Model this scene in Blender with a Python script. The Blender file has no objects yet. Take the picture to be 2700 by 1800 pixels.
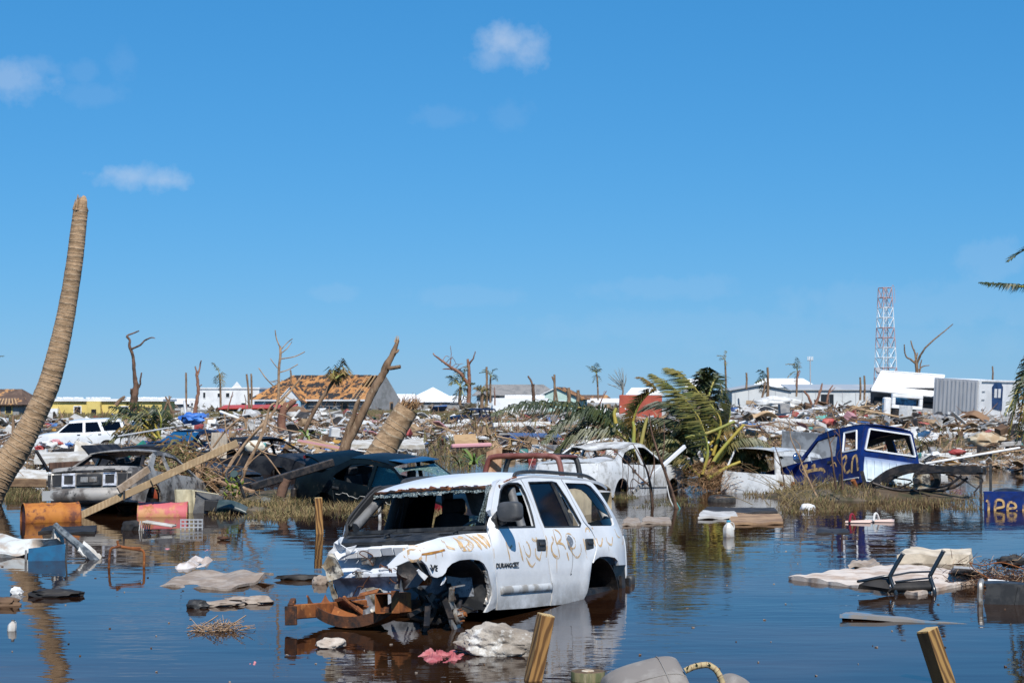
import bpy, bmesh, math, random
from mathutils import Vector, Matrix, Euler, noise, geometry
from math import radians as rad, sin, cos, pi
random.seed(11)
S = bpy.context.scene
COL = S.collection
V = Vector

# ------------------------------------------------------------------ camera
H, F = 2.03, 4500.0                      # eye height above the water, focal length in photo pixels
TILT = math.atan(162 / F)
cd = bpy.data.cameras.new('camera'); cam = bpy.data.objects.new('camera', cd); COL.objects.link(cam)
cam.location = (0, 0, H); cam.rotation_euler = (pi / 2 + TILT, 0, 0)
cd.lens = 60; cd.sensor_width = 36; cd.sensor_fit = 'HORIZONTAL'; cd.clip_start = .1; cd.clip_end = 20000
cd.dof.use_dof = True; cd.dof.focus_distance = 16.5; cd.dof.aperture_fstop = 8
S.camera = cam

# ------------------------------------------------------------------ sky, clouds, sun
SUN_EL, SUN_DIR = rad(50), V((.24, -1, 0)).normalized()
wd = bpy.data.worlds.new('World'); S.world = wd; wd.use_nodes = True
nt = wd.node_tree; N = nt.nodes; L = nt.links
for n in list(N): N.remove(n)
sky = N.new('ShaderNodeTexSky'); sky.sky_type = 'NISHITA'; sky.sun_disc = False
sky.sun_elevation = SUN_EL
sky.sun_rotation = math.atan2(SUN_DIR.x, SUN_DIR.y)
sky.altitude = 0; sky.air_density = 1.0; sky.dust_density = 0; sky.ozone_density = 10.0
# the same grading for the whole sky: a clear, deep tropical blue that pales towards the horizon
sp_ = N.new('ShaderNodeSeparateColor'); L.new(sky.outputs[0], sp_.inputs[0])
tint = N.new('ShaderNodeCombineColor')
for i, (a_, p_) in enumerate(((.395, 1.0), (.562, .58), (.82, .5))):
    pw = N.new('ShaderNodeMath'); pw.operation = 'POWER'; pw.inputs[1].default_value = p_
    sc_ = N.new('ShaderNodeMath'); sc_.operation = 'MULTIPLY'; sc_.inputs[1].default_value = .1
    ml = N.new('ShaderNodeMath'); ml.operation = 'MULTIPLY'; ml.inputs[1].default_value = a_ * 10
    L.new(sp_.outputs[i], sc_.inputs[0]); L.new(sc_.outputs[0], pw.inputs[0]); L.new(pw.outputs[0], ml.inputs[0]); L.new(ml.outputs[0], tint.inputs[i])
tc = N.new('ShaderNodeTexCoord')
def dirv(px, py):
    dx = (px - 1350) / F; dz = (900 - py) / F
    return V((dx, cos(TILT) - dz * sin(TILT), sin(TILT) + dz * cos(TILT)))
# small fair-weather clouds at infinity: ellipses on the sphere of directions broken up by noise
ns = N.new('ShaderNodeTexNoise'); ns.inputs['Scale'].default_value = 60; ns.inputs['Detail'].default_value = 9; ns.inputs['Roughness'].default_value = .62
L.new(tc.outputs['Generated'], ns.inputs['Vector'])
def mth(op, a, b=None, clamp=False):
    m = N.new('ShaderNodeMath'); m.operation = op; m.use_clamp = clamp
    for i, q in enumerate((a, b)):
        if q is None: continue
        if isinstance(q, (int, float)): m.inputs[i].default_value = q
        else: L.new(q, m.inputs[i])
    return m.outputs[0]
nz = mth('MULTIPLY', mth('SUBTRACT', ns.outputs[0], .5), 2.6)
total = None
for px, py, rx, ry, amt, soft in ((1330, 105, 85, 50, .52, 1.6), (1395, 135, 55, 42, .42, 1.5), (1300, 150, 60, 30, .25, 1.2), (345, 468, 75, 32, .42, 1.4), (430, 475, 75, 26, .42, 1.4),
                                  (35, 215, 90, 48, .3, 1.2), (110, 175, 55, 26, .13, 1.), (255, 250, 75, 30, .06, .8), (320, 160, 36, 44, .05, .8), (215, 190, 44, 26, .06, .8),
                                  (1165, 308, 75, 28, .06, .8), (1345, 300, 50, 40, .05, .8), (1750, 760, 190, 30, .07, .7), (1230, 780, 150, 26, .06, .7),
                                  (2420, 800, 340, 60, .07, .7), (2620, 690, 80, 50, .1, .7), (890, 770, 60, 22, .07, .7), (1850, 860, 420, 40, .05, .7), (2250, 900, 420, 40, .05, .7)):
    d = dirv(px, py).normalized()
    sub = N.new('ShaderNodeVectorMath'); sub.operation = 'SUBTRACT'; sub.inputs[1].default_value = d; L.new(tc.outputs['Generated'], sub.inputs[0])
    mul = N.new('ShaderNodeVectorMath'); mul.operation = 'MULTIPLY'; mul.inputs[1].default_value = (F / rx, 6, F / ry); L.new(sub.outputs[0], mul.inputs[0])
    ln = N.new('ShaderNodeVectorMath'); ln.operation = 'LENGTH'; L.new(mul.outputs[0], ln.inputs[0])
    fall = mth('MULTIPLY', mth('SUBTRACT', mth('ADD', 1.25, nz), ln.outputs['Value']), 1 / soft * 1.1, True)
    fall = mth('MULTIPLY', mth('SMOOTH_MIN', fall, 1.0), amt)
    total = fall if total is None else mth('MAXIMUM', total, fall)
cm = N.new('ShaderNodeMix'); cm.data_type = 'RGBA'; cm.inputs[7].default_value = (6.0, 6.7, 7.8, 1)
L.new(total, cm.inputs[0]); L.new(tint.outputs[0], cm.inputs[6])
bg = N.new('ShaderNodeBackground'); bg.inputs[1].default_value = .1
L.new(cm.outputs[2], bg.inputs[0])
wd.cycles.sampling_method = 'MANUAL'; wd.cycles.sample_map_resolution = 256
out = N.new('ShaderNodeOutputWorld'); L.new(bg.outputs[0], out.inputs[0])
sl = bpy.data.lights.new('sun', 'SUN'); sl.energy = 5.0; sl.angle = rad(.53); sl.color = (1, .955, .88)
so = bpy.data.objects.new('sun', sl); COL.objects.link(so)
sd = V((SUN_DIR.x * cos(SUN_EL), SUN_DIR.y * cos(SUN_EL), sin(SUN_EL)))
so.rotation_euler = (-sd).to_track_quat('-Z', 'Y').to_euler(); so.location = (20, -40, 60)
S.view_settings.view_transform = 'Standard'; S.view_settings.look = 'None'; S.view_settings.gamma = 1
S.view_settings.exposure = .12; S.view_settings.use_curve_mapping = False
S.render.engine = 'CYCLES'
S.cycles.max_bounces = 8; S.cycles.transparent_max_bounces = 12; S.cycles.glossy_bounces = 4; S.cycles.diffuse_bounces = 3
S.cycles.caustics_reflective = False; S.cycles.caustics_refractive = False

# ------------------------------------------------------------------ photo pixel -> world
def at(px, py, Y):
    d = dirv(px, py); t = Y / d.y
    return V((d.x * t, Y, H + d.z * t))
def onz(px, py, z=0.0):
    d = dirv(px, py); t = (z - H) / d.z
    return V((d.x * t, d.y * t, z))
def ppm(Y): return F / Y

# ------------------------------------------------------------------ materials
MATS = {}
def mat(name, col, rough=.65, metal=0., col2=None, scale=4., thr=(.42, .6), col3=None, scale3=9., thr3=(.55, .68), bump=0., bscale=40.,
        coat=0., stretch=(1, 1, 1), spec=.4, var=.0, wave=None, trans=0., alpha=None, detail=6., zband=None):
    if name in MATS: return MATS[name]
    m = bpy.data.materials.new(name); m.use_nodes = True; MATS[name] = m
    t = m.node_tree; N = t.nodes; L = t.links; b = N['Principled BSDF']
    def c4(c): return (c[0], c[1], c[2], 1)
    b.inputs['Roughness'].default_value = rough; b.inputs['Metallic'].default_value = metal
    b.inputs['Specular IOR Level'].default_value = spec
    if coat: b.inputs['Coat Weight'].default_value = coat; b.inputs['Coat Roughness'].default_value = .08
    if trans: b.inputs['Transmission Weight'].default_value = trans
    tc = N.new('ShaderNodeTexCoord'); oi = N.new('ShaderNodeObjectInfo')
    off = N.new('ShaderNodeVectorMath'); off.operation = 'MULTIPLY_ADD'
    cmb = N.new('ShaderNodeCombineXYZ')
    for i in range(3): L.new(oi.outputs['Random'], cmb.inputs[i])
    L.new(cmb.outputs[0], off.inputs[0]); off.inputs[1].default_value = (37, 53, 71)
    mp = N.new('ShaderNodeMapping'); mp.inputs['Scale'].default_value = stretch
    L.new(tc.outputs['Object'], mp.inputs['Vector']); L.new(mp.outputs[0], off.inputs[2])
    vec = off.outputs[0]
    def nz(sc, det=detail, ro=.6):
        n = N.new('ShaderNodeTexNoise'); n.inputs['Scale'].default_value = sc; n.inputs['Detail'].default_value = det; n.inputs['Roughness'].default_value = ro
        L.new(vec, n.inputs['Vector']); return n.outputs[0]
    def ramp(src, a, bb):
        r = N.new('ShaderNodeMapRange'); r.inputs[1].default_value = a; r.inputs[2].default_value = bb; r.clamp = True; r.interpolation_type = 'SMOOTHSTEP'
        L.new(src, r.inputs[0]); return r.outputs[0]
    def mix(fac, a, bcol, mode='MIX'):
        x = N.new('ShaderNodeMix'); x.data_type = 'RGBA'; x.blend_type = mode
        if isinstance(fac, float): x.inputs[0].default_value = fac
        else: L.new(fac, x.inputs[0])
        if isinstance(a, tuple): x.inputs[6].default_value = a
        else: L.new(a, x.inputs[6])
        if isinstance(bcol, tuple): x.inputs[7].default_value = bcol
        else: L.new(bcol, x.inputs[7])
        return x.outputs[2]
    cur = c4(col)
    if wave:                                   # growth rings / wood grain
        w = N.new('ShaderNodeTexWave'); w.wave_type = 'BANDS'; w.bands_direction = wave[0]; w.inputs['Scale'].default_value = wave[1]
        w.inputs['Distortion'].default_value = wave[2]; w.inputs['Detail'].default_value = 3; w.inputs['Detail Scale'].default_value = 1.4
        L.new(vec, w.inputs['Vector']); cur = mix(ramp(w.outputs[1], .15, .9), cur, c4(wave[3]))
    if col2: cur = mix(ramp(nz(scale), *thr), cur, c4(col2))
    if col3:
        f3 = ramp(nz(scale3, 8, .7), *thr3)
        if zband:                              # only below / above a local height (mud and waterline stains)
            sx = N.new('ShaderNodeSeparateXYZ'); L.new(tc.outputs['Object'], sx.inputs[0])
            mr = N.new('ShaderNodeMapRange'); mr.inputs[1].default_value = zband[0]; mr.inputs[2].default_value = zband[1]; mr.clamp = True
            L.new(sx.outputs[2], mr.inputs[0])
            mm = N.new('ShaderNodeMath'); mm.operation = 'MULTIPLY'; mm.use_clamp = True
            L.new(mr.outputs[0], mm.inputs[0]); L.new(f3, mm.inputs[1]); f3 = mm.outputs[0]
        cur = mix(f3, cur, c4(col3))
    if var:
        hs = N.new('ShaderNodeHueSaturation'); L.new(cur, hs.inputs['Color']) if not isinstance(cur, tuple) else setattr(hs.inputs['Color'], 'default_value', cur)
        mr = N.new('ShaderNodeMapRange'); mr.inputs[3].default_value = 1 - var; mr.inputs[4].default_value = 1 + var; L.new(oi.outputs['Random'], mr.inputs[0])
        L.new(mr.outputs[0], hs.inputs['Value']); cur = hs.outputs[0]
    if isinstance(cur, tuple): b.inputs['Base Color'].default_value = cur
    else: L.new(cur, b.inputs['Base Color'])
    if bump:
        bp = N.new('ShaderNodeBump'); bp.inputs['Strength'].default_value = 1; bp.inputs['Distance'].default_value = bump
        L.new(nz(bscale), bp.inputs['Height']); L.new(bp.outputs[0], b.inputs['Normal'])
        if coat: L.new(bp.outputs[0], b.inputs['Coat Normal'])
    if alpha is not None:
        a = ramp(nz(alpha[0], 5), alpha[1], alpha[2]); L.new(a, b.inputs['Alpha'])
    return m

# ------------------------------------------------------------------ objects
def link(name, me, m=None, parent=None):
    o = bpy.data.objects.new(name, me); COL.objects.link(o)
    if m is not None and me is not None:
        for q in (m if isinstance(m, (list, tuple)) else [m]): me.materials.append(q)
    if parent is not None: o.parent = parent
    return o
def tag(o, label=None, cat=None, group=None, kind=None):
    if label: o['label'] = label
    if cat: o['category'] = cat
    if group: o['group'] = group
    if kind: o['kind'] = kind
    return o
def thing(name, label, cat, loc=(0, 0, 0), rot=(0, 0, 0), group=None):
    o = bpy.data.objects.new(name, None); COL.objects.link(o); o.empty_display_size = .2
    o.location = loc; o.rotation_euler = rot
    return tag(o, label, cat, group)
def dup(root, loc=None, rot=None, scale=None, label=None, group=None, kids=True):
    r = root.copy(); COL.objects.link(r)
    if loc is not None: r.location = loc
    if rot is not None: r.rotation_euler = rot
    if scale is not None: r.scale = scale if not isinstance(scale, (int, float)) else (scale,) * 3
    if label: r['label'] = label
    if group: r['group'] = group
    if kids:
        for ch in list(root.children):
            c = ch.copy(); COL.objects.link(c); c.parent = r
            for g in ch.children:
                d = g.copy(); COL.objects.link(d); d.parent = c
    return r
def basis(d, up=V((0, 0, 1))):
    d = d.normalized()
    s = d.cross(up)
    if s.length < 1e-4: s = d.cross(V((0, 1, 0)))
    s.normalize(); return s, s.cross(d).normalized()

class MB:
    def __init__(self): self.v = []; self.f = []; self.mi = []
    def add(self, vs, fs, M4=None, mi=0):
        k = len(self.v)
        self.v += [(M4 @ V(p)) if M4 else V(p) for p in vs]
        self.f += [tuple(i + k for i in q) for q in fs]; self.mi += [mi] * len(fs)
        return self
    def box(self, c, s, rot=None, jit=0., mi=0):
        hx, hy, hz = s[0] / 2, s[1] / 2, s[2] / 2
        vs = [V((x + random.uniform(-jit, jit), y + random.uniform(-jit, jit), z + random.uniform(-jit, jit))) for z in (-hz, hz) for x, y in ((-hx, -hy), (hx, -hy), (hx, hy), (-hx, hy))]
        if rot is not None:
            R = Euler(rot).to_matrix() if not isinstance(rot, Matrix) else rot
            vs = [R @ p for p in vs]
        return self.add([p + V(c) for p in vs], [(3, 2, 1, 0), (4, 5, 6, 7), (0, 1, 5, 4), (1, 2, 6, 5), (2, 3, 7, 6), (3, 0, 4, 7)], mi=mi)
    def beam(self, a, b, w, h, up=V((0, 0, 1)), mi=0, w2=None, h2=None):
        a, b = V(a), V(b); s, u = basis(b - a, up); w2 = w if w2 is None else w2; h2 = h if h2 is None else h2
        vs = [p + s * (x * ww / 2) + u * (z * hh / 2) for p, ww, hh in ((a, w, h), (b, w2, h2)) for x, z in ((-1, -1), (1, -1), (1, 1), (-1, 1))]
        return self.add(vs, [(0, 1, 2, 3), (7, 6, 5, 4), (0, 4, 5, 1), (1, 5, 6, 2), (2, 6, 7, 3), (3, 7, 4, 0)], mi=mi)
    def tube(self, pts, rads, n=8, cap=True, mi=0, jag=0.):
        pts = [V(p) for p in pts]
        if isinstance(rads, (int, float)): rads = [rads] * len(pts)
        k = len(self.v); m = len(pts); u0 = None
        for i, p in enumerate(pts):
            d = (pts[min(i + 1, m - 1)] - pts[max(i - 1, 0)])
            if d.length < 1e-6: d = V((0, 0, 1))
            d.normalize()
            if u0 is None: s, u = basis(d)
            else:
                u = (u0 - d * u0.dot(d))
                u = u.normalized() if u.length > 1e-5 else basis(d)[1]
                s = d.cross(u)
            u0 = u
            for j in range(n):
                a = 2 * pi * j / n; rr = rads[i] * (1 + (random.uniform(-jag, jag) if jag else 0))
                self.v.append(p + s * (cos(a) * rr) + u * (sin(a) * rr))
        for i in range(m - 1):
            for j in range(n):
                self.f.append((k + i * n + j, k + i * n + (j + 1) % n, k + (i + 1) * n + (j + 1) % n, k + (i + 1) * n + j)); self.mi.append(mi)
        if cap:
            self.f.append(tuple(k + j for j in range(n - 1, -1, -1))); self.mi.append(mi)
            self.f.append(tuple(k + (m - 1) * n + j for j in range(n))); self.mi.append(mi)
        return self
    def lathe(self, prof, n=20, M4=None, mi=0):       # prof: (r, z)
        vs = []; fs = []
        for r, z in prof:
            for j in range(n): a = 2 * pi * j / n; vs.append(V((r * cos(a), r * sin(a), z)))
        for i in range(len(prof) - 1):
            for j in range(n): fs.append((i * n + j, i * n + (j + 1) % n, (i + 1) * n + (j + 1) % n, (i + 1) * n + j))
        return self.add(vs, fs, M4, mi)
    def grid(self, fn, nu, nv, mi=0, thick=0., wrap=False):
        vs = [V(fn(i / nu, j / nv)) for j in range(nv + 1) for i in range(nu + 1)]
        q = lambda i, j: j * (nu + 1) + i
        fs = [(q(i, j), q(i + 1, j), q(i + 1, j + 1), q(i, j + 1)) for j in range(nv) for i in range(nu)]
        if thick:
            n0 = len(vs); nr = [V() for _ in vs]
            for f in fs:
                nn = (vs[f[1]] - vs[f[0]]).cross(vs[f[3]] - vs[f[0]])
                for x in f: nr[x] += nn
            vs += [p - (nr[i].normalized() * thick) for i, p in enumerate(vs)]
            fs += [tuple(x + n0 for x in reversed(f)) for f in fs[:]]
            for i in range(nu):
                fs.append((q(i + 1, 0), q(i, 0), q(i, 0) + n0, q(i + 1, 0) + n0)); fs.append((q(i, nv), q(i + 1, nv), q(i + 1, nv) + n0, q(i, nv) + n0))
            for j in range(nv):
                fs.append((q(0, j), q(0, j + 1), q(0, j + 1) + n0, q(0, j) + n0)); fs.append((q(nu, j + 1), q(nu, j), q(nu, j) + n0, q(nu, j + 1) + n0))
        return self.add(vs, fs, mi=mi)
    def prism(self, poly, h, M4=None, mi=0):           # poly in xy, extruded along +z
        n = len(poly)
        vs = [V((p[0], p[1], 0)) for p in poly] + [V((p[0], p[1], h)) for p in poly]
        fs = [tuple(range(n - 1, -1, -1)), tuple(range(n, 2 * n))] + [(i, (i + 1) % n, n + (i + 1) % n, n + i) for i in range(n)]
        return self.add(vs, fs, M4, mi)
    def mesh(self, name, smooth=None, bevel=0.):
        me = bpy.data.meshes.new(name); me.from_pydata([tuple(p) for p in self.v], [], self.f)
        if any(self.mi): me.polygons.foreach_set('material_index', self.mi)
        if bevel:
            bm = bmesh.new(); bm.from_mesh(me)
            es = [e for e in bm.edges if len(e.link_faces) == 2 and e.calc_face_angle(0) > .6]
            bmesh.ops.bevel(bm, geom=es, offset=bevel, segments=1, affect='EDGES', clamp_overlap=True); bm.to_mesh(me); bm.free()
        if smooth is not None:
            me.polygons.foreach_set('use_smooth', [True] * len(me.polygons))
            me.set_sharp_from_angle(angle=rad(smooth))
        me.update(); return me
    def build(self, name, m, parent=None, smooth=None, bevel=0.): return link(name, self.mesh(name, smooth, bevel), m, parent)
def rock(r, seed, squash=(1, 1, .7), rough=.35, sub=3, freq=1.3):
    bm = bmesh.new(); bmesh.ops.create_icosphere(bm, subdivisions=sub, radius=1)
    for v in bm.verts:
        p = v.co.copy()
        d = noise.noise(p * freq + V((seed * 7.1, 0, 0))) * rough + noise.noise(p * freq * 2.7 + V((0, seed * 3.3, 0))) * rough * .5 + noise.noise(p * freq * 7 + V((0, 0, seed))) * rough * .18
        v.co = V((p.x * squash[0], p.y * squash[1], p.z * squash[2])) * r * (1 + d)
    me = bpy.data.meshes.new('rock'); bm.to_mesh(me); bm.free()
    me.polygons.foreach_set('use_smooth', [True] * len(me.polygons)); me.set_sharp_from_angle(angle=rad(40))
    return me
def inpoly(x, y, P):
    c = False; j = len(P) - 1
    for i in range(len(P)):
        if (P[i][1] > y) != (P[j][1] > y) and x < (P[j][0] - P[i][0]) * (y - P[i][1]) / (P[j][1] - P[i][1]) + P[i][0]: c = not c
        j = i
    return c
def dens(P, r):
    o = []
    for i in range(len(P)):
        a, b = V(P[i]), V(P[(i + 1) % len(P)]); n = max(1, int((b - a).length / r))
        o += [a.lerp(b, k / n) for k in range(n)]
    return o
def tri2d(outline, holes, r):
    vs = []; es = []
    loops = [dens(outline, r)] + [dens(h, r) for h in holes]
    for lp in loops:
        k = len(vs); n = len(lp); vs += [V((p[0], p[1])) for p in lp]; es += [(k + i, k + (i + 1) % n) for i in range(n)]
    xs = [p[0] for p in loops[0]]; ys = [p[1] for p in loops[0]]; nb = len(vs)
    bnd = [p for p in vs]
    x = min(xs) + r * .6; row = 0
    while x < max(xs):
        y = min(ys) + r * (.6 if row % 2 else .2)
        while y < max(ys):
            if inpoly(x, y, loops[0]) and not any(inpoly(x, y, h) for h in loops[1:]) and min((q.x - x) ** 2 + (q.y - y) ** 2 for q in bnd) > (r * .55) ** 2: vs.append(V((x, y)))
            y += r
        x += r * .9; row += 1
    ov, oe, of, _, _, _ = geometry.delaunay_2d_cdt(vs, es, [], 0, 1e-6)
    tr = []
    for f in of:
        cx = sum(ov[i].x for i in f) / len(f); cy = sum(ov[i].y for i in f) / len(f)
        if inpoly(cx, cy, loops[0]) and not any(inpoly(cx, cy, h) for h in loops[1:]): tr.append(tuple(f))
    return ov, tr
def sheet(name, outline, holes, fn, thick, m, parent=None, r=.09, flip=False, wall=0):
    """a curved sheet-metal panel: 2-D outline with holes, mapped by fn to 3-D, given thickness; slot 0 outside, slot 1 inside"""
    ov, tr = tri2d(outline, holes, r)
    P = [V(fn(p.x, p.y)) for p in ov]; e = .01; NR = []
    for p, q in zip(ov, P):
        n = (V(fn(p.x + e, p.y)) - q).cross(V(fn(p.x, p.y + e)) - q)
        n = n.normalized() if n.length > 1e-9 else V((0, 0, 1))
        NR.append(-n if flip else n)
    b = MB(); n = len(P)
    b.v = P + [p - q * thick for p, q in zip(P, NR)]
    cnt = {}
    for t in tr:
        a, bb, c = (t[0], t[1], t[2]) if not flip else (t[2], t[1], t[0])
        area = (ov[t[1]] - ov[t[0]]).cross(ov[t[2]] - ov[t[0]])
        if area < 0: a, c = c, a
        b.f.append((a, bb, c)); b.mi.append(0); b.f.append((c + n, bb + n, a + n)); b.mi.append(1)
        for u, v in ((a, bb), (bb, c), (c, a)): cnt[(u, v)] = 1
    for (u, v) in cnt:
        if (v, u) not in cnt: b.f.append((v, u, u + n, v + n)); b.mi.append(wall)
    me = b.mesh(name, 38)
    return link(name, me, m if isinstance(m, (list, tuple)) else [m, m], parent)
def text_mesh(name, s, size, m, parent, ext=.002, bold=0.):
    c = bpy.data.curves.new(name, 'FONT'); c.body = s; c.size = size; c.extrude = ext; c.offset = bold; c.align_x = 'CENTER'; c.align_y = 'CENTER'
    o = bpy.data.objects.new(name, c); COL.objects.link(o)
    bpy.context.view_layer.update()
    me = bpy.data.meshes.new_from_object(o.evaluated_get(bpy.context.evaluated_depsgraph_get()))
    bpy.data.objects.remove(o); bpy.data.curves.remove(c)
    return link(name, me, m, parent)
def smoothpts(P, n=5):
    P = [V(p) for p in P]; o = []
    for i in range(len(P) - 1):
        p0, p1, p2, p3 = P[max(i - 1, 0)], P[i], P[i + 1], P[min(i + 2, len(P) - 1)]
        for k in range(n):
            t = k / n
            o.append(.5 * ((2 * p1) + (p2 - p0) * t + (2 * p0 - 5 * p1 + 4 * p2 - p3) * t * t + (3 * p1 - p0 - 3 * p2 + p3) * t ** 3))
    o.append(P[-1]); return o
# ================================================================== setting: ground, water
def gauss(x, y, cx, cy, rx, ry): return math.exp(-((x - cx) / rx) ** 2 - ((y - cy) / ry) ** 2)
ISL = []
for px, py, rx, ry, h in ((760, 1315, 2.6, 1.6, .55), (1010, 1300, 2.2, 3.0, .5), (2250, 1310, 3.6, 2.2, .6), (1900, 1270, 4.0, 4.0, .5), (2080, 1290, 3, 3, .5), (250, 1310, 3.2, 3.0, .3), (520, 1300, 2.4, 3.5, .5),
                          (150, 1220, 8, 9, .6), (430, 1190, 7, 10, .6), (1650, 1260, 3.2, 3.5, .36), (1380, 1255, 3.4, 4, .45), (2500, 1215, 5, 7, .55), (2350, 1180, 8, 9, .6), (640, 1345, 2.2, .9, .42)):
    c = onz(px, py); ISL.append((c.x, c.y, rx, ry, h))
def ground_z(x, y):
    z = -.48 + .14 * noise.noise(V((x * .12, y * .12, 1)))
    s = 0
    for i in ISL: s = max(s, i[4] * gauss(x, y, *i[:4]) * 1.25)
    z += s
    if y > 52:
        t = min(1, (y - 52) / 45); t = t * t * (3 - 2 * t)
        z = z * (1 - t) + t * (.22 + .45 * noise.noise(V((x * .035, y * .03, 5))) + max(0, min(1, (x - 10) / 30)) * max(0, min(1, (y - 70) / 40)) * .5)
    if y < 14.2: z += min(1, (14.2 - y) / 3) * .05
    if y > 400: z = z * .3 + .2
    return z
def axis(stops):
    o = []
    for a, b, n in stops: o += [a + (b - a) * i / n for i in range(n)]
    return o + [stops[-1][1]]
gx = axis(((-4000, -300, 8), (-300, -40, 26), (-40, 40, 110), (40, 300, 26), (300, 4000, 8)))
gy = axis(((-400, 0, 4), (0, 20, 20), (20, 60, 90), (60, 160, 70), (160, 400, 30), (400, 9000, 12)))
b = MB()
for y in gy:
    for x in gx: b.v.append(V((x, y, ground_z(x, y))))
nx = len(gx)
for j in range(len(gy) - 1):
    for i in range(nx - 1): b.f.append((j * nx + i, j * nx + i + 1, (j + 1) * nx + i + 1, (j + 1) * nx + i)); b.mi.append(0)
M_GROUND = mat('ground_mud', (.085, .055, .032), .95, col2=(.15, .12, .085), scale=.5, col3=(.05, .045, .02), scale3=2.5, thr3=(.45, .6), bump=.03, bscale=5)
tag(b.build('ground', M_GROUND, smooth=60), 'brown mud ground under the flood and the debris', kind='structure')

wm = bpy.data.materials.new('flood_water'); wm.use_nodes = True
t = wm.node_tree; N = t.nodes; L = t.links
for n in list(N): N.remove(n)
geo = N.new('ShaderNodeNewGeometry')
def wnoise(sx, sy, det, off=0, ro=.5):
    mp = N.new('ShaderNodeMapping'); mp.inputs['Scale'].default_value = (sx, sy, 1); mp.inputs['Location'].default_value = (off, off * .7, off); mp.inputs['Rotation'].default_value = (0, 0, .10)
    L.new(geo.outputs['Position'], mp.inputs['Vector'])
    n = N.new('ShaderNodeTexNoise'); n.inputs['Scale'].default_value = 1; n.inputs['Detail'].default_value = det; n.inputs['Roughness'].default_value = ro
    L.new(mp.outputs[0], n.inputs['Vector']); return n.outputs[0]
def wm_(op, a, b_):
    m = N.new('ShaderNodeMath'); m.operation = op
    for i, q in enumerate((a, b_)):
        if isinstance(q, (int, float)): m.inputs[i].default_value = q
        else: L.new(q, m.inputs[i])
    return m.outputs[0]
patch = N.new('ShaderNodeMapRange'); patch.inputs[1].default_value = .42; patch.inputs[2].default_value = .66; patch.inputs[3].default_value = .22; patch.inputs[4].default_value = 1.
L.new(wnoise(.16, .11, 2, 3.7), patch.inputs[0])
small = wm_('MULTIPLY', wnoise(2.6, 7.5, 2, 9), patch.outputs[0])
hgt = wm_('ADD', wm_('MULTIPLY', wnoise(.55, 1.5, 2, 2), 1.6), small)
bp = N.new('ShaderNodeBump'); bp.inputs['Strength'].default_value = 1; bp.inputs['Distance'].default_value = .0040
L.new(hgt, bp.inputs['Height'])
fr = N.new('ShaderNodeFresnel'); fr.inputs['IOR'].default_value = 1.57; L.new(bp.outputs[0], fr.inputs['Normal'])
gl = N.new('ShaderNodeBsdfGlossy'); gl.inputs['Roughness'].default_value = .015; L.new(bp.outputs[0], gl.inputs['Normal'])
tr = N.new('ShaderNodeBsdfTransparent'); tr.inputs[0].default_value = (.50, .27, .14, 1)
df = N.new('ShaderNodeBsdfDiffuse')
silt = N.new('ShaderNodeMix'); silt.data_type = 'RGBA'; silt.inputs[6].default_value = (.030, .012, .006, 1); silt.inputs[7].default_value = (.105, .052, .024, 1)
sr = N.new('ShaderNodeMapRange'); sr.inputs[1].default_value = .42; sr.inputs[2].default_value = .68; L.new(wnoise(.22, .30, 4, 5.1, .6), sr.inputs[0]); L.new(sr.outputs[0], silt.inputs[0]); L.new(silt.outputs[2], df.inputs[0])
m1 = N.new('ShaderNodeMixShader'); m1.inputs[0].default_value = .62; L.new(tr.outputs[0], m1.inputs[1]); L.new(df.outputs[0], m1.inputs[2])
m2 = N.new('ShaderNodeMixShader'); L.new(fr.outputs[0], m2.inputs[0]); L.new(m1.outputs[0], m2.inputs[1]); L.new(gl.outputs[0], m2.inputs[2])
o_ = N.new('ShaderNodeOutputMaterial'); L.new(m2.outputs[0], o_.inputs[0])
b = MB(); b.add([(-600, -100, 0), (600, -100, 0), (600, 700, 0), (-600, 700, 0)], [(0, 1, 2, 3)])
tag(b.build('water', wm), 'still brown flood water mirroring the blue sky', kind='structure')
# ================================================================== the white wrecked SUV in the foreground
SV = Matrix.Translation((.111, 18.403, -.548)) @ Euler((.073, -.067, -2.031)).to_matrix().to_4x4()
SVI = SV.inverted()
def lp(px, py, ax, val):                       # photo pixel -> point in the SUV's own frame, on the plane axis = val
    o = SVI @ V((0, 0, H)); d = SVI.to_3x3() @ dirv(px, py)
    return o + d * ((val - o[ax]) / d[ax])
def SW(x, z):                                  # half width of the body
    y = .895
    if z < .75: y -= .10 * (.75 - z) ** 1.5
    if z > .95:
        y -= .05 * (min(z - .95, .25) / .25) ** 2
        if z > 1.2: y -= .33 * (z - 1.2)
    if z > .98 and x > 2.22: y -= .25 * ((z - .98) / .2) ** 2 * min(1, (x - 2.22) / .3)
    if x < -.4: y -= .12 * ((-.4 - x) / .7) ** 2
    if x > 3.2: y -= .15 * ((x - 3.2) / .6) ** 2
    for cx in (2.9, -.2):                      # wheel-arch flares
        r = math.hypot(x - cx, z - .5)
        if .38 < r < .6 and z > .5: y += .018 * sin((r - .38) / .22 * pi)
    if .69 < z < .73 and -.1 < x < 2.4: y -= .012
    return y
def sxz(px, py):
    y = .88
    for i in range(6):
        q = lp(px, py, 1, y); y = .5 * y + .5 * SW(q.x, q.z)
    q = lp(px, py, 1, y); return (q.x, q.z)
k1 = lambda *P: [sxz(1280 + u / 3.733, 1230 + v / 3.733) for u, v in P]
k2 = lambda *P: [sxz(840 + u / 4.9, 1230 + v / 4.9) for u, v in P]
k3 = lambda *P: [sxz(760 + u / 4.055, 1430 + v / 4.055) for u, v in P]
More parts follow.
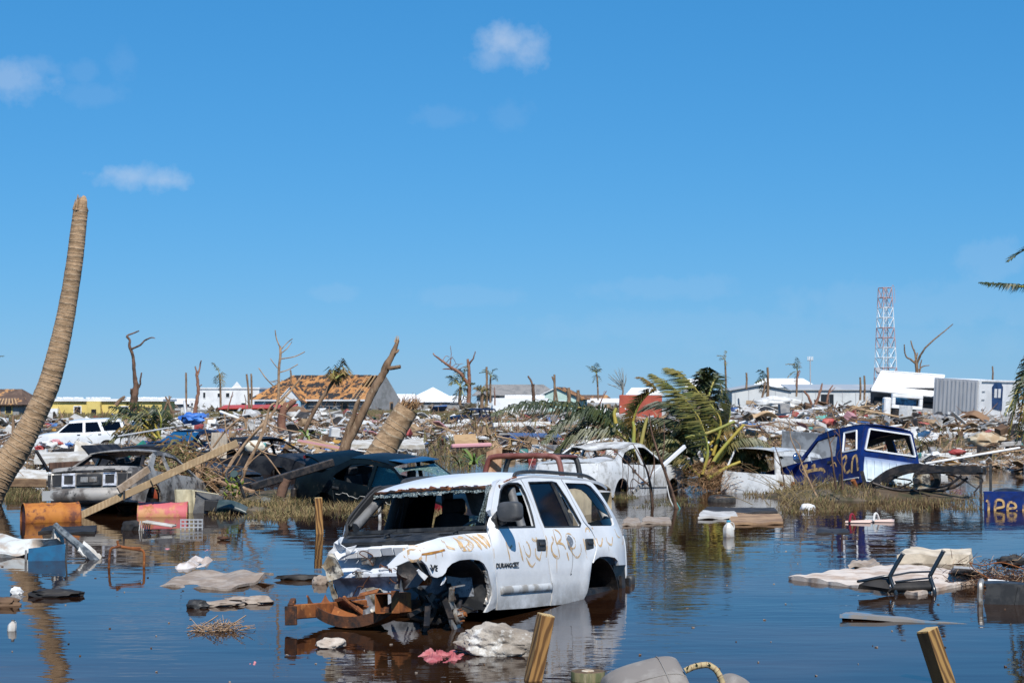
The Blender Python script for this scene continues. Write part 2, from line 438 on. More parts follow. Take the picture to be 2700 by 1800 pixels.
M_SUVW = mat('weathered_white_paint', (.76, .77, .78), .35, coat=.2, col2=(.60, .61, .63), scale=1.4, thr=(.42, .78), col3=(.20, .18, .15), scale3=3.2, thr3=(.22, .62), zband=(.80, .36), bump=.006, bscale=2.2)
M_TRIM = mat('black_plastic_trim', (.018, .019, .021), .5, col2=(.045, .045, .045), scale=7, bump=.0006, bscale=90)
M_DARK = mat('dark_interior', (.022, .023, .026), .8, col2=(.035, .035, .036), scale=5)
M_GREYT = mat('grey_interior_plastic', (.10, .10, .105), .55, col2=(.16, .16, .16), scale=9, bump=.0006, bscale=120)
M_RUST = mat('orange_rust', (.26, .085, .022), .85, col2=(.12, .04, .015), scale=6, col3=(.42, .17, .05), scale3=14, bump=.004, bscale=60)
M_RUSTD = mat('dark_rust', (.09, .035, .016), .85, col2=(.018, .014, .013), scale=7, col3=(.28, .10, .03), scale3=8, bump=.004, bscale=70)
M_OILY = mat('oily_black_metal', (.016, .016, .018), .45, metal=.3, col2=(.05, .04, .035), scale=8, bump=.003, bscale=50)
M_FIREW = mat('sooty_white_steel', (.62, .65, .70), .45, col2=(.20, .21, .24), scale=2.6, thr=(.46, .62), col3=(.03, .03, .035), scale3=2.4, thr3=(.5, .60), bump=.006, bscale=12)
M_TINT = mat('dark_tinted_glass', (.002, .004, .010), .06, spec=.12)
M_GLASSW = mat('shattered_glass', (.20, .25, .25), .25, col2=(.015, .02, .02), scale=60, thr=(.45, .55), spec=.8, bump=.004, bscale=160)
M_SPRAY = mat('tan_spray_paint', (.60, .37, .16), .7, col2=(.66, .50, .32), scale=12, alpha=(14, .30, .58))
M_ALU = mat('dull_grey_metal', (.34, .33, .31), .5, metal=.5, col2=(.20, .17, .14), scale=12, col3=(.28, .13, .05), scale3=16, bump=.002, bscale=80)
M_PLATE = mat('burnt_white_plate', (.50, .46, .38), .6, col2=(.22, .16, .09), scale=6, col3=(.05, .045, .04), scale3=5, thr3=(.52, .6), bump=.006, bscale=18)
suv = thing('wrecked_suv', 'white SUV without wheels or hood, rusty front frame, tan spray-painted letters on its side', 'car')
suv.matrix_world = SV
SL, SR = (lambda a, z: V((a, SW(a, z), z))), (lambda a, z: V((a, -SW(a, z), z)))
def both(name, poly, holes, m, th=.035, r=.07, sides=(1, -1), inside=None, par=None):
    o = None
    for s in sides:
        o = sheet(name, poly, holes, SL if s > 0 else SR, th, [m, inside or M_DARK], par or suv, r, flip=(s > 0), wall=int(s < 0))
    return o
front_win = k1((100, 600), (118, 480), (135, 340), (150, 240), (180, 185), (230, 162), (320, 162), (352, 182), (392, 262), (432, 372), (465, 490), (488, 592))
rear_win = k1((425, 155), (655, 148), (700, 160), (735, 210), (800, 310), (870, 430), (940, 560), (930, 590), (580, 594), (540, 490), (490, 340))
quar_win = k1((785, 157), (990, 165), (1040, 190), (1110, 270), (1190, 380), (1255, 500), (1272, 565), (1255, 580), (1040, 582), (1010, 560), (960, 460), (880, 320))
sill = lambda P: [(x, z) for x, z in P]
fd = k1((118, 1170), (96, 1000), (70, 800), (48, 690), (36, 640), (45, 500), (72, 330), (96, 210), (120, 155), (160, 122), (240, 108), (331, 106), (362, 152), (408, 244), (466, 382), (516, 522), (552, 602), (580, 684), (596, 764), (609, 852), (618, 962), (636, 1082), (650, 1200), (646, 1300))
fb = k1((634, 1362), (400, 1390), (116, 1408)); 
rd = k1((342, 106), (700, 112), (742, 122), (790, 200), (850, 325), (962, 540), (1040, 632), (1082, 715), (1092, 800), (1070, 880), (1046, 950), (1034, 1050), (1022, 1130), (1012, 1190), (1000, 1240))
rb = k1((640, 1362)); rtop = k1((656, 1300), (660, 1200), (646, 1082), (627, 960), (618, 852), (605, 762), (589, 682), (561, 600), (525, 520), (475, 380), (417, 242), (372, 152))
low = lambda p: (p[0], .415)
doors = []
fdo = both('front_door', fd + [(fb[0][0], fb[0][1])] + fb[1:], [front_win], M_SUVW)
xr0, xr1 = rd[-1], rb[0]
rdo = both('rear_door', rd + [(xr0[0] + .03, .47), (xr0[0] + .06, .43), (xr1[0] - .004, .43)] + rtop, [rear_win], M_SUVW)
qp = k1((750, 118), (870, 120), (1000, 128), (1062, 165), (1132, 250), (1212, 370), (1292, 490), (1340, 570), (1382, 640), (1402, 740), (1410, 860), (1408, 962), (1312, 968), (1302, 925), (1272, 893), (1200, 880), (1125, 886), (1085, 912), (1062, 945), (1080, 880), (1100, 800), (1090, 715), (1048, 628), (970, 536), (858, 322), (798, 198))
both('quarter_panel', qp, [quar_win], M_SUVW)
# A-pillars with black windscreen seal
ap = k1((24, 650), (26, 560), (40, 420), (66, 260), (88, 180), (114, 128), (158, 112), (156, 119), (117, 151), (92, 208), (68, 330), (41, 500), (32, 640), (42, 688))
both('pillar', ap, [], M_SUVW, .05, .05, sides=(1,)); both('pillar', ap, [], M_TRIM, .02, .05, sides=(-1,))
fe = k2((2178, 852), (2000, 858), (1850, 872), (1700, 890), (1550, 915), (1400, 960), (1200, 1020), (1100, 1080), (1050, 1112), (980, 1190), (920, 1250), (890, 1275), (905, 1310), (940, 1305), (1050, 1262), (1150, 1217), (1300, 1192)) + \
     k3((1430, 190), (1480, 240), (1515, 310), (1532, 350), (1560, 368), (1595, 372), (1650, 352), (1682, 320), (1700, 272), (1750, 222), (1830, 187), (1950, 176), (2042, 188), (2092, 224), (2130, 292), (2152, 382), (2176, 480), (2184, 560), (2150, 655), (2104, 745), (2130, 742), (2222, 694), (2230, 500), (2218, 400), (2194, 210)) + k2((2262, 1160), (2240, 1050), (2215, 960), (2195, 900))
sheet('fender', fe, [], SL, .02, [M_SUVW, M_OILY], suv, .05, flip=True)
# roof
def roof_fn(u, v):                              # u along x, v -1..1 across
    fz = max(0, (u - .9) / 1.0)
    zt = 1.735 - .125 * fz ** 2 - .07 * max(0, (-.2 - u) / .75) ** 2
    w = SW(u, zt) + .012
    xx = u + (.16 * (1 - v * v) * max(0, (u - 1.0) / .85) - .06)
    return V((xx, v * w, zt + (.065 * (1 - min(1, fz) ** 3)) * (1 - abs(v) ** 2.6) + .004 * noise.noise(V((u * 2, v * 3, 0)))))
hdr = [(1.90 + .018 * noise.noise(V((i * 1.7, 3, 0))), -1 + 2 * i / 24) for i in range(25)]
ro = sheet('roof', [(-.98, -1), ] + [(-.98, 1)][:0] + [(1.90, -1)] + hdr[1:-1] + [(1.90, 1), (-.98, 1)], [], roof_fn, .03, [M_SUVW, M_DARK], suv, .09)
b = MB()
b.tube([roof_fn(1.895, -1 + 2 * i / 30) + V((.002, 0, -.012 + .006 * noise.noise(V((i, 0, 0))))) for i in range(31)], [.016 + .008 * noise.noise(V((i * .9, 4, 0))) for i in range(31)], 6, jag=.35)
b.build('header_edge', M_RUSTD, ro)
b = MB()
for i in range(70):                             # flakes of rust along the torn roof edge
    v = random.uniform(-.5, .98); p = roof_fn(1.885, v) + V((random.uniform(-.012, .012), 0, random.uniform(-.012, .008)))
    b.box(p, (random.uniform(.01, .04), random.uniform(.01, .07), .004), (random.uniform(-.3, .3), random.uniform(-.2, .5), random.uniform(-.4, .4)), .004)
tag(b.build('rust_flakes', M_RUST, ro), kind='stuff')
b = MB()
for i in range(26): p = roof_fn(1.75 - i * .02 * .6, .965); b.box(p + V((0, 0, .004)), (.03, .02 + .02 * random.random(), .005), (0, .2, random.uniform(-.5, .5)), .005)
tag(b.build('rust_strip', M_RUST, ro), kind='stuff')
for s in (1, -1):
    b = MB(); b.tube(smoothpts([roof_fn(x, s * .93) + V((0, 0, dz)) for x, dz in ((1.42, .0), (1.33, .032), (.9, .036), (.2, .036), (-.35, .033), (-.62, .0))], 5), .02, 8); b.build('roof_rail', M_TRIM, suv, 40)
b = MB(); p = roof_fn(.92, .8); b.tube([p, p + V((-.12, .02, .17))], .0025, 4); b.build('antenna', M_ALU, suv)
b = MB()                                        # tailgate frame across the back
b.grid(lambda u, v: (lambda z: V((-1.24 + .33 * max(0, z - 1.15) ** 1.3 * 1.9, (u * 2 - 1) * (SW(-1.2, z) - .02), z)))(.62 + v * .5), 10, 6, thick=.04); b.build('tailgate', M_SUVW, suv, 40)
for s in (1, -1):
    b = MB(); b.tube([(-1.08, s * .64, 1.12), (-.93, s * .60, 1.38), (-.74, s * .56, 1.68)], .045, 8); b.build('rear_pillar', M_SUVW, suv, 60)
# glass
def in_fn(f, d, s=1): return lambda a, z: f(a, z) - V((0, s * d, 0))
big = k1((432, 158), (652, 152), (690, 230), (760, 390), (838, 575), (830, 588), (584, 588), (545, 490), (496, 340))
sheet('window_glass', big, [], in_fn(SL, .016), .006, [M_TINT, M_TINT], suv, .12, flip=True)
sheet('window_glass', big, [], in_fn(SR, .016, -1), .006, [M_TINT, M_TINT], suv, .12)
hole = k1((832, 218), (900, 212), (962, 226), (1012, 268), (1062, 330), (1110, 395), (1160, 440), (1228, 478), (1236, 505), (1185, 515), (1150, 528), (1120, 518), (1085, 534), (1050, 545), (1012, 552), (985, 500), (958, 450), (892, 322))
qi = k1((790, 161), (988, 169), (1037, 194), (1106, 273), (1186, 383), (1250, 502), (1266, 563), (1253, 575), (1042, 577), (1014, 557), (965, 458), (885, 318))
sheet('window_glass', qi, [hole], in_fn(SL, .016), .006, [M_TINT, M_TINT], suv, .06, flip=True)
b = MB()
def strip(P, w, d=.012, s=1, n=1): 
    pts = smoothpts([V((p[0], s * (SW(*p) - d), p[1])) for p in P], n) if n > 1 else [V((p[0], s * (SW(*p) - d), p[1])) for p in P]
    b.tube(pts, w, 6)
strip(k1((660, 152), (700, 230), (775, 400), (850, 580)), .02); strip(k1((676, 160), (720, 245), (800, 410), (868, 560)), .012); b.build('window_divider', M_TRIM, suv)
for P, nm in ((front_win, 'window_seal'), (rear_win, 'window_seal')):
    b = MB(); strip(P + P[:1], .011, .004); b.build(nm, M_TRIM, suv)
# grey inner B-pillar trim seen through the front window
for s in (1, -1):
    b = MB(); P = k1((318, 215), (345, 330), (385, 450), (425, 590)); b.tube([V((p[0], s * (SW(*p) - .075), p[1])) for p in P], .045, 8); b.build('pillar_trim', M_GREYT if s > 0 else M_DARK, suv, 50)
# near windscreen edge: black seal with crazed glass left along it; far A-pillar with grey trim, grab handle, cracked edge
b = MB(); na = [lp(840 + u / 4.9, 1230 + v / 4.9, 1, y) for u, v, y in ((2172, 850, .735), (2200, 640, .715), (2240, 400, .69), (2272, 242, .665))]
b.tube(na, .028, 8); b.build('windscreen_seal', M_TRIM, suv)
def tri_poly(name, uvs, ys, m, par, th=.006):
    pts = [lp(840 + u / 4.9, 1230 + v / 4.9, 1, y) for (u, v), y in zip(uvs, ys)]
    b = MB(); n = len(pts); nn = (pts[1] - pts[0]).cross(pts[2] - pts[0]).normalized() * th
    b.v = pts + [p - nn for p in pts]; b.f = [tuple(range(n)), tuple(range(2 * n - 1, n - 1, -1))] + [(i, i + n, (i + 1) % n + n, (i + 1) % n) for i in range(n)]; b.mi = [0] * len(b.f)
    return b.build(name, m, par)
tri_poly('shattered_glass', [(2060, 722), (2060, 660), (2095, 560), (2140, 420), (2160, 270), (2180, 235), (2245, 240), (2225, 400), (2185, 640), (2150, 740), (2110, 715)], [.67] * 11, M_GLASSW, suv)
b = MB()
for i in range(46):
    v = -.95 + 1.9 * i / 45; p = roof_fn(1.89, v) + V((.012, 0, -.045 - .014 * abs(noise.noise(V((i * .8, 2, 1))))))
    b.box(p, (.006, .05, .02 + .03 * random.random()), (0, -.5, random.uniform(-.2, .2)), .008)
tag(b.build('glass_edge', M_GLASSW, suv), kind='stuff')
fa = [lp(840 + u / 4.9, 1230 + v / 4.9, 1, y) for u, v, y in ((470, 785, -.745), (510, 742, -.74), (640, 590, -.72), (760, 460, -.69), (845, 385, -.665))]
b = MB(); b.tube(smoothpts(fa, 4), .052, 8); b.build('pillar_trim', M_GREYT, suv, 60)
b = MB(); b.tube([p + V((.055, -.03, .01)) for p in smoothpts(fa, 4)], [.016] * 17, 6, jag=.3); b.build('windscreen_seal', M_TRIM, suv)
b = MB(); gh = [lp(840 + u / 4.9, 1230 + v / 4.9, 1, -.62) for u, v in ((672, 628), (720, 640), (790, 590), (830, 520), (828, 480), (800, 470))]; b.tube(smoothpts(gh, 4), .011, 6); b.build('grab_handle', M_TRIM, suv, 60)
# cowl, dashboard, seats, steering wheel, torn headliner
def cow(u, v):                                   # u across -1..1 (left +), v 0 back .. 1 front
    y = (u * 2 - 1) * .77; x = 2.20 + .12 * (1 - (y / .77) ** 2) + .30 * v
    z = 1.185 - .005 * y - .045 * v - .05 * max(0, v - .35) * (1 if v > .35 else 0) + .012 * noise.noise(V((y * 3, v * 2, 4)))
    if .33 < v < .5: z -= .012
    return V((x, y, z))
b = MB(); b.grid(lambda u, v: cow(u, v), 40, 14, thick=-.03); co = b.build('cowl_panel', M_TRIM, suv, 40)
b = MB(); b.grid(lambda u, v: V((2.20 + .12 * (1 - ((u * 2 - 1)) ** 2) + .005, (u * 2 - 1) * .765, 1.19 + .035 * (1 - v))), 30, 2, thick=.02); b.build('cowl_lip', M_TRIM, co, 40)
b = MB()
for y0, y1 in ((-.68, -.25), (-.10, .07), (.36, .48)):
    k = int((y1 - y0) / .016)
    for i in range(k):
        p = cow((y0 + (y1 - y0) * i / k + .77) / 1.54, .46); b.box(p + V((0, 0, .008)), (.06, .007, .012), (0, .2, 0))
tag(b.build('vent_slats', mat('vent_black', (.006, .006, .007), .6), co), kind='stuff')
for y in (-.17, .54):
    b = MB(); p = cow((y + .77) / 1.54, .6) + V((0, 0, .02)); b.lathe([(.0, .02), (.022, .018), (.026, 0), (.026, -.01)], 10, Matrix.Translation(p)); b.beam(p + V((.02, -.02, .01)), p + V((.0, .1, .05)), .03, .014); b.build('wiper_pivot', M_TRIM, co, 40)
b = MB(); b.grid(lambda u, v: V((2.22 - .55 * v, (u * 2 - 1) * .70, 1.205 + .02 * sin(u * pi * 3) - .03 * v - .25 * max(0, v - .8) * 4)), 20, 8, thick=.03); b.build('dashboard', M_DARK, suv, 60)
b = MB(); swc = V((1.72, .36, 1.12)); R = Euler((0, rad(-28), 0)).to_matrix()
b.tube([swc + R @ V((0, .19 * cos(a), .19 * sin(a))) for a in [2 * pi * i / 26 for i in range(27)]], .016, 6, cap=False)
b.beam(swc + R @ V((0, -.18, 0)), swc + R @ V((0, .18, 0)), .02, .05); b.tube([swc, swc + V((.3, 0, -.16))], .04, 8); b.build('steering_wheel', M_GREYT, suv, 50)
for yy in (.38, -.38):
    for xx in (.95, .0):
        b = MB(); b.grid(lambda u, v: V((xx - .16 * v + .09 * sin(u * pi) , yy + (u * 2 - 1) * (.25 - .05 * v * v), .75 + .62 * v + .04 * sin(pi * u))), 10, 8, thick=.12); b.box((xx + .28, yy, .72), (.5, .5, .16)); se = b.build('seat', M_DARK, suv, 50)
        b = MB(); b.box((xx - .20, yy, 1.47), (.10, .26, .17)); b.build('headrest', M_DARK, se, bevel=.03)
b = MB(); b.grid(lambda u, v: V((1.35 - .25 * v + .05 * sin(u * 5), .02 + .56 * u, 1.70 - .42 * v + .12 * (1 - u) * v + .03 * sin(u * 7 + v * 4))), 12, 10, thick=.006); b.build('torn_headliner', mat('grey_headliner', (.20, .19, .19), .9, col2=(.10, .1, .1), scale=5), suv, 50)
b = MB(); b.box((.6, 0, .52), (3.5, 1.6, .06)); b.box((.6, .72, .5), (3.4, .12, .14)); b.box((.6, -.72, .5), (3.4, .12, .14)); b.build('floor_pan', M_OILY, suv)
for s in (1, -1):                                # dark wheel houses
    b = MB(); b.grid(lambda u, v: V((-.2 + .50 * cos(pi * u), s * (.86 - .5 * v), .42 + .47 * sin(pi * u))), 14, 4, thick=.01); b.build('wheel_house', M_OILY, suv, 60)
    b = MB(); b.box((-.2, s * .36, .55), (1.02, .02, .8)); b.build('inner_wing', M_OILY, suv)
b = MB(); b.grid(lambda u, v: V((2.9 + .50 * cos(pi * (.05 + .55 * (1 - u))) * -1 , .87 - .42 * v, .42 + .50 * sin(pi * (.05 + .55 * (1 - u))))), 16, 6, thick=.01); b.build('wheel_house', M_OILY, suv, 60)
# inner wing of the front wheel: blue-grey sheet with a ragged liner at the back
b = MB(); b.grid(lambda u, v: V((2.46 + .85 * u, .46 + .05 * sin(u * 4) + .03 * noise.noise(V((u * 3, v * 4, 0))), .50 + .42 * v)), 12, 8, thick=.01); b.build('inner_wing', mat('dirty_blue_grey_steel', (.10, .12, .15), .5, col2=(.03, .035, .04), scale=4, col3=(.25, .27, .3), scale3=6, bump=.004, bscale=20), suv, 50)
b = MB(); b.grid(lambda u, v: V((2.50 - .05 * v, .86 - .4 * u, .43 + .42 * v + .02 * sin(9 * u))), 8, 8, thick=.012); b.build('wheel_liner', M_TRIM, suv, 50)
b = MB(); b.tube(smoothpts([V((x, SW(x, z) - .02, z)) for x, z in k3((2120, 300), (2140, 380), (2160, 480), (2160, 560), (2125, 660))], 4), [.018] * 17, 6, jag=.3); b.build('arch_edge', M_ALU, suv)
# firewall: lip, upper wall, pressed beam, lower wall
def fwx(z): return 2.47 + .06 * sin((z - .5) * 7)
b = MB(); b.grid(lambda u, v: (lambda y, z: V((fwx(z) + .05 * noise.noise(V((y * 3, z * 3, 2))) + (.12 * math.exp(-((z - .80) / .07) ** 2) * (1 if y < .35 else .2)) + .08 * math.exp(-((y + .05) / .25) ** 2) * max(0, .95 - z), y, z)))((u * 2 - 1) * .74, .42 + v * .66), 34, 22, thick=.012); fw = b.build('firewall', M_FIREW, suv, 45)
b = MB()
for i in range(9):
    y0 = -.72 + i * .14; zz = 1.03 + .012 * noise.noise(V((i * 2.2, 0, 0))) + .05 * (1 if 2 < i else .55 + .15 * i)
    b.box((2.60 + .02 * (i > 2), y0 + .07, zz - .06), (.05, .134, .085), (0, .35, random.uniform(-.05, .05)), .006)
    b.box((2.56, y0 + .07, zz - .012), (.14, .134, .012), (0, .12, random.uniform(-.03, .03)), .004)
tag(b.build('firewall_lip', M_SUVW, fw, bevel=.006), kind='stuff')
b = MB()
for i, (y, z, s) in enumerate(((-.36, .97, .10), (-.30, .93, .05), (.25, .62, .05), (.06, .77, .06), (-.42, .80, .05), (.0, .68, .035))): b.box((fwx(z) + .1, y, z), (.09, s, s * 1.4), (random.uniform(-.3, .3), 0, random.uniform(-.3, .3)), .008)
tag(b.build('brackets', M_ALU, fw, bevel=.006), kind='stuff')
b = MB()
for i in range(9):
    y = random.uniform(-.5, .35); z = random.uniform(.72, .95); p = V((2.63, y, z)); P = [p]
    for k in range(7): p = p + V((random.uniform(-.02, .03), random.uniform(-.06, .07), random.uniform(-.07, .03))); P.append(p)
    b.tube(smoothpts(P, 3), .005, 5)
tag(b.build('hanging_wires', M_RUSTD, fw), kind='stuff')
# crumpled far front wing plate and the ragged edge below it
def pl3(uvs, x, m, name, par=suv, th=.012, jit=.0):
    pts = [lp(760 + u / 4.055, 1430 + v / 4.055, 0, x + random.uniform(-jit, jit)) for u, v in uvs]
    b = MB(); n = len(pts); b.v = pts + [p - V((th, 0, 0)) for p in pts]
    b.f = [tuple(range(n)), tuple(range(2 * n - 1, n - 1, -1))] + [(i, i + n, (i + 1) % n + n, (i + 1) % n) for i in range(n)]; b.mi = [0] * len(b.f)
    return b.build(name, m, par)
def crum(uvs, x, m, name, amp=.05, r=.05, th=.008, fr=6, par=suv, ax=0):
    pts = [lp(760 + u / 4.055, 1430 + v / 4.055, ax, x) for u, v in uvs]
    if ax == 0: return sheet(name, [(p.y, p.z) for p in pts], [], lambda a, z: V((x + amp * noise.noise(V((a * fr, z * fr, x * 3))) + amp * .6 * noise.noise(V((a * fr * 2.5, z * fr * 2.5, x))), a, z)), th, [m, m], par, r)
    return sheet(name, [(p.x, p.z) for p in pts], [], lambda a, z: V((a, x + amp * noise.noise(V((a * fr, z * fr, x * 3))) + amp * .6 * noise.noise(V((a * fr * 2.5, z * fr * 2.5, x))), z)), th, [m, m], par, r, flip=True)
crum([(352, 250), (400, 190), (430, 135), (470, 112), (510, 160), (550, 220), (575, 290), (582, 350), (520, 385), (430, 412), (415, 360), (395, 300)], 3.05, M_PLATE, 'crumpled_plate', .06, .035)
crum([(410, 140), (470, 60), (490, 0), (560, -60), (600, -60), (570, 20), (610, 60), (700, 30), (640, 110), (560, 150), (530, 185), (480, 110), (430, 135)], 2.85, M_SUVW, 'torn_wing', .08, .04)
crum([(415, 430), (470, 400), (480, 480), (520, 560), (525, 640), (470, 635), (445, 540)], 2.80, M_PLATE, 'torn_edge', .05, .05)
crum([(520, 185), (600, 110), (720, 85), (730, 100), (640, 130), (560, 180)], 2.78, M_SUVW, 'torn_flange', .05, .03)
crum([(810, 490), (900, 475), (1000, 500), (1020, 560), (1005, 700), (940, 740), (880, 660), (860, 560)], 2.95, M_PLATE, 'bent_bracket', .06, .04)
crum([(1165, 480), (1160, 330), (1190, 240), (1300, 200), (1370, 210), (1400, 290), (1440, 380), (1380, 460), (1280, 500), (1210, 520)], 3.3, M_OILY, 'inner_wing_panel', .08, .05)
crum([(1240, 490), (1320, 400), (1405, 290), (1440, 400), (1380, 470)], 3.36, mat('dark_grey_sheet', (.08, .085, .095), .5, col2=(.2, .2, .21), scale=30, thr=(.6, .7)), 'torn_liner', .03, .05)
crum([(1390, 300), (1405, 282), (1480, 360), (1450, 405)], .80, M_SUVW, 'torn_flap', .02, .04, ax=1)
crum([(1636, 455), (1660, 400), (1690, 362), (1696, 385), (1670, 435)], .86, M_SUVW, 'torn_tab', .01, .04, ax=1)
# frame: two rails, crossmember, horn box, suspension, hub with brake disc
b = MB(); b.beam((3.72, -.45, .50), (2.5, -.45, .50), .09, .13); fl = b.build('frame_rail', M_RUST, suv, bevel=.008)
b = MB(); b.box((3.75, -.45, .47), (.03, .12, .17)); b.box((3.70, -.47, .575), (.12, .05, .05), (0, .5, .3)); b.build('bumper_bracket', M_RUSTD, fl, bevel=.006)
b = MB(); b.beam((3.35, .45, .50), (2.3, .45, .50), .09, .14); fr_ = b.build('frame_rail', M_RUSTD, suv, bevel=.008)
def obox(b, c, s, t):                           # hollow box section, open along x
    x, y, z = c; a, w, h = s
    b.box((x, y - w / 2, z), (a, t, h)); b.box((x, y + w / 2, z), (a, t, h)); b.box((x, y, z - h / 2), (a, w - t, t)); b.box((x, y, z + h / 2), (a, w - t, t))
b = MB(); obox(b, (3.40, .40, .55), (.22, .24, .17), .012); b.box((3.515, .49, .56), (.012, .08, .20)); b.box((3.45, .18, .645), (.10, .18, .012), (.2, .3, .3)); b.build('frame_horn', M_RUST, fr_, bevel=.004)
b = MB(); b.tube([(3.2, .50, .74), (3.2, .66, .74)], .05, 10); b.tube([(3.2, .48, .74), (3.2, .68, .74)], .022, 8); b.build('bushing', M_RUST, fr_, 40)
def xm(u, v):                                    # U-shaped crossmember, section opens upward
    y = -.52 + 1.0 * u; dip = .20 * sin(pi * min(1, max(0, u))) ** .6
    a = -.5 + v; sec = .11 * (1 if v in (0, 1) else 1)
    z = .54 - dip + (.10 * (abs(a) * 2) ** 2.2); x = 3.22 + a * .30 + .06 * sin(pi * u)
    return V((x, y, z))
b = MB(); b.grid(xm, 26, 12, thick=-.012); cmx = b.build('crossmember', M_RUST, suv, 50)
b = MB(); b.grid(lambda u, v: V((3.385 + .06 * sin(pi * u), -.50 + .96 * u, .54 - .20 * sin(pi * u) ** .6 + .10 - .10 * v)), 24, 3, thick=.012); b.build('crossmember_lip', M_RUSTD, cmx, 50)
b = MB(); b.grid(lambda u, v: V((2.95 + .12 * v + .03 * sin(4 * u), -.38 + .34 * u, .42 + .18 * v - .10 * u)), 8, 6, thick=.02); b.tube([(3.1, -.3, .60), (3.16, -.02, .43)], .025, 8); b.beam((3.0, -.42, .58), (3.15, -.08, .60), .09, .025); b.build('engine_mount', M_RUST, cmx, 40)
rk = link('engine_block_remnant', rock(.12, 5, (1.1, 1.0, .9), .3), M_ALU, cmx); rk.location = (3.1, .02, .43)
b = MB()
for i in range(26):
    p = V((random.uniform(2.75, 3.25), random.uniform(.36, .68), random.uniform(.42, .74))); q = p + V((random.uniform(-.3, .25), random.uniform(-.12, .2), random.uniform(-.2, .08)))
    b.beam(p, q, random.uniform(.02, .07), random.uniform(.015, .05))
b.tube(smoothpts([(3.2, .46, .42), (3.0, .62, .36), (2.8, .7, .42), (2.75, .72, .55)], 5), .03, 8)
b.tube([(3.05, .40, .70), (3.0, .62, .46)], .055, 10); b.tube([(2.6, .5, .4), (2.5, .2, .42)], .05, 8); tag(b.build('suspension', M_OILY, suv, 35), kind='stuff')
HB = Matrix.Translation((2.92, .76, .40)) @ Euler((rad(-78), 0, rad(12))).to_matrix().to_4x4()
b = MB(); b.lathe([(0, .012), (.07, .012), (.075, .03), (.072, .045), (0, .045)], 20, HB); b.lathe([(.075, 0), (.15, 0), (.152, -.022), (.075, -.022)], 26, HB); b.lathe([(0, .09), (.03, .09), (.034, .045)], 14, HB); hb = b.build('brake_disc', M_ALU, suv, 35)
b = MB(); 
for i in range(5):
    a = 2 * pi * i / 5; p = HB @ V((.055 * cos(a), .055 * sin(a), .045)); q = HB @ V((.055 * cos(a), .055 * sin(a), .085)); b.tube([p, q], .008, 6)
b.tube([HB @ V((0, 0, .04)), HB @ V((0, 0, .11))], .024, 10); tag(b.build('wheel_studs', M_RUST, hb, 40), kind='stuff')
b = MB(); b.beam((2.95, .74, .55), (3.0, .78, .66), .05, .03); b.beam((3.0, .78, .665), (2.84, .82, .68), .03, .012); b.build('knuckle_arm', M_ALU, hb)
# rear end: black bracket behind the arch and the bumper end
b = MB(); b.grid(lambda u, v: V((-.70 - .42 * u, .80 - .04 * u, .30 + .50 * v)), 6, 6, thick=.03); b.box((-.86, .83, .60), (.10, .03, .16)); b.box((-1.05, .81, .5), (.05, .06, .3)); b.build('rear_bracket', M_OILY, suv)
b = MB()
for i, s in enumerate((0, .09, .17)): b.tube(smoothpts([(-1.30 - s, .74 - s * .4, z) for z in (.20, .28, .6, .68)], 4), [.045, .055, .06, .06, .062, .062, .062, .062, .06, .06, .05, .04, .03], 8)
b.build('bumper_end', M_TRIM, suv, 50)
# door furniture
for cx, cz in (((545, 770), 0), ((1020, 760), 0)):
    x, z = k1(cx)[0]; b = MB(); y = SW(x, z)
    b.box((x, y + .004, z), (.20, .02, .115)); hd = b.build('door_handle', M_TRIM, suv, bevel=.02)
    b = MB(); b.box((x - .005, y + .02, z + .01), (.13, .016, .032)); b.build('handle_grip', M_TRIM, hd, bevel=.006)
def on_side(P, r, d=.012): return [V((x, SW(x, z) + d, z)) for x, z in P]
SP = k1((148, 1220), (658, 1182))
def stp(u, v):
    x = SP[0][0] + (SP[1][0] - SP[0][0]) * u; z = SP[0][1] + (SP[1][1] - SP[0][1]) * u + .038 * (v * 2 - 1)
    e = min(1, u / .03, (1 - u) / .03); return V((x, SW(x, z) + .002 + .016 * max(0, e) ** .5 * (1 - abs(v * 2 - 1) ** 2.5), z))
b = MB(); b.grid(stp, 50, 8, thick=-.004); b.build('rub_strip', mat('dirty_white_plastic', (.55, .56, .56), .5, col2=(.3, .28, .25), scale=7), suv, 50)
# mirror
mc = lp(1280 + 243 / 3.733, 1230 + 440 / 3.733, 1, .985)
b = MB(); me_ = rock(1, 2, (1, 1, 1), 0, 3)
for v in me_.vertices:
    p = v.co; sg = lambda a: math.copysign(abs(a) ** .55, a); v.co = V((sg(p.x) * .075, sg(p.y) * .125, sg(p.z) * .095))
mo = link('wing_mirror', me_, mat('mirror_grey_plastic', (.055, .057, .06), .55, col2=(.075, .075, .078), scale=6, bump=.0008, bscale=150), suv); mo.location = mc; mo.rotation_euler = (0, 0, rad(-8))
b = MB(); x0, z0 = k1((130, 560))[0]; b.add([(0, 0, 0)], []); b.v = []; 
b.tube([V((x0, .83, z0 + .02)), (mc + V((0, -.06, -.085)))], [.05, .035], 8); b.box((x0 + .02, .83, z0 + .03), (.15, .05, .14), (0, .5, 0)); b.build('mirror_arm', M_TRIM, suv, bevel=.01)
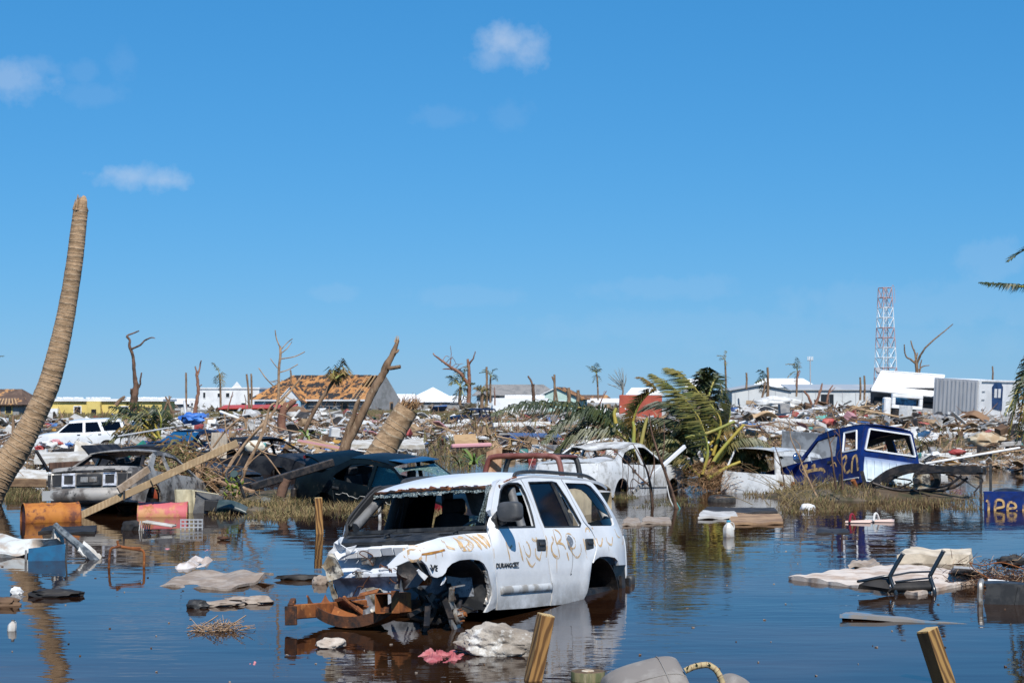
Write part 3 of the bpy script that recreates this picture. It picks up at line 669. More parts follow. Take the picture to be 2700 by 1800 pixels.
# badges
def badge(s, cu, cv, size, width, parent=suv):
    x, z = k1((cu, cv))[0]; o = text_mesh('badge_lettering', s, size, M_TRIM, parent, .002, .0008)
    xs = [v.co.x for v in o.data.vertices]; o.scale.x = width / (max(xs) - min(xs))
    o.location = V((x, SW(x, z) + .006, z)); o.rotation_euler = (rad(90), 0, pi); return o
badge('DURANGO', 194, 971, .062, .39)
badge('SLT', 303, 963, .045, .085)
x, z = k1((303, 965))[0]
for zz in (-.025, .025): b = MB(); b.box((x, SW(x, z) + .003, z + zz), (.11, .004, .006)); b.build('badge_bar', M_TRIM, suv)
x, z = k3((1560, 275))[0]; o = text_mesh('badge_lettering', 'V8', .075, M_TRIM, suv, .002, .002); o.location = V((x, SW(x, z) + .008, z)); o.rotation_euler = (rad(90), rad(4), pi); o.scale = (1.9, 1, 1)
# spray-painted strokes
def strokes(name, SL_, kk, w, par=suv, m=M_SPRAY):
    for st in SL_:
        b = MB(); ww = w
        if isinstance(st[0], (int, float)): ww = w * st[0]; st = st[1:]
        P = smoothpts([V((u, v, 0)) for u, v in st], 6); Q = kk(*[(p.x, p.y) for p in P])
        ptr = []; n = len(Q)
        for i, (x, z) in enumerate(Q):
            a = V(Q[max(0, i - 1)]); c = V(Q[min(n - 1, i + 1)]); d = (c - a); nn = V((-d.y, d.x)).normalized() if d.length > 1e-6 else V((0, 1))
            q = ww * (.65 + .5 * noise.noise(V((x * 9, z * 9, 0))) + .35 * sin(pi * i / max(1, n - 1)))
            for s in (-1, 1): X, Z = x + nn.x * q * s, z + nn.y * q * s; ptr.append(V((X, SW(X, Z) + .0025, Z)))
        b.add(ptr, [(2 * i, 2 * i + 1, 2 * i + 3, 2 * i + 2) for i in range(n - 1)]); b.build(name, m, par)
strokes('spray_stroke', [
    [(200, 735), (215, 800), (235, 880), (240, 930)], [(212, 770), (235, 800), (262, 775)], [(325, 740), (345, 820), (362, 900), (375, 945)],
    [(370, 770), (395, 845), (430, 880), (442, 830), (420, 760), (400, 735)], [(400, 890), (430, 955), (460, 980), (490, 940)],
    [1.5, (455, 700), (480, 725), (505, 715), (490, 690)], [(490, 800), (495, 870), (530, 915), (545, 860), (555, 820)], [1.3, (590, 675), (605, 740), (600, 860), (595, 890)],
    [1.4, (650, 680), (668, 720), (648, 780), (660, 850), (700, 890), (730, 880)], [(662, 615), (690, 720), (715, 800), (728, 880)], [(668, 612), (720, 640), (745, 700), (700, 760)], [(705, 750), (760, 760), (790, 810)],
    [(790, 660), (830, 660), (880, 720), (880, 790), (840, 800), (800, 720), (790, 670)], [(830, 800), (870, 870), (910, 890), (940, 830), (935, 760)], [1.2, (800, 840), (820, 920)],
    [(985, 640), (990, 605), (1015, 610), (1025, 640)], [(960, 705), (975, 760), (985, 820)], [(1045, 600), (1060, 610)], [(1065, 700), (1080, 780)], [(1090, 700), (1110, 765), (1140, 770), (1150, 700)],
    [(1185, 690), (1200, 740), (1240, 765), (1250, 690)], [(1270, 610), (1300, 680), (1330, 695)], [(1375, 700), (1355, 765)]], k1, .0115)
strokes('spray_drip', [[.5, (700, 895), (702, 1040)], [.4, (985, 820), (1000, 915)], [.4, (1205, 760), (1215, 830)], [.35, (80, 800), (86, 900)]], k1, .009)
strokes('spray_stroke', [[(1600, 950), (1640, 1010), (1680, 1040), (1760, 1060)], [1.6, (1780, 930), (1830, 990), (1850, 1050), (1940, 1050), (1970, 990), (1900, 930), (1800, 925)], [1.6, (1935, 885), (1990, 930), (2060, 990), (2090, 1060)], [1.5, (2010, 890), (2070, 950), (2130, 1000), (2180, 1040)], [1.6, (2050, 880), (2120, 910), (2170, 970), (2215, 1030)]], k2, .017)
strokes('rust_stain', [[3.0, (1100, 1100), (1200, 1110), (1300, 1110), (1390, 1100)], [2.6, (1150, 1150), (1250, 1140), (1330, 1125)]], k2, .022, m=mat('faded_rust_stain', (.62, .40, .20), .6, alpha=(9, .42, .6)))
strokes('rust_stain', [[1.6, (1330, 1130), (1420, 1120), (1540, 1095), (1630, 1070)], [.6, (1390, 1130), (1385, 1220)], [.5, (1510, 1110), (1515, 1190)], [.5, (1590, 1090), (1600, 1160)]], k2, .0075, m=mat('orange_edge_rust', (.50, .25, .05), .8, col2=(.3, .12, .03), scale=20))
strokes('bare_patch', [[3.2, (805, 690), (830, 740), (850, 785)]], k1, .02, m=mat('bare_grey_primer', (.16, .18, .21), .6, col2=(.55, .57, .6), scale=40, thr=(.58, .66)))
strokes('crack', [[.35, (850, 800), (858, 900), (850, 1000), (838, 1050), (848, 1085)]], k1, .012, m=M_TRIM)
# ================================================================== generic wrecked car
M_TYRE = mat('black_rubber', (.014, .014, .015), .85, col2=(.05, .045, .04), scale=9, bump=.002, bscale=60)
M_RIM = mat('rusty_rim', (.20, .19, .18), .5, metal=.6, col2=(.16, .08, .04), scale=8)
M_CLEARG = bpy.data.materials.new('green_glass'); M_CLEARG.use_nodes = True
_n = M_CLEARG.node_tree.nodes; _l = M_CLEARG.node_tree.links; _n.clear()
_f = _n.new('ShaderNodeFresnel'); _f.inputs[0].default_value = 1.5; _g = _n.new('ShaderNodeBsdfGlossy'); _g.inputs['Roughness'].default_value = .03; _t = _n.new('ShaderNodeBsdfTransparent'); _t.inputs[0].default_value = (.42, .56, .52, 1)
_m = _n.new('ShaderNodeMixShader'); _o = _n.new('ShaderNodeOutputMaterial'); _l.new(_f.outputs[0], _m.inputs[0]); _l.new(_t.outputs[0], _m.inputs[1]); _l.new(_g.outputs[0], _m.inputs[2]); _l.new(_m.outputs[0], _o.inputs[0])
def wheel(parent, x, y, r=.31, w=.19, flat=0.):
    M4 = Matrix.Translation((x, y, r)) @ Euler((rad(90), 0, 0)).to_matrix().to_4x4()
    wh = bpy.data.objects.new('wheel', None); COL.objects.link(wh); wh.parent = parent
    b = MB(); b.lathe([(r * .62, w / 2), (r * .9, w / 2), (r, w * .3), (r, -w * .3), (r * .9, -w / 2), (r * .62, -w / 2), (r * .62, w / 2)], 24, M4); b.build('tyre', M_TYRE, wh, 40)
    b = MB(); b.lathe([(0, w * .2), (r * .3, w * .25), (r * .55, w * .12), (r * .62, w * .42), (r * .62, -w * .42), (r * .3, -w * .3), (0, -w * .3)], 18, M4); b.build('rim', M_RIM, wh, 40)
    return wh
def carW(hw, belt, tumble, xf, xr, ftap=.10, rtap=.08):
    def W(x, z):
        y = hw
        if z < .5: y -= .12 * (.5 - z)
        if z > belt - .2:
            t = min(1, (z - belt + .2) / .2); y -= .03 * t * t
            if z > belt: y -= tumble * (z - belt)
        if x > xf - .7: y -= ftap * ((x - xf + .7) / .7) ** 2 * 1.4
        if x < xr + .6: y -= rtap * ((xr + .6 - x) / .6) ** 2 * 1.4
        return y
    return W
def archpoly(cx, r, zb, n=9): return [(cx + r * cos(a), .30 + r * sin(a)) for a in [pi * i / n for i in range(n + 1)]]
def car(name, label, spec, paint, loc, rot, segs=None, skip=(), wheels=(), glass=(), paints={}, inner=None, crush=None, cat='car', seats=True):
    root = thing(name, label, cat, loc, rot)
    inner = inner or M_DARK
    W = carW(*spec['W']); xf, xr = spec['W'][3], spec['W'][4]
    cr = crush or (lambda p: p)
    prof = []
    for nm, pts in spec['segs']:
        for p in pts:
            if not prof or (V(p) - V(prof[-1])).length > .02: prof.append(p)
    zb = spec.get('zb', .24)
    bottom = [(prof[-1][0] + .05, zb)]
    for cx in spec['axles'][::-1] if spec['axles'][0] > spec['axles'][1] else spec['axles']:
        if cx < xr: continue
        a = archpoly(cx, spec.get('arch', .36), zb); a = a[::-1]
        bottom += [(cx - spec.get('arch', .36), zb)] + [p for p in a if p[1] > zb + .02] + [(cx + spec.get('arch', .36), zb)]
    bottom.append((prof[0][0] - .05, zb))
    outline = prof + bottom
    for s in (1, -1):
        if ('body_side', s) in skip: continue
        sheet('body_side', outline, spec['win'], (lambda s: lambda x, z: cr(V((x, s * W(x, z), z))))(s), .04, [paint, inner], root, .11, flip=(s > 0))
    for nm, pts in spec['segs']:
        if nm in skip or nm == 'gap': continue
        m = paints.get(nm, paint)
        if nm in ('windscreen', 'rear_window'):
            if nm not in glass: continue
            m = M_CLEARG
        P = [V((p[0], p[1])) for p in pts]; ac = [0]
        for i in range(len(P) - 1): ac.append(ac[-1] + (P[i + 1] - P[i]).length)
        def along(v):
            d = v * ac[-1]
            for i in range(len(P) - 1):
                if d <= ac[i + 1] + 1e-9: return P[i].lerp(P[i + 1], (d - ac[i]) / max(1e-6, ac[i + 1] - ac[i]))
            return P[-1]
        crown = {'roof': .045, 'hood': .035, 'trunk_lid': .03}.get(nm, 0)
        bulge = .07 if nm in ('front_end', 'rear_end', 'windscreen', 'rear_window') else 0
        sg = 1 if P[0].x > 0 else -1
        def fn(u, v):
            p = along(v); t = u * 2 - 1; w = W(p.x, p.y) - .004; e = 1 - abs(t) ** 2.8
            return cr(V((p.x + (bulge * sg if nm in ('front_end', 'windscreen') else -bulge if bulge else 0) * e, t * w, p.y + crown * e)))
        b = MB(); b.grid(fn, 14, max(4, int(ac[-1] / .12)), thick=-.02 if nm not in ('windscreen', 'rear_window') else -.005); b.build(nm, [m], root, 40)
    for i, poly in enumerate(spec['win']):
        for s in (1, -1):
            if (i, s) in glass: sheet('window_glass', poly, [], (lambda s: lambda x, z: cr(V((x, s * (W(x, z) - .018), z))))(s), .005, [M_CLEARG, M_CLEARG], root, .3, flip=(s > 0))
    for ax, s in wheels: wheel(root, spec['axles'][ax], s * (W(spec['axles'][ax], .4) - .12))
    b = MB(); b.box(((xf + xr) / 2, 0, zb + .08), (xf - xr - .5, spec['W'][0] * 1.75, .07)); b.build('floor_pan', M_OILY, root)
    for cx in spec['axles']:
        if cx < xr: continue
        b = MB(); b.box((cx, 0, .45), (.7, spec['W'][0] * 1.5, .34)); b.build('wheel_well', M_OILY, root)
    if seats:
        for xx in spec['seats']:
            for yy in (.36, -.36):
                b = MB(); b.box((xx + .25, yy, .5), (.5, .46, .18)); b.grid(lambda u, v: V((xx - .14 * v + .05 * sin(u * pi), yy + (u * 2 - 1) * .22, .5 + .5 * v)), 6, 5, thick=.1); se = b.build('seat', inner, root, 50)
                b = MB(); b.box((xx - .17, yy, 1.08), (.09, .24, .16)); b.build('headrest', inner, se, bevel=.03)
        b = MB(); b.box((spec['dash'], 0, .82), (.4, spec['W'][0] * 1.6, .22), (0, -.1, 0)); b.build('dashboard', inner, root, bevel=.05)
    root['W'] = 0; del root['W']
    return root, W
SEDAN = dict(W=(.86, .92, .42, 2.25, -2.25), axles=(1.33, -1.30), arch=.35, seats=(.1, -.85), dash=.75,
    segs=[('front_end', [(2.20, .26), (2.27, .45), (2.22, .66)]), ('hood', [(2.2, .68), (1.7, .86), (1.06, .95)]), ('windscreen', [(1.06, .95), (.30, 1.36)]), ('roof', [(.30, 1.36), (.1, 1.40), (-.4, 1.415), (-.85, 1.37)]),
          ('rear_window', [(-.85, 1.37), (-1.48, 1.02)]), ('trunk_lid', [(-1.48, 1.02), (-1.9, 1.0), (-2.16, .96)]), ('rear_end', [(-2.16, .96), (-2.24, .7), (-2.27, .5), (-2.2, .28)])],
    win=[[(.92, .95), (.36, 1.28), (.20, 1.325), (-.12, 1.335), (-.12, .93)], [(-.20, .93), (-.20, 1.335), (-.55, 1.325), (-.80, 1.27), (-1.10, 1.06), (-1.16, .98), (-1.1, .95)]])
# ---- dark green saloon with a red front wing
M_GREEN = mat('dark_green_paint', (.003, .006, .009), .35, spec=.10, col2=(.005, .010, .013), scale=2.5, col3=(.16, .14, .11), scale3=5, thr3=(.57, .72), zband=(.9, .45))
M_REDP = mat('dark_red_paint', (.26, .012, .02), .3, coat=.6, col2=(.16, .012, .016), scale=4)
def yaw_of(dx, dy): return math.atan2(dy, dx)
p = onz(955, 1325)
g, gW = car('wrecked_saloon', 'dark green saloon with red front wing and broken windscreen behind the white SUV', SEDAN, M_GREEN, (p.x + .78, 34.6, -.52), (rad(3), rad(6.5), yaw_of(.80, -.60)),
            glass=((0, -1),), skip=('trunk_lid', 'windscreen'), paints={'front_end': M_REDP})
b = MB(); b.grid(lambda u, v: V((.5 - .45 * v, (u * 2 - 1) * .52, 1.452 - .003 + .006 * sin(pi * v))), 6, 4, thick=-.01); b.build('sunroof', mat('sunroof_glass', (.004, .02, .06), .06, spec=.5), g)
b = MB(); b.grid(lambda u, v: V((-1.42 - .62 * v, (u * 2 - 1) * .72, 1.06 + .22 * v + .05 * sin(pi * v))), 10, 8, thick=-.03); b.build('raised_trunk_lid', M_GREEN, g, 40)
b = MB(); b.box((-1.96, -.45, 1.40), (.05, .4, .09)); b.box((-1.96, .45, 1.40), (.05, .4, .09)); b.build('lid_reflector', M_REDP, g) if False else None
b = MB(); b.box((-2.06, -.5, 1.26), (.06, .42, .06)); b.build('tail_lamp', M_REDP, g)
sheet('red_wing', [(.98, .90), (1.05, .93), (1.7, .84), (2.15, .68), (2.2, .5), (1.72, .36), (1.62, .58), (1.34, .67), (1.05, .58), (.96, .32), (.94, .6)], [], lambda x, z: V((x, -(gW(x, z) + .012), z)), .01, [M_REDP, M_REDP], g, .12)
wsn = [(-.72, 1.0), (.3, 1.0)]
def wsf(a, t): return V((1.06 - .76 * t + .05 * (1 - a * a), a * (gW(.7, .95 + .4 * t) - .03), .955 + .40 * t))
sheet('windscreen', [(-.94, .06), (-.4, .02), (.94, .02), (.96, .97), (-.96, .97), (-.95, .80), (-.45, .86), (.05, .80), (.35, .62), (.5, .3), (.35, .12), (-.3, .10), (-.86, .12)], [], wsf, .006, [mat('crazed_green_glass', (.10, .17, .16), .12, col2=(.35, .42, .40), scale=26, thr=(.56, .62), spec=.8, alpha=(7, .2, .5)), M_CLEARG], g, .09)
b = MB(); b.tube([(.98, -.6, 1.06), (.78, .9, 1.0)], .018, 6); b.build('fallen_rod', M_SUVW, g)
b = MB(); me_ = rock(1, 2, (.10, .07, .075), .08, 2); mo = link('wing_mirror', me_, M_GREEN, g); mo.location = (.86, -(gW(.86, .97) + .12), 1.0)
b = MB(); b.tube([(.86, -gW(.86, .97), .96), (.86, -(gW(.86, .97) + .1), .98)], .03, 6); b.build('mirror_arm', M_TRIM, g)
for x in (-.05 - .02, -1.02):
    b = MB(); b.box((x, -(gW(x, .78) + .006), .78), (.17, .02, .05)); b.build('door_handle', M_TRIM, g, bevel=.008)
for x in (-.16, .98, -1.10):
    b = MB(); zs = [.3, .5, .7, .92]; b.tube([V((x + (.0 if x > -1 else .25 * max(0, .75 - z)), -(gW(x, z) + .001), z)) for z in zs], .006, 4); b.build('door_gap', M_TRIM, g)
b = MB(); P = [V((x, -(gW(x, .72) + .004), .66 + .03 * noise.noise(V((x * 6, 0, 0))) + (.05 if abs((x * 2) % 1 - .5) < .2 else 0))) for x in [-1.0 + i * .06 for i in range(30)]]; b.tube(P, .008, 4); b.build('peeled_paint_edge', mat('pale_grey_filler', (.35, .34, .31), .8), g)
b = MB(); b.beam((-2.25, -.84, .5), (-2.2, -.3, .42), .12, .22); b.build('bumper_remnant', M_OILY, g, bevel=.03)
b = MB(); b.box((-.4, -.1, .95), (.5, .45, .02), (.3, .25, .4)); b.build('plywood_scrap', mat('raw_plywood', (.50, .34, .18), .8, col2=(.40, .26, .13), scale=3, stretch=(1, 8, 1), var=.2), g)
# ---- crushed white saloon
M_WHITE2 = mat('dirty_white_paint', (.66, .67, .67), .4, coat=.3, col2=(.38, .37, .35), scale=3.5, thr=(.48, .66), col3=(.16, .14, .11), scale3=9, thr3=(.56, .70))
def crush_w(p):
    if p.z > 1.0:
        f = min(1, (p.z - 1.0) / .35); d = .16 * math.exp(-((p.x + .75) / .5) ** 2 - ((p.y + .1) / .6) ** 2) + .06 * noise.noise(V((p.x * 2.2, p.y * 2.2, 1)))
        return V((p.x, p.y, p.z - f * d))
    return p
p = onz(1680, 1292)
w2, wW = car('crushed_saloon', 'dirty white saloon with crushed grey roof half sunk beside the fallen palm', SEDAN, M_WHITE2, (2.28, 38.2, -.30), (rad(-2), rad(2), yaw_of(.50, .865)), glass=((0, -1),),
             paints={'roof': mat('scorched_roof_paint', (.34, .33, .32), .6, col2=(.62, .62, .60), scale=2.2, thr=(.45, .6), col3=(.12, .11, .1), scale3=6)}, crush=crush_w, inner=mat('grey_cloth_trim', (.15, .14, .135), .9, col2=(.06, .06, .06), scale=6))
b = MB(); b.grid(lambda u, v: V((-1.25 + .12 * sin(u * 9) - .25 * v, (u * 2 - 1) * .62, 1.02 + .05 * sin(u * pi * 2) ** 2 - .05 * v)), 16, 4, thick=-.05); b.build('parcel_shelf', mat('pale_grey_plastic', (.5, .5, .52), .6), w2, 50)
x = -.72; b = MB(); b.box((x, -(wW(x, .80) + .004), .80), (.18, .03, .07)); b.build('door_handle', M_TRIM, w2, bevel=.01)
for x in (-.16, .98, -1.12):
    b = MB(); b.tube([V((x + (.0 if x > -1 else .3 * max(0, .75 - z)), -(wW(x, z) + .001), z)) for z in (.3, .5, .7, .92)], .006, 4); b.build('door_gap', M_TRIM, w2)
b = MB(); b.tube([V((x, -(wW(x, .42) + .002), .44)) for x in (-1.0, -.3, .5, 1.0)], .016, 5); b.tube([V((x, -(wW(x, .42) + .002), .44)) for x in (1.66, 1.9, 2.2)], .016, 5); b.build('rub_strip', M_GREYT, w2)
mo = link('wing_mirror', rock(1, 2, (.09, .08, .075), .08, 2), M_TRIM, w2); mo.location = (.80, -(wW(.8, .97) + .10), .99)
# ---- burnt silver coupe seen from behind
COUPE = dict(W=(.86, .88, .5, 2.2, -2.2), axles=(1.25, -1.25), arch=.36, seats=(.0, -.8), dash=.7, zb=.28,
    segs=[('front_end', [(2.15, .28), (2.22, .5), (2.16, .62)]), ('hood', [(2.16, .62), (1.6, .80), (1.0, .88)]), ('windscreen', [(1.0, .88), (.25, 1.27)]), ('roof', [(.25, 1.27), (-.1, 1.31), (-.6, 1.30), (-.85, 1.26)]),
          ('rear_window', [(-.85, 1.26), (-1.45, .92)]), ('trunk_lid', [(-1.45, .92), (-1.85, .91), (-2.15, .89), (-2.2, .82)]), ('gap', [(-2.2, .82), (-2.22, .52)]), ('rear_end', [(-2.22, .52), (-2.30, .46), (-2.30, .34), (-2.22, .28)])],
    win=[[(.85, .9), (.3, 1.19), (.1, 1.235), (-.35, 1.24), (-.35, .89)], [(-.45, .89), (-.45, 1.24), (-.75, 1.22), (-1.15, .97), (-1.15, .9)]])
M_BURNT = mat('burnt_silver_paint', (.42, .39, .35), .5, metal=.3, col2=(.13, .11, .095), scale=2.6, thr=(.42, .62), col3=(.06, .055, .05), scale3=5, thr3=(.52, .64), bump=.002, bscale=20)
bc, bW = car('burnt_coupe', 'burnt silver two-door car seen from behind, tail lamps gutted, behind the orange barrel', COUPE, M_BURNT, (-7.20, 33.0, -.27), (rad(-2), rad(6), yaw_of(.20, .98)), wheels=(), seats=False)
b = MB(); b.box((-2.17, 0, .67), (.03, 1.62, .30)); b.build('rear_panel', M_BURNT, bc, bevel=.01)
M_LAMPW = mat('melted_lamp_plastic', (.62, .64, .70), .4, col2=(.35, .36, .40), scale=9)
def frame(b, x, y, z, w, h, t, d=.03):
    b.box((x, y - w / 2, z), (d, t, h)); b.box((x, y + w / 2, z), (d, t, h)); b.box((x, y, z - h / 2), (d, w + t, t)); b.box((x, y, z + h / 2), (d, w + t, t))
for y in (.40, -.40):
    b = MB(); frame(b, -2.20, y, .69, .22, .20, .045); tl = b.build('tail_lamp', M_LAMPW, bc, bevel=.008)
    b = MB(); b.box((-2.19, y, .69), (.02, .26, .24)); b.build('lamp_recess', M_DARK, tl)
for y in (.68, -.68):
    b = MB(); b.box((-2.19, y, .69), (.02, .26, .20)); sl_ = b.build('empty_lamp_opening', M_DARK, bc)
b = MB(); b.box((-2.2, 0, .68), (.05, .50, .22)); pr = b.build('plate_recess', M_TRIM, bc, bevel=.02)
for y in (.08, -.09): b = MB(); b.box((-2.232, y, .69), (.012, .15, .10)); b.build('plate_lamp', M_ALU, pr, bevel=.01)
b = MB(); b.grid(lambda u, v: V((-2.30 - .05 * sin(pi * u), (u * 2 - 1) * .86, .50 - .18 * v)), 14, 4, thick=.05); b.build('bumper', mat('scorched_grey_bumper', (.36, .36, .35), .55, col2=(.08, .08, .08), scale=3, thr=(.52, .6)), bc, 40)
b = MB(); b.box((-2.27, -.42, .865), (.02, .22, .02)); b.build('badge', M_TRIM, bc)
b = MB(); b.beam((-1.9, .95, .9), (-2.1, 1.1, 1.25), .05, .04); b.build('bent_pillar', M_OILY, bc)
# ---- white two-tone SUV parked far left
SUVL = dict(W=(.86, 1.02, .30, 2.15, -2.2), axles=(1.38, -1.28), arch=.38, seats=(.15, -.8), dash=.85, zb=.36,
    segs=[('front_end', [(2.08, .38), (2.16, .55), (2.10, .82)]), ('hood', [(2.08, .84), (1.6, .98), (1.02, 1.04)]), ('windscreen', [(1.02, 1.04), (.42, 1.54)]), ('roof', [(.42, 1.54), (0, 1.60), (-1.2, 1.62), (-1.95, 1.58)]),
          ('rear_window', [(-1.95, 1.58), (-2.12, 1.08)]), ('rear_end', [(-2.12, 1.08), (-2.18, .7), (-2.15, .4)])],
    win=[[(.92, 1.05), (.44, 1.47), (-.18, 1.50), (-.18, 1.04)], [(-.30, 1.04), (-.30, 1.50), (-.85, 1.51), (-1.02, 1.06)], [(-1.16, 1.08), (-1.0, 1.51), (-1.85, 1.5), (-1.95, 1.1)]])
M_WHITE3 = mat('clean_white_paint', (.74, .76, .78), .3, coat=.5, col2=(.66, .68, .70), scale=2)
p = at(212, 1172, 80)
ws, wsW = car('parked_suv', 'intact white four-door SUV with dark windows at far left, behind the debris', SUVL, M_WHITE3, (p.x, 80, -.38), (0, rad(1.5), yaw_of(-1, -.18)), glass=(), wheels=((0, 1), (1, 1)), seats=False)
for i, poly in enumerate(SUVL['win']):
    for s in (1, -1): sheet('window_glass', poly, [], (lambda s: lambda x, z: V((x, s * (wsW(x, z) - .012), z)))(s), .005, [M_TINT, M_TINT], ws, .3, flip=(s > 0))
b = MB(); b.grid(lambda u, v: V((1.0 - .56 * v, (u * 2 - 1) * .72, 1.06 + .47 * v)), 6, 4, thick=-.01); b.build('windscreen', M_TINT, ws)
for s in (1, -1): b = MB(); b.box((2.10, s * .58, .72), (.1, .34, .14)); b.build('headlamp', M_LAMPW, ws, bevel=.03)
for x in (.0, -.95): b = MB(); b.box((x, wsW(x, .95) + .01, .93), (.14, .02, .05)); b.build('door_handle', M_TRIM, ws)
b = MB(); b.grid(lambda u, v: V((1.9 - 3.8 * u, wsW(1.9 - 3.8 * u, .45) + .01, .40 + .12 * v)), 10, 2, thick=.01); b.build('side_cladding', M_ALU, ws)
b = MB(); b.box((2.14, 0, .5), (.14, 1.6, .2)); b.build('front_bumper', M_TRIM, ws, bevel=.04)
# ---- charcoal saloon with its boot lid up, left background
M_CHAR = mat('charcoal_paint', (.013, .014, .018), .5, spec=.15, col2=(.035, .035, .038), scale=3)
ch, cW = car('charcoal_saloon', 'charcoal saloon with raised boot lid behind the heap of dead palm leaves', SEDAN, M_CHAR, tuple(at(525, 1250, 41) * 1) if False else (at(400, 1250, 41).x + .35, 41.0, -.42), (0, rad(-1), yaw_of(.93, -.36)), skip=('trunk_lid', 'windscreen'))
b = MB(); b.grid(lambda u, v: V((-1.5 - .50 * v * .8, (u * 2 - 1) * .74, 1.02 + .52 * v - .1 * v * v)), 10, 6, thick=-.04); b.build('boot_lid', M_CHAR, ch, 40)
# ---- navy car under a blue tarpaulin further back
M_NAVY = mat('navy_paint', (.006, .014, .045), .35, spec=.15, col2=(.02, .03, .06), scale=3)
nv, nW = car('navy_hatchback', 'navy blue car with dark rear window, half buried behind the charcoal saloon', SEDAN, M_NAVY, (at(530, 1160, 66).x, 66, -.45), (0, 0, yaw_of(.5, .86)), glass=('rear_window',), skip=('windscreen',), seats=False)
# ---- black car at the water behind the bare bush
bk, kW = car('black_saloon', 'black car with silver grille half hidden behind the bare branches', SEDAN, M_CHAR, (at(690, 1245, 50).x, 50, -.42), (0, 0, yaw_of(.85, -.5)), seats=False)
b = MB(); b.box((2.27, 0, .52), (.06, 1.3, .16)); b.build('grille', M_ALU, bk, bevel=.03)
# ---- far dark cars in the debris
fc, fW = car('dark_pickup', 'small dark blue pickup far away among the debris, left of the arching frond', SUVL, M_NAVY, (at(1245, 1095, 150).x, 150, -.1), (0, 0, yaw_of(-.9, -.4)), seats=False)
bl, lW = car('buried_car', 'pale car with smashed roof buried far back in the debris before the warehouse', SEDAN, mat('pale_silver_paint', (.5, .52, .55), .4, coat=.3), (at(2048, 1075, 125).x, 125, .35), (rad(6), 0, yaw_of(-.9, .3)), seats=False, crush=crush_w)
fd2, _ = car('sunken_sedan', 'dark sedan far left of the shanty, only roof and windows above the rubbish', SEDAN, M_CHAR, (at(655, 1122, 120).x, 120, -.35), (0, 0, yaw_of(.9, -.4)), seats=False)
# ---- maroon pickup cab without glass, cream wing
PICK = dict(W=(.80, 1.0, .30, 2.6, -.35, .1, 0), axles=(1.6, -.9), arch=.38, seats=(.2,), dash=.95, zb=.42,
    segs=[('front_end', [(2.55, .45), (2.6, .6), (2.55, .86)]), ('hood', [(2.55, .88), (1.9, 1.0), (1.15, 1.05)]), ('windscreen', [(1.15, 1.05), (.62, 1.56)]), ('roof', [(.62, 1.56), (.3, 1.62), (-.2, 1.62), (-.32, 1.58)]), ('gap', [(-.32, 1.58), (-.35, .44)])],
    win=[[(1.0, 1.06), (.60, 1.47), (-.12, 1.53), (-.15, 1.06)]])
M_MAROON = mat('maroon_paint', (.15, .045, .035), .55, col2=(.22, .09, .075), scale=4, col3=(.30, .15, .05), scale3=7, thr3=(.6, .7))
M_CREAM = mat('cream_paint', (.62, .50, .32), .5, col2=(.5, .40, .26), scale=5)
mp_, mW = car('pickup_wreck', 'stripped maroon pickup cab with empty windows and a cream body, right behind the white SUV', dict(PICK, axles=(1.6, -3)), M_CREAM, (at(1395, 1300, 30).x, 30.6, -.46), (rad(-1), rad(2), yaw_of(.38, .92)), skip=('windscreen', 'roof', ('body_side', 1), ('body_side', -1)), seats=False, cat='pickup')
def mframe(x, top=1.52):
    b = MB(); b.tube(smoothpts([(x, -.78, .98), (x + .03, -.74, 1.2), (x + .05, -.68, 1.44), (x + .05, -.60, 1.52), (x + .06, -.3, 1.545), (x + .06, .3, 1.545), (x + .05, .60, 1.52), (x + .05, .68, 1.44), (x + .03, .74, 1.2), (x, .78, .98)], 4), .05, 8)
    b.beam((x, -.78, 1.0), (x, .78, 1.0), .08, .14); return b
mframe(-.3).build('cab_back', M_MAROON, mp_, 50); mframe(.62).build('windscreen_frame', M_TRIM, mp_, 50)
for s in (1, -1):
    b = MB(); b.beam((-.25, s * .66, 1.53), (.68, s * .66, 1.53), .07, .06); b.build('roof_rail', M_MAROON, mp_, bevel=.02)
    sheet('cab_side', [(-.36, .45), (-.36, 1.03), (1.1, 1.03), (1.1, .45)], [], (lambda s: lambda x, z: V((x, s * mW(x, z), z)))(s), .03, [M_CREAM, M_DARK], mp_, .2, flip=(s > 0))
b = MB(); b.grid(lambda u, v: V((-.3 + .25 * u + .08 * v, .72 - .2 * u, 1.0 + .62 * v + .1 * u)), 5, 6, thick=.02); b.build('torn_plywood', mat('brown_board', (.30, .16, .09), .8, col2=(.42, .27, .17), scale=6), mp_)
sheet('bed_side', [(-.45, .45), (-.45, 1.0), (-1.4, 1.0), (-1.4, .45)], [], lambda x, z: V((x, -.80, z)), .03, [M_CREAM, M_CREAM], mp_, .3)
b = MB(); b.box((-.9, 0, .98), (1.0, 1.55, .05)); b.build('bed_cover', M_CREAM, mp_, bevel=.02)
b = MB(); b.box((-1.42, -.6, .8), (.06, .22, .26)); b.build('lamp_housing', M_TRIM, mp_)
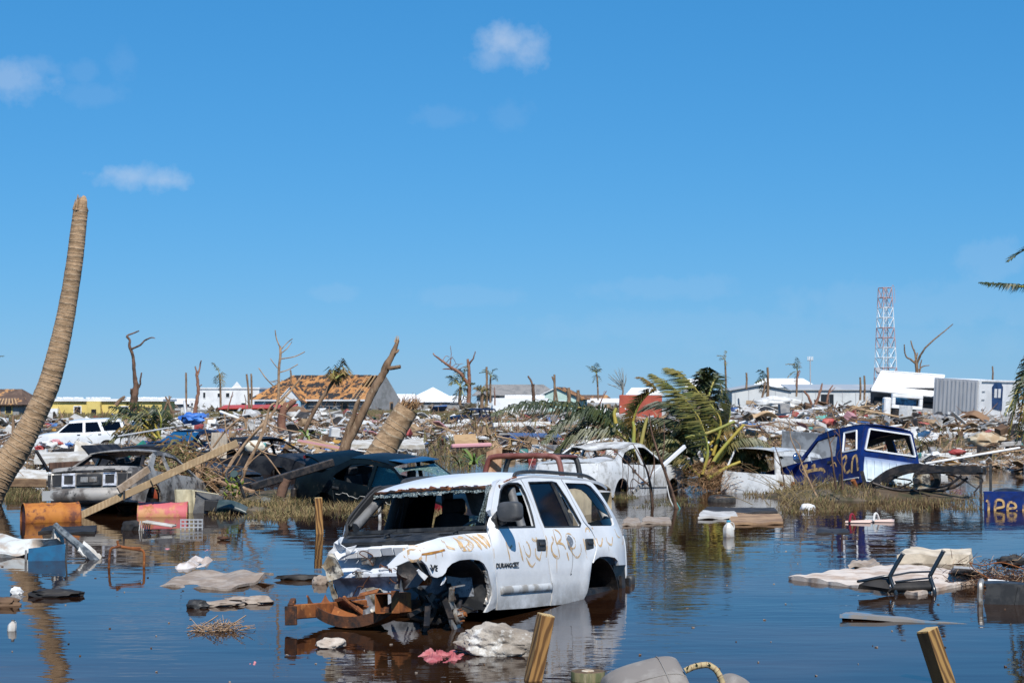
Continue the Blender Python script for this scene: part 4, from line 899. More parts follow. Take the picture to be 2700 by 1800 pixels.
# ---- white hatchback piece with raised bonnet, right
wh, hW = car('white_hatchback', 'small rusty white car with raised grey bonnet, left of the blue pickup', dict(SUVL, W=(.78, 1.0, .34, 2.15, -2.2)), M_WHITE2, (at(2010, 1290, 38.5).x + .85, 40.4, -.70), (rad(3), rad(2), yaw_of(.55, .83)), skip=('hood', 'windscreen'), seats=False)
b = MB(); b.grid(lambda u, v: V((1.0 + .30 * v - .25 * v * v, (u * 2 - 1) * .72, 1.06 + 1.0 * v)), 10, 8, thick=.03); hd_ = b.build('raised_bonnet', mat('bonnet_underside', (.30, .32, .34), .6, col2=(.18, .19, .2), scale=4), wh, 40)
b = MB(); b.grid(lambda u, v: V((1.26 + .02 * sin(9 * u), (u * 2 - 1) * .72, 2.0 + .05 * v + .02 * noise.noise(V((u * 9, 0, 0))))), 12, 2, thick=.03); b.build('bonnet_edge', M_OILY, hd_)
for i in range(6): b = MB(); b.box((1.12, -.5 + .2 * i, 1.45), (.03, .10, .12), (0, -.05, 0)); b.build('bonnet_rib', mat('bonnet_underside', (.3,) * 3), hd_, bevel=.01)
x = -1.5; b = MB(); b.box((x, -(hW(x, .85) + .004), .85), (.16, .02, .18)); b.build('rusty_filler_flap', M_RUST, wh, bevel=.03)
x = -1.98; b = MB(); b.box((x, -(hW(x, .9) + .004), .88), (.2, .02, .09), (0, .3, 0)); b.build('rust_patch', M_RUST, wh, bevel=.03)
# ---- royal blue pickup cab, white ribbed back, bed missing, bare chassis behind
M_BLUE = mat('royal_blue_paint', (.005, .020, .13), .3, coat=.15, spec=.3, col2=(.005, .010, .065), scale=3, col3=(.03, .03, .05), scale3=7)
BPK = dict(W=(.82, 1.05, .26, 2.75, -.75, .1, 0), axles=(1.75, -1.5), arch=.40, seats=(.2,), dash=.95, zb=.45,
    segs=[('front_end', [(2.65, .5), (2.75, .7), (2.7, .92)]), ('hood', [(2.7, .94), (1.9, 1.03), (1.2, 1.08)]), ('windscreen', [(1.2, 1.08), (.66, 1.60)]), ('roof', [(.66, 1.60), (.3, 1.66), (-.5, 1.66), (-.70, 1.63)]), ('gap', [(-.70, 1.63), (-.75, .46)])],
    win=[[(1.05, 1.09), (.66, 1.50), (.05, 1.56), (.0, 1.09)], [(-.22, 1.14), (-.16, 1.55), (-.52, 1.55), (-.62, 1.14)]])
bp_, bpW = car('blue_pickup', 'royal blue pickup cab without bed or glass, its back panel white and ribbed', dict(BPK, axles=(1.75, -3)), M_BLUE, (at(2318, 1290, 38).x - .30, 38.0, -.42), (rad(7), rad(9), yaw_of(-.52, .85)), skip=('windscreen',), wheels=((0, 1),), cat='pickup'); bp_.scale = (1.1,) * 3
def backf(a, z): return V((-.74 - .02 * (1 - a * a), a * (bpW(-.7, z) - .01), z))
M_BACKW = mat('white_faded_panel', (.70, .77, .80), .45, col2=(.58, .68, .74), scale=2, col3=(.010, .05, .26), scale3=7, thr3=(-.5, .1), zband=(.82, 1.06))
sheet('cab_back', [(-1, .48), (1, .48), (1, 1.62), (-1, 1.62)], [[(-.88, 1.13), (.88, 1.13), (.84, 1.56), (-.84, 1.56)]], lambda a, z: backf(a, z), .04, [M_BLUE, M_DARK], bp_, .12, flip=True)
b = MB(); P = [backf(a, z) + V((-.015, 0, 0)) for a, z in ((-.88, 1.13), (.88, 1.13), (.84, 1.56), (-.84, 1.56), (-.88, 1.13))]
for i in range(4): b.beam(P[i], P[i + 1], .03, .03)
b.build('rear_window_seal', M_SUVW, bp_)
sheet('ribbed_back_panel', [(-.9, .5), (.9, .5), (.86, .99), (-.86, .99)], [], lambda a, z: backf(a, z) + V((-.008, 0, 0)), .006, [M_BACKW, M_BACKW], bp_, .15, flip=True)
for i in range(7):
    b = MB(); a = -.72 + i * .24; p0 = backf(a, .74); b.box(p0 + V((-.022, 0, 0)), (.03, .12, .40)); b.build('pressed_rib', M_BACKW, bp_, bevel=.012)
b = MB(); q = [V((x, bpW(x, z) + .004, z)) for x, z in ((-.22, 1.14), (-.16, 1.55), (-.52, 1.55), (-.62, 1.14), (-.22, 1.14))]
for i in range(4): b.beam(q[i], q[i + 1], .03, .03)
b.build('side_window_seal', M_SUVW, bp_)
b = MB(); b.tube([V((x, bpW(x, .56) + .006, .56)) for x in (1.3, .6, 0, -.72)], .016, 5); b.build('door_trim', M_SUVW, bp_)
b = MB(); b.box((.10, bpW(.1, 1) + .01, .98), (.18, .03, .05)); b.build('door_handle', M_TRIM, bp_)
mo = link('wing_mirror', rock(1, 2, (.04, .12, .11), .08, 2), mat('mirror_glass_blue', (.12, .2, .35), .1, metal=.8), bp_); mo.location = (.95, bpW(.95, 1.1) + .18, 1.16)
b = MB(); b.tube([(.98, bpW(.98, 1.1), 1.1), (.97, bpW(.98, 1.1) + .15, 1.15)], .02, 6); b.build('mirror_arm', M_TRIM, bp_)
M_SPRAYT = mat('tan_spray_on_blue', (.55, .35, .15), .7, alpha=(9, .30, .55))
def dstroke(par, Wf, P, w, s=1, m=M_SPRAYT, f3=None, name='spray_stroke'):
    Q = smoothpts([V((u, v, 0)) for u, v in P], 5); b = MB(); pts = []; n = len(Q)
    for i, q in enumerate(Q):
        d = Q[min(n - 1, i + 1)] - Q[max(0, i - 1)]; nn = V((-d.y, d.x)).normalized() if d.length > 1e-6 else V((0, 1))
        for k in (-1, 1):
            X, Z = q.x + nn.x * w * k, q.y + nn.y * w * k
            pts.append(f3(X, Z) if f3 else V((X, s * (Wf(X, Z) + .004), Z)))
    b.add(pts, [(2 * i, 2 * i + 1, 2 * i + 3, 2 * i + 2) for i in range(n - 1)]); b.build(name, m, par)
for P, w in (([(-.22, .98), (-.32, 1.05), (-.36, .95), (-.30, .82), (-.36, .70), (-.48, .74)], .025), ([(-.52, .68), (-.55, .95), (-.62, 1.02), (-.68, .92), (-.70, .70)], .025), ([(.95, .97), (.85, 1.0), (.88, .92), (.95, .97)], .04), ([(.92, .86), (.62, .88), (.35, .86), (.28, .78)], .035), ([(.80, .9), (.86, .74), (.90, .62)], .045), ([(.68, .95), (.60, .98), (.58, .90)], .03), ([(.1, .9), (-.02, .95), (-.08, .86)], .012)): dstroke(bp_, bpW, P, w)
# chassis
chs = thing('bare_chassis', 'black twisted ladder chassis with axle and tyre behind the blue pickup cab', 'car wreck', (at(2395, 1290, 37).x, 36.6, .12), (rad(5), rad(3), yaw_of(-.90, .36)))
for s in (1, -1):
    b = MB(); P = smoothpts([(1.5, s * .42, .05), (.9, s * .42, .12), (.4, s * .42, .42), (-.1, s * .42, .52), (-.7, s * .42, .45), (-1.5, s * .40, .42)], 4)
    for i in range(len(P) - 1): b.beam(P[i], P[i + 1], .07, .14)
    b.build('frame_rail', M_OILY, chs)
for x, z in ((1.2, .08), (.35, .42), (-.6, .46), (-1.4, .42)): b = MB(); b.beam((x, -.42, z), (x, .42, z), .10, .08); b.build('crossmember', M_OILY, chs)
b = MB(); b.tube([(-.2, -.75, .2), (-.2, .75, .2)], .06, 10); b.lathe([(0, .16), (.14, .1), (.17, 0), (.14, -.1), (0, -.16)], 12, Matrix.Translation((-.2, 0, .2))); b.build('axle', M_OILY, chs, 40)
for s in (1, -1): b = MB(); b.tube(smoothpts([(.75, s * .5, .2), (.3, s * .5, .05), (-.2, s * .5, .02), (-.8, s * .5, .1), (-1.1, s * .5, .3)], 4), .03, 6); b.build('leaf_spring', M_OILY, chs)
wheel(chs, -.2, -.74, .30)
b = MB(); b.tube([(1.1, .5, .1), (1.15, .62, .28)], .05, 10); b.build('rusty_pipe', M_RUST, chs, 40)
for c, r in (((.95, .45, .30), (0, .2, .2)), ((1.45, .5, .25), (0, -.2, .1))): b = MB(); b.box(c, (.08, .11, .35), r); b.build('body_mount', M_OILY, chs)
b = MB(); b.grid(lambda u, v: V((-.45 + .35 * u, .50, .02 + .32 * v + .03 * sin(5 * u))), 6, 6, thick=.01); b.build('torn_panel', M_PLATE, chs)
for i in range(7):
    b = MB(); p = V((random.uniform(-1.6, .6), random.uniform(-.3, .7), random.uniform(.1, .5))); b.tube(smoothpts([p, p + V((random.uniform(-.4, .4), .1, -.1)), p + V((random.uniform(-.9, .4), random.uniform(-.1, .3), random.uniform(-.35, .1)))], 4), .018, 5); b.build('dangling_pipe', M_OILY, chs)
# blue truck-bed side standing in the water at the right edge
tg = thing('truck_bed_side', 'royal blue truck bed panel with sprayed tan letters standing in water at right edge', 'truck part', tuple(onz(2655, 1345)), (0, 0, rad(-6)))
b = MB(); b.grid(lambda u, v: V((-.43 + 1.5 * u, -.02 * sin(pi * v), -.25 + .58 * v)), 12, 6, thick=-.06); tp = b.build('panel', M_BLUE, tg, 40)
b = MB(); b.beam((-.43, .03, .34), (1.07, .03, .34), .09, .035); b.build('top_rail', M_BLUE, tg, bevel=.012)
b = MB(); b.grid(lambda u, v: V((-.2 + 1.2 * u, .10 + .2 * v, .36 + .05 * sin(7 * u) * v)), 10, 4, thick=.02); b.build('rubbish_liner', M_OILY, tg)
tf = lambda X, Z: V((X, -.10, Z))
for P in ([(-.36, -.05), (-.35, .15), (-.40, .19)], [(-.24, -.08), (-.22, .18), (-.10, .19), (-.08, .08), (-.22, .05)], [(-.02, .04), (.14, .06), (.12, .14), (.02, .15), (.0, -.02), (.10, -.06), (.18, 0)], [(.28, -.08), (.30, .13), (.34, .05), (.44, .16), (.50, .14)]): dstroke(tg, None, P, .022, f3=tf)
# ================================================================== palms and broken trees
M_PALM = mat('palm_bark', (.42, .28, .165), .9, col2=(.28, .18, .10), scale=5, stretch=(1, 1, 3), col3=(.15, .095, .055), scale3=9, bump=.012, bscale=30)
M_SCAR = mat('palm_scar', (.48, .37, .25), .9, col2=(.30, .2, .12), scale=12)
M_BARK = mat('grey_brown_bark', (.24, .155, .095), .9, col2=(.14, .085, .05), scale=6, stretch=(1, 1, .35), col3=(.36, .27, .18), scale3=7, bump=.012, bscale=24)
M_BARKD = mat('dark_bark', (.075, .045, .03), .9, col2=(.16, .09, .06), scale=3, bump=.02, bscale=10)
M_BARKR = mat('reddish_bark', (.19, .085, .055), .9, col2=(.28, .15, .10), scale=2, bump=.02, bscale=10)
M_TWIG = mat('pale_twig', (.40, .27, .17), .85, col2=(.26, .16, .09), scale=7)
M_SPLIT = mat('splintered_wood', (.55, .38, .21), .85, col2=(.35, .20, .09), scale=14, stretch=(3, 3, .4), bump=.01, bscale=40)
M_FIBRE = mat('palm_fibre', (.24, .125, .06), .95, col2=(.40, .25, .13), scale=8, bump=.02, bscale=30)
M_LEAFG = mat('palm_leaf_green', (.040, .052, .013), .5, col2=(.085, .088, .024), scale=1.6, col3=(.20, .155, .05), scale3=1.1, thr3=(.52, .66), spec=.5)
M_LEAFD = mat('palm_leaf_dark', (.022, .038, .016), .5, col2=(.05, .065, .02), scale=1.6, spec=.5)
M_LEAFY = mat('palm_leaf_dry', (.20, .125, .035), .65, col2=(.085, .085, .025), scale=1.5, col3=(.13, .065, .025), scale3=2)
M_LEAFB = mat('palm_leaf_yellowing', (.17, .15, .035), .5, col2=(.085, .10, .022), scale=1.4, col3=(.26, .18, .05), scale3=1.2, thr3=(.52, .66))
M_STEMY = mat('palm_stem_yellow', (.40, .30, .055), .55, col2=(.30, .32, .07), scale=1.5)
M_STEMG = mat('palm_stem_green', (.24, .25, .06), .55, col2=(.36, .30, .09), scale=2)
def frond(name, pts, L, parent, leaf=M_LEAFG, stem=M_STEMG, n=46, droop=.5, bare=.22, w=.03, rs=.03, jit=.25, side0=None, wind=V((0, 0, 0)), twist=None):
    P = smoothpts(pts, 8); m = len(P); ac = [0]
    for i in range(m - 1): ac.append(ac[-1] + (P[i + 1] - P[i]).length)
    b = MB(); b.tube(P, [rs * (1 - .85 * i / (m - 1)) for i in range(m)], 6, mi=0)
    for k in range(n):
        t = bare + (1 - bare) * (k + .5) / n; d = t * ac[-1]; i = max(0, min(m - 2, next((j for j in range(m - 1) if ac[j + 1] >= d), m - 2)))
        q = P[i].lerp(P[i + 1], (d - ac[i]) / max(1e-6, ac[i + 1] - ac[i])); tg = (P[i + 1] - P[i]).normalized()
        s, u = basis(tg)
        tt = (t - bare) / (1 - bare); l = L * (.45 + .75 * sin(pi * min(1, .18 + tt * .80)) ** .8 - .35 * tt) 
        for sg in (-1, 1):
            if random.random() < .06: continue
            ll = l * random.uniform(.75, 1.1)
            d0 = (s * sg * random.uniform(.5, .9) + tg * (.55 + .5 * tt) + u * .25 + V((random.uniform(-jit, jit), random.uniform(-jit, jit), random.uniform(-jit, jit))) + wind * .5).normalized()
            d1 = (d0 + V((0, 0, -1)) * droop * 1.6 + wind).normalized()
            pw = tg.cross(d0); pw = (tg * .9 + pw * .2).normalized() * (w * .5)
            a = q; mm = q + d0 * ll * .45; e = mm + d1 * ll * .55
            kk = len(b.v); b.v += [a - pw * .5, a + pw * .5, mm + pw, mm - pw, e]; b.f += [(kk, kk + 1, kk + 2, kk + 3), (kk + 3, kk + 2, kk + 4)]; b.mi += [1, 1]
    return b.build(name, [stem, leaf], parent, 60)
def pxs(Y, *P): return [at(x, y, Y + (q[0] if q else 0)) for x, y, *q in P]
def ringed(b, P, R, gap, n=14, amp=.06, mi=1):
    """palm trunk: ringed tube with slanted, uneven leaf scars that stand proud"""
    ac = [0]
    for i in range(len(P) - 1): ac.append(ac[-1] + (P[i + 1] - P[i]).length)
    def pos(d):
        i = max(0, min(len(P) - 2, next((j for j in range(len(P) - 1) if ac[j + 1] >= d), len(P) - 2))); f = (d - ac[i]) / max(1e-6, ac[i + 1] - ac[i])
        return P[i].lerp(P[i + 1], f), (P[i + 1] - P[i]).normalized(), R[i] * (1 - f) + R[i + 1] * f
    d = 0; ds = []; sc = []
    while d < ac[-1]:
        g = gap * random.uniform(.5, 1.5); ph = random.uniform(0, 6.28); am = amp * random.uniform(.4, 1.5); tl_ = random.uniform(.04, .16); ds += [(d, 1.0, ph, tl_), (d + g * .80, .985, ph, tl_), (d + g * .88, 1 + am, ph, tl_), (d + g * .96, 1 + am * .6, ph, tl_)]; d += g
    ds.append((ac[-1], 1.0, 0, .05)); k = len(b.v)
    for dd, f, ph, tq in ds:
        q, tg, r = pos(min(dd, ac[-1])); s, u = basis(tg, V((0, -1, 0)))
        for j in range(n):
            a = 2 * pi * j / n; tl = tq * r * 2.2 * (sin(a + ph) + .5 * sin(3 * a + ph * 2) + .35 * sin(5 * a + ph * 3))
            b.v.append(q + (s * cos(a) + u * sin(a)) * r * f * (1 + .03 * noise.noise(V((cos(a) * 2, sin(a) * 2, dd * 6)))) + tg * tl * .3)
    for i in range(len(ds) - 1):
        ring_scar = (i % 4) in (1, 2)
        for j in range(n): b.f.append((k + i * n + j, k + i * n + (j + 1) % n, k + (i + 1) * n + (j + 1) % n, k + (i + 1) * n + j)); b.mi.append(mi if ring_scar else 0)
    b.f.append(tuple(k + (len(ds) - 1) * n + j for j in range(n))); b.mi.append(0)
def splinter(b, c, d, r, h, n=12, mi=0):
    s, u = basis(d)
    for i in range(n):
        a = random.uniform(0, 6.28); q = c + (s * cos(a) + u * sin(a)) * r * random.uniform(.2, .95)
        b.beam(q - d * .03, q + d * h * random.uniform(.2, 1) + s * random.uniform(-.2, .2) * h, r * .45, r * .3, mi=mi, w2=r * .06, h2=r * .06)
# the tall broken palm on the left
t1 = thing('palm_tree', 'tall bare palm trunk leaning right, top snapped off, at left edge of photo', 'palm tree', tuple(at(-30, 1300, 34)))
px_ = [(-40, 1320, 44), (-5, 1255, 40), (48, 1180, 34), (88, 1105, 30), (128, 1015, 28.5), (152, 930, 27), (172, 840, 24), (186, 760, 22.5), (198, 680, 21.5), (206, 610, 20.5), (213, 552, 19)]
P = [at(x, y, 34) for x, y, r in px_]; R = [r / ppm(34) for x, y, r in px_]
Q = smoothpts(P, 6); RR = [R[min(len(R) - 1, i // 6)] + (R[min(len(R) - 1, i // 6 + 1)] - R[min(len(R) - 1, i // 6)]) * ((i % 6) / 6) for i in range(len(Q))]
off = t1.location.copy(); b = MB(); ringed(b, [q - off for q in Q], RR, .085, 20, .022); b.build('trunk', [M_PALM, M_SCAR], t1, 40)
b = MB(); top = Q[-1] - off
b.tube([top, top + V((.02, 0, .08)), top + V((.05, 0, .20)), top + V((.07, 0, .27))], [RR[-1] * .98, RR[-1] * .8, RR[-1] * .55, RR[-1] * .2], 10, jag=.15); splinter(b, top + V((-.03, -.03, 0)), V((.12, 0, 1)).normalized(), .13, .30, 26); b.build('snapped_top', M_PALM, t1, 40)
b = MB()
for i in range(26):
    q = Q[random.randint(4, 16)] - off; b.box(q + V((-.16 + random.uniform(-.05, .05), -.12, random.uniform(-.1, .1))), (.06, .05, .10), (random.random(), random.random(), random.random()), .03)
tag(b.build('peeling_bark', M_PALM, t1), kind='stuff')
# thick leaning stump
t2 = thing('palm_stump', 'thick leaning palm stump with frayed top behind the green saloon', 'palm tree', tuple(at(985, 1235, 40)))
off = t2.location.copy(); P = [at(x, y, 40) - off for x, y in ((978, 1240), (1010, 1185), (1045, 1125), (1075, 1075))]; b = MB(); ringed(b, smoothpts(P, 6), [.34 - .004 * i for i in range(19)], .20, 22, .022); b.build('trunk', [M_PALM, M_SCAR], t2, 40)
b = MB(); d = (P[-1] - P[-2]).normalized()
for i in range(170):
    q = P[-1] + V((random.uniform(-.22, .22), random.uniform(-.2, .2), random.uniform(-.05, .08))); b.beam(q, q + (d + V((random.uniform(-.6, .6), random.uniform(-.5, .5), random.uniform(-.5, .3)))) * random.uniform(.1, .3), .025, .012, w2=.004, h2=.004)
tag(b.build('frayed_fibre', M_FIBRE, t2), kind='stuff')
def tree(name, label, cat, Y, branches, m, wob=.02, top=None, group=None, n=7, k=1.):
    """branches: lists of (px, py, half width in px); the first is the trunk"""
    o = at(branches[0][0][0], branches[0][0][1], Y); t = thing(name, label, cat, tuple(o), group=group); k = ppm(Y) / k
    for bi, br in enumerate(branches):
        P = []; yy = 0
        for j, q in enumerate(br):
            yy += (random.uniform(-.5, .5) * (k ** -1) * 20) if bi and j else 0
            P.append(at(q[0], q[1], Y + yy) - o)
        Q = smoothpts(P, 4); R = []
        for i in range(len(Q)):
            j = min(len(br) - 2, i // 4); f = (i - j * 4) / 4; R.append((br[j][2] * (1 - f) + br[j + 1][2] * f) / k)
        b = MB(); b.tube([q + V((noise.noise(q * 3) * wob, 0, 0)) for q in Q], R, n, jag=.12); b.build('trunk' if bi == 0 else 'branch', m, t, 60)
    if top:
        b = MB(); q = at(*top[0], Y) - o; splinter(b, q, V((top[1][0], 0, top[1][1])).normalized(), top[2] / k, top[3] / k, 12); tag(b.build('splinters', M_SPLIT, t), kind='stuff')
    return t
tree('broken_tree', 'bare brown tree with snapped fork leaning right, behind the green saloon', 'tree', 42,
     [[(905, 1195, 15), (925, 1150, 15), (955, 1090, 14), (985, 1030, 14), (1008, 990, 13), (1018, 968, 14), (1030, 945, 11), (1042, 920, 9), (1047, 896, 5)],
      [(900, 1190, 10), (915, 1140, 9), (930, 1100, 9), (942, 1062, 7), (946, 1052, 4)], [(1018, 970, 9), (1035, 970, 7), (1056, 966, 6)], [(1034, 935, 6), (1048, 928, 4), (1052, 922, 3)], [(1030, 950, 4), (1020, 951, 2)]], M_BARK, .03, ((1046, 900), (.2, 1), 8, 22), k=.8)
tree('bare_bush', 'pale bare branching bush above the dead leaf heap', 'tree', 35,
     [[(560, 1300, 7), (590, 1250, 7), (630, 1190, 6), (690, 1120, 6), (730, 1070, 5), (735, 1000, 5), (738, 930, 5), (739, 912, 4)],
      [(625, 1310, 8), (650, 1230, 7), (690, 1150, 6), (710, 1080, 5), (725, 1062, 4)], [(735, 1060, 5), (765, 1030, 4), (790, 1000, 3), (797, 988, 2)],
      [(738, 915, 2.5), (730, 890, 2), (725, 870, 1.6)], [(740, 922, 2), (760, 902, 1.6), (771, 893, 1.5)], [(741, 930, 2), (758, 918, 1.8), (771, 900, 1)], [(739, 946, 2.4), (775, 940, 2), (803, 927, 1.6)],
      [(736, 982, 2.4), (760, 975, 2), (786, 960, 1.6)], [(733, 970, 2), (722, 958, 1.6), (712, 945, 1.2)], [(722, 1018, 2.2), (700, 995, 2), (682, 970, 1.6)],
      [(650, 1130, 5), (640, 1100, 4), (600, 1130, 4), (560, 1180, 3)], [(690, 1110, 3), (740, 1130, 2.5), (800, 1140, 2)], [(660, 1170, 3), (700, 1200, 2.6), (745, 1260, 2)], [(630, 1200, 3), (600, 1150, 2.5), (590, 1090, 1.8)],
      [(655, 1160, 3), (690, 1190, 2.4), (730, 1200, 1.6)], [(600, 1240, 4), (560, 1190, 3), (540, 1130, 2)], [(640, 1240, 3), (680, 1200, 2.4), (720, 1170, 1.6)], [(645, 1090, 2), (648, 1060, 1.6), (645, 1040, 1.2)], [(750, 1045, 2), (780, 1055, 1.8), (815, 1042, 1.2)],
      [(720, 1085, 2), (760, 1100, 1.8), (790, 1130, 1.2)], [(585, 1260, 3), (620, 1230, 2.4), (640, 1190, 2)]], M_TWIG, .02, n=6, k=.75)
tree('broken_tree', 'reddish stump with a snapped crown in front of the white house', 'tree', 56, [[(745, 1135, 12), (742, 1110, 12), (748, 1080, 12), (765, 1065, 9), (780, 1055, 6)], [(745, 1090, 8), (735, 1075, 7)]], M_BARKR, .05, ((752, 1068), (.3, 1), 14, 20))
tree('broken_tree', 'thick dark stump with a pale broken limb near the yellow house', 'tree', 100, [[(354, 1085, 11), (354, 1050, 11), (358, 1020, 8), (356, 990, 5), (350, 950, 4.5), (345, 921, 4), (340, 900, 3.5), (336, 886, 3)], [(336, 886, 2.6), (352, 878, 2), (368, 872, 1.4)], [(345, 921, 3), (365, 912, 2.6), (382, 898, 2.2), (400, 890, 1.8), (408, 892, 1)], [(362, 1030, 3), (370, 1005, 2.4), (373, 982, 1.8)], [(365, 1075, 7), (390, 1082, 9), (412, 1086, 9)], [(350, 1045, 4), (345, 1025, 3)]], M_BARKD, .1)
tree('broken_tree', 'forked red-brown trunk standing before the white two-storey house', 'tree', 130, [[(514, 1092, 6), (518, 1060, 5), (523, 1030, 4.5), (521, 1000, 4), (519, 978, 3)], [(522, 990, 3), (527, 965, 2), (530, 950, 1.4)], [(520, 985, 2.4), (515, 965, 1.6)], [(523, 1020, 2), (532, 1014, 1.2)]], M_BARKR, .08)
tree('broken_tree', 'red-brown dead tree with one long limb reaching left above the ruins', 'tree', 150, [[(1235, 1062, 6), (1238, 1010, 5), (1236, 970, 4.5), (1233, 946, 3)], [(1237, 960, 3), (1247, 945, 2), (1253, 926, 1.2)], [(1232, 1010, 5), (1215, 985, 4.5), (1195, 972, 4), (1170, 955, 3), (1150, 940, 2.2), (1142, 931, 1.4)], [(1195, 974, 2.4), (1180, 972, 2), (1168, 973, 1)], [(1187, 965, 1.2), (1189, 940, .9), (1188, 912, .7)]] + [[(1165 + 9 * i, 955 + 4 * i, 1), (1175 + 9 * i, 945 + 5 * i - random.uniform(0, 14), .8), (1186 + 9 * i, 950 + 6 * i - random.uniform(0, 20), .5)] for i in range(6)], M_BARKR, .08)
tree('broken_tree', 'charred standing trunk with a black slanting limb in front of the hip-roofed house', 'tree', 130, [[(1407, 1066, 5), (1406, 1035, 4.5), (1405, 1012, 4.5)], [(1404, 1020, 3), (1400, 1005, 2.6), (1393, 991, 2)]], M_BARKD, .06)
tree('dead_tree', 'bare branching tree behind the white container, one long limb to the right', 'tree', 200, [[(2418, 985, 4.5), (2416, 958, 4.5), (2414, 950, 4)], [(2414, 958, 3), (2402, 948, 2.6), (2388, 938, 2), (2384, 908, 1.5)], [(2415, 952, 3), (2413, 932, 2.4), (2406, 915, 2), (2402, 898, 1.5)], [(2418, 958, 3.4), (2428, 935, 2.8), (2445, 912, 2.2), (2475, 885, 1.8), (2500, 865, 1.4), (2513, 854, 1)], [(2422, 975, 2), (2432, 966, 1.6), (2450, 963, 1)], [(2417, 945, 2), (2420, 930, 1.5)], [(2425, 985, 2), (2427, 960, 1.8), (2430, 948, 1.2)]], M_BARK, .06)
for i, (x0, y0, x1, y1, w, Y, lab) in enumerate(((490, 1090, 490, 982, 3, 140, 'lone grey utility pole left of the white house'), (657, 1065, 650, 986, 3.2, 150, 'darker of two posts beside the white house'), (663, 1065, 662, 985, 3, 150, 'paler upright post right of its dark twin beside the white house'), (766, 1003, 766, 975, 2.5, 230, 'short pole rising behind the orange roof'),
                         (1283, 1060, 1283, 967, 3.5, 170, 'straight pale pole left of the thin palms'), (1461, 1068, 1462, 987, 3.5, 150, 'straight pale pole crossed by a leaning one'), (1470, 1050, 1456, 992, 2.5, 151, 'thin pole leaning left across a straight one'), (1968, 1016, 1968, 982, 3, 260, 'short pole standing behind the warehouse roof'), (2024, 1050, 2024, 968, 4, 170, 'bare pole right of the ragged small palm by the warehouse'),
                         (2268, 1045, 2268, 994, 3, 180, 'left of two thin bare posts by the warehouse end'), (2279, 1045, 2279, 990, 3, 180, 'right of two thin bare posts by the warehouse end'), (2617, 1000, 2617, 965, 2.5, 230, 'thin post behind the grey container'), (34, 1160, 34, 1095, 5, 90, 'brown post behind the tall broken palm'), (1500, 1062, 1498, 1022, 6, 150, 'thick pale stump left of the mint green house'), (1523, 1060, 1524, 1028, 5, 150, 'thick pale stump right of the mint green house'),
                         (490, 1110, 485, 1055, 4, 135, 'white pipe standing in front of the grey wall'))):
    t = tree('pole', lab, 'pole', Y, [[(x0, y0 + 10, w), ((x0 + x1) / 2 + 1, (y0 + y1) / 2, w * .9), (x1, y1, w * .8)]], M_BARK if i not in (15,) else M_SUVW, .03)
for x, y, X, YY, w, dd in ((455, 1080, 437, 1045, 4, 120), (432, 1080, 452, 1045, 3, 120), (305, 1060, 330, 1045, 6, 110), (600, 1075, 614, 1032, 2, 150), (1305, 1060, 1304, 1020, 2, 180), (1580, 1060, 1600, 1030, 2, 200), (2150, 1060, 2168, 1010, 4, 150), (2140, 1060, 2120, 1030, 4, 150), (2180, 1055, 2195, 1015, 3, 150), (2100, 1010, 2108, 975, 2.5, 170)):
    tree('snapped_trunk', 'snapped thin tree trunk among the far ruins', 'tree', dd, [[(x, y + 8, w), ((x + X) / 2 + random.uniform(-3, 3), (y + YY) / 2, w * .8), (X, YY, w * .5)], [((x + X) / 2, (y + YY) / 2, w * .5), (X + random.uniform(-14, 14), YY + random.uniform(-4, 10), w * .2)]], M_BARKR if dd > 140 else M_BARK, .06, group='snapped trunks among the ruins')
# thin palms with torn heads
def palm(label, Y, trunk, w, head, fr, leaf=M_LEAFY, stem=M_STEMG, name='palm_tree', L=.5, n=16, droop=.6):
    o = at(trunk[0][0], trunk[0][1], Y); t = thing(name, label, 'palm tree', tuple(o)); k = ppm(Y)
    P = smoothpts([at(x, y, Y) - o for x, y in trunk], 4); b = MB(); b.tube(P, [w / k * (1 - .25 * i / len(P)) for i in range(len(P))], 7, jag=.06); b.build('trunk', M_BARK, t, 60)
    for f in fr: frond('frond', [at(x, y, Y + random.uniform(-.6, .6)) - o for x, y in f], L, t, leaf, stem, n, droop, .1, .07 * L / .5, .035)
    return t
palm('thin leaning palm with a shredded brown head in front of the orange roof', 58, [(792, 1160), (822, 1095), (852, 1045), (882, 1000)], 6, 0, [[(884, 1000), (893, 975), (903, 945)], [(884, 998), (905, 985), (908, 1000)], [(884, 998), (880, 978), (878, 998)], [(886, 996), (895, 985), (900, 1005)], [(886, 996), (890, 990), (889, 1012)], [(884, 1000), (875, 990), (874, 1004)], [(885, 998), (905, 975), (910, 990)]], L=.5, n=16, droop=.8)
palm('dead palm with drooping grey leaves in front of the white house', 160, [(582, 1075), (581, 1020), (579, 985)], 3, 0, [[(579, 985), (572, 970), (561, 957)], [(579, 985), (570, 995), (566, 1010)], [(579, 985), (586, 1000), (588, 1020)], [(579, 985), (580, 1000), (578, 1030)], [(579, 985), (586, 985), (588, 995)]], L=.7, n=8)
palm('pair of thin palm trunks with ragged green tops beside the pale pole', 190, [(1293, 1062), (1293, 1010), (1294, 990)], 3, 0, [[(1294, 990), (1282, 982), (1264, 983)], [(1294, 990), (1300, 978), (1308, 972)], [(1295, 990), (1305, 992), (1312, 1006)], [(1294, 990), (1286, 978), (1272, 976)], [(1294, 990), (1300, 995), (1302, 1000)]], leaf=M_LEAFG, L=.7, n=9)
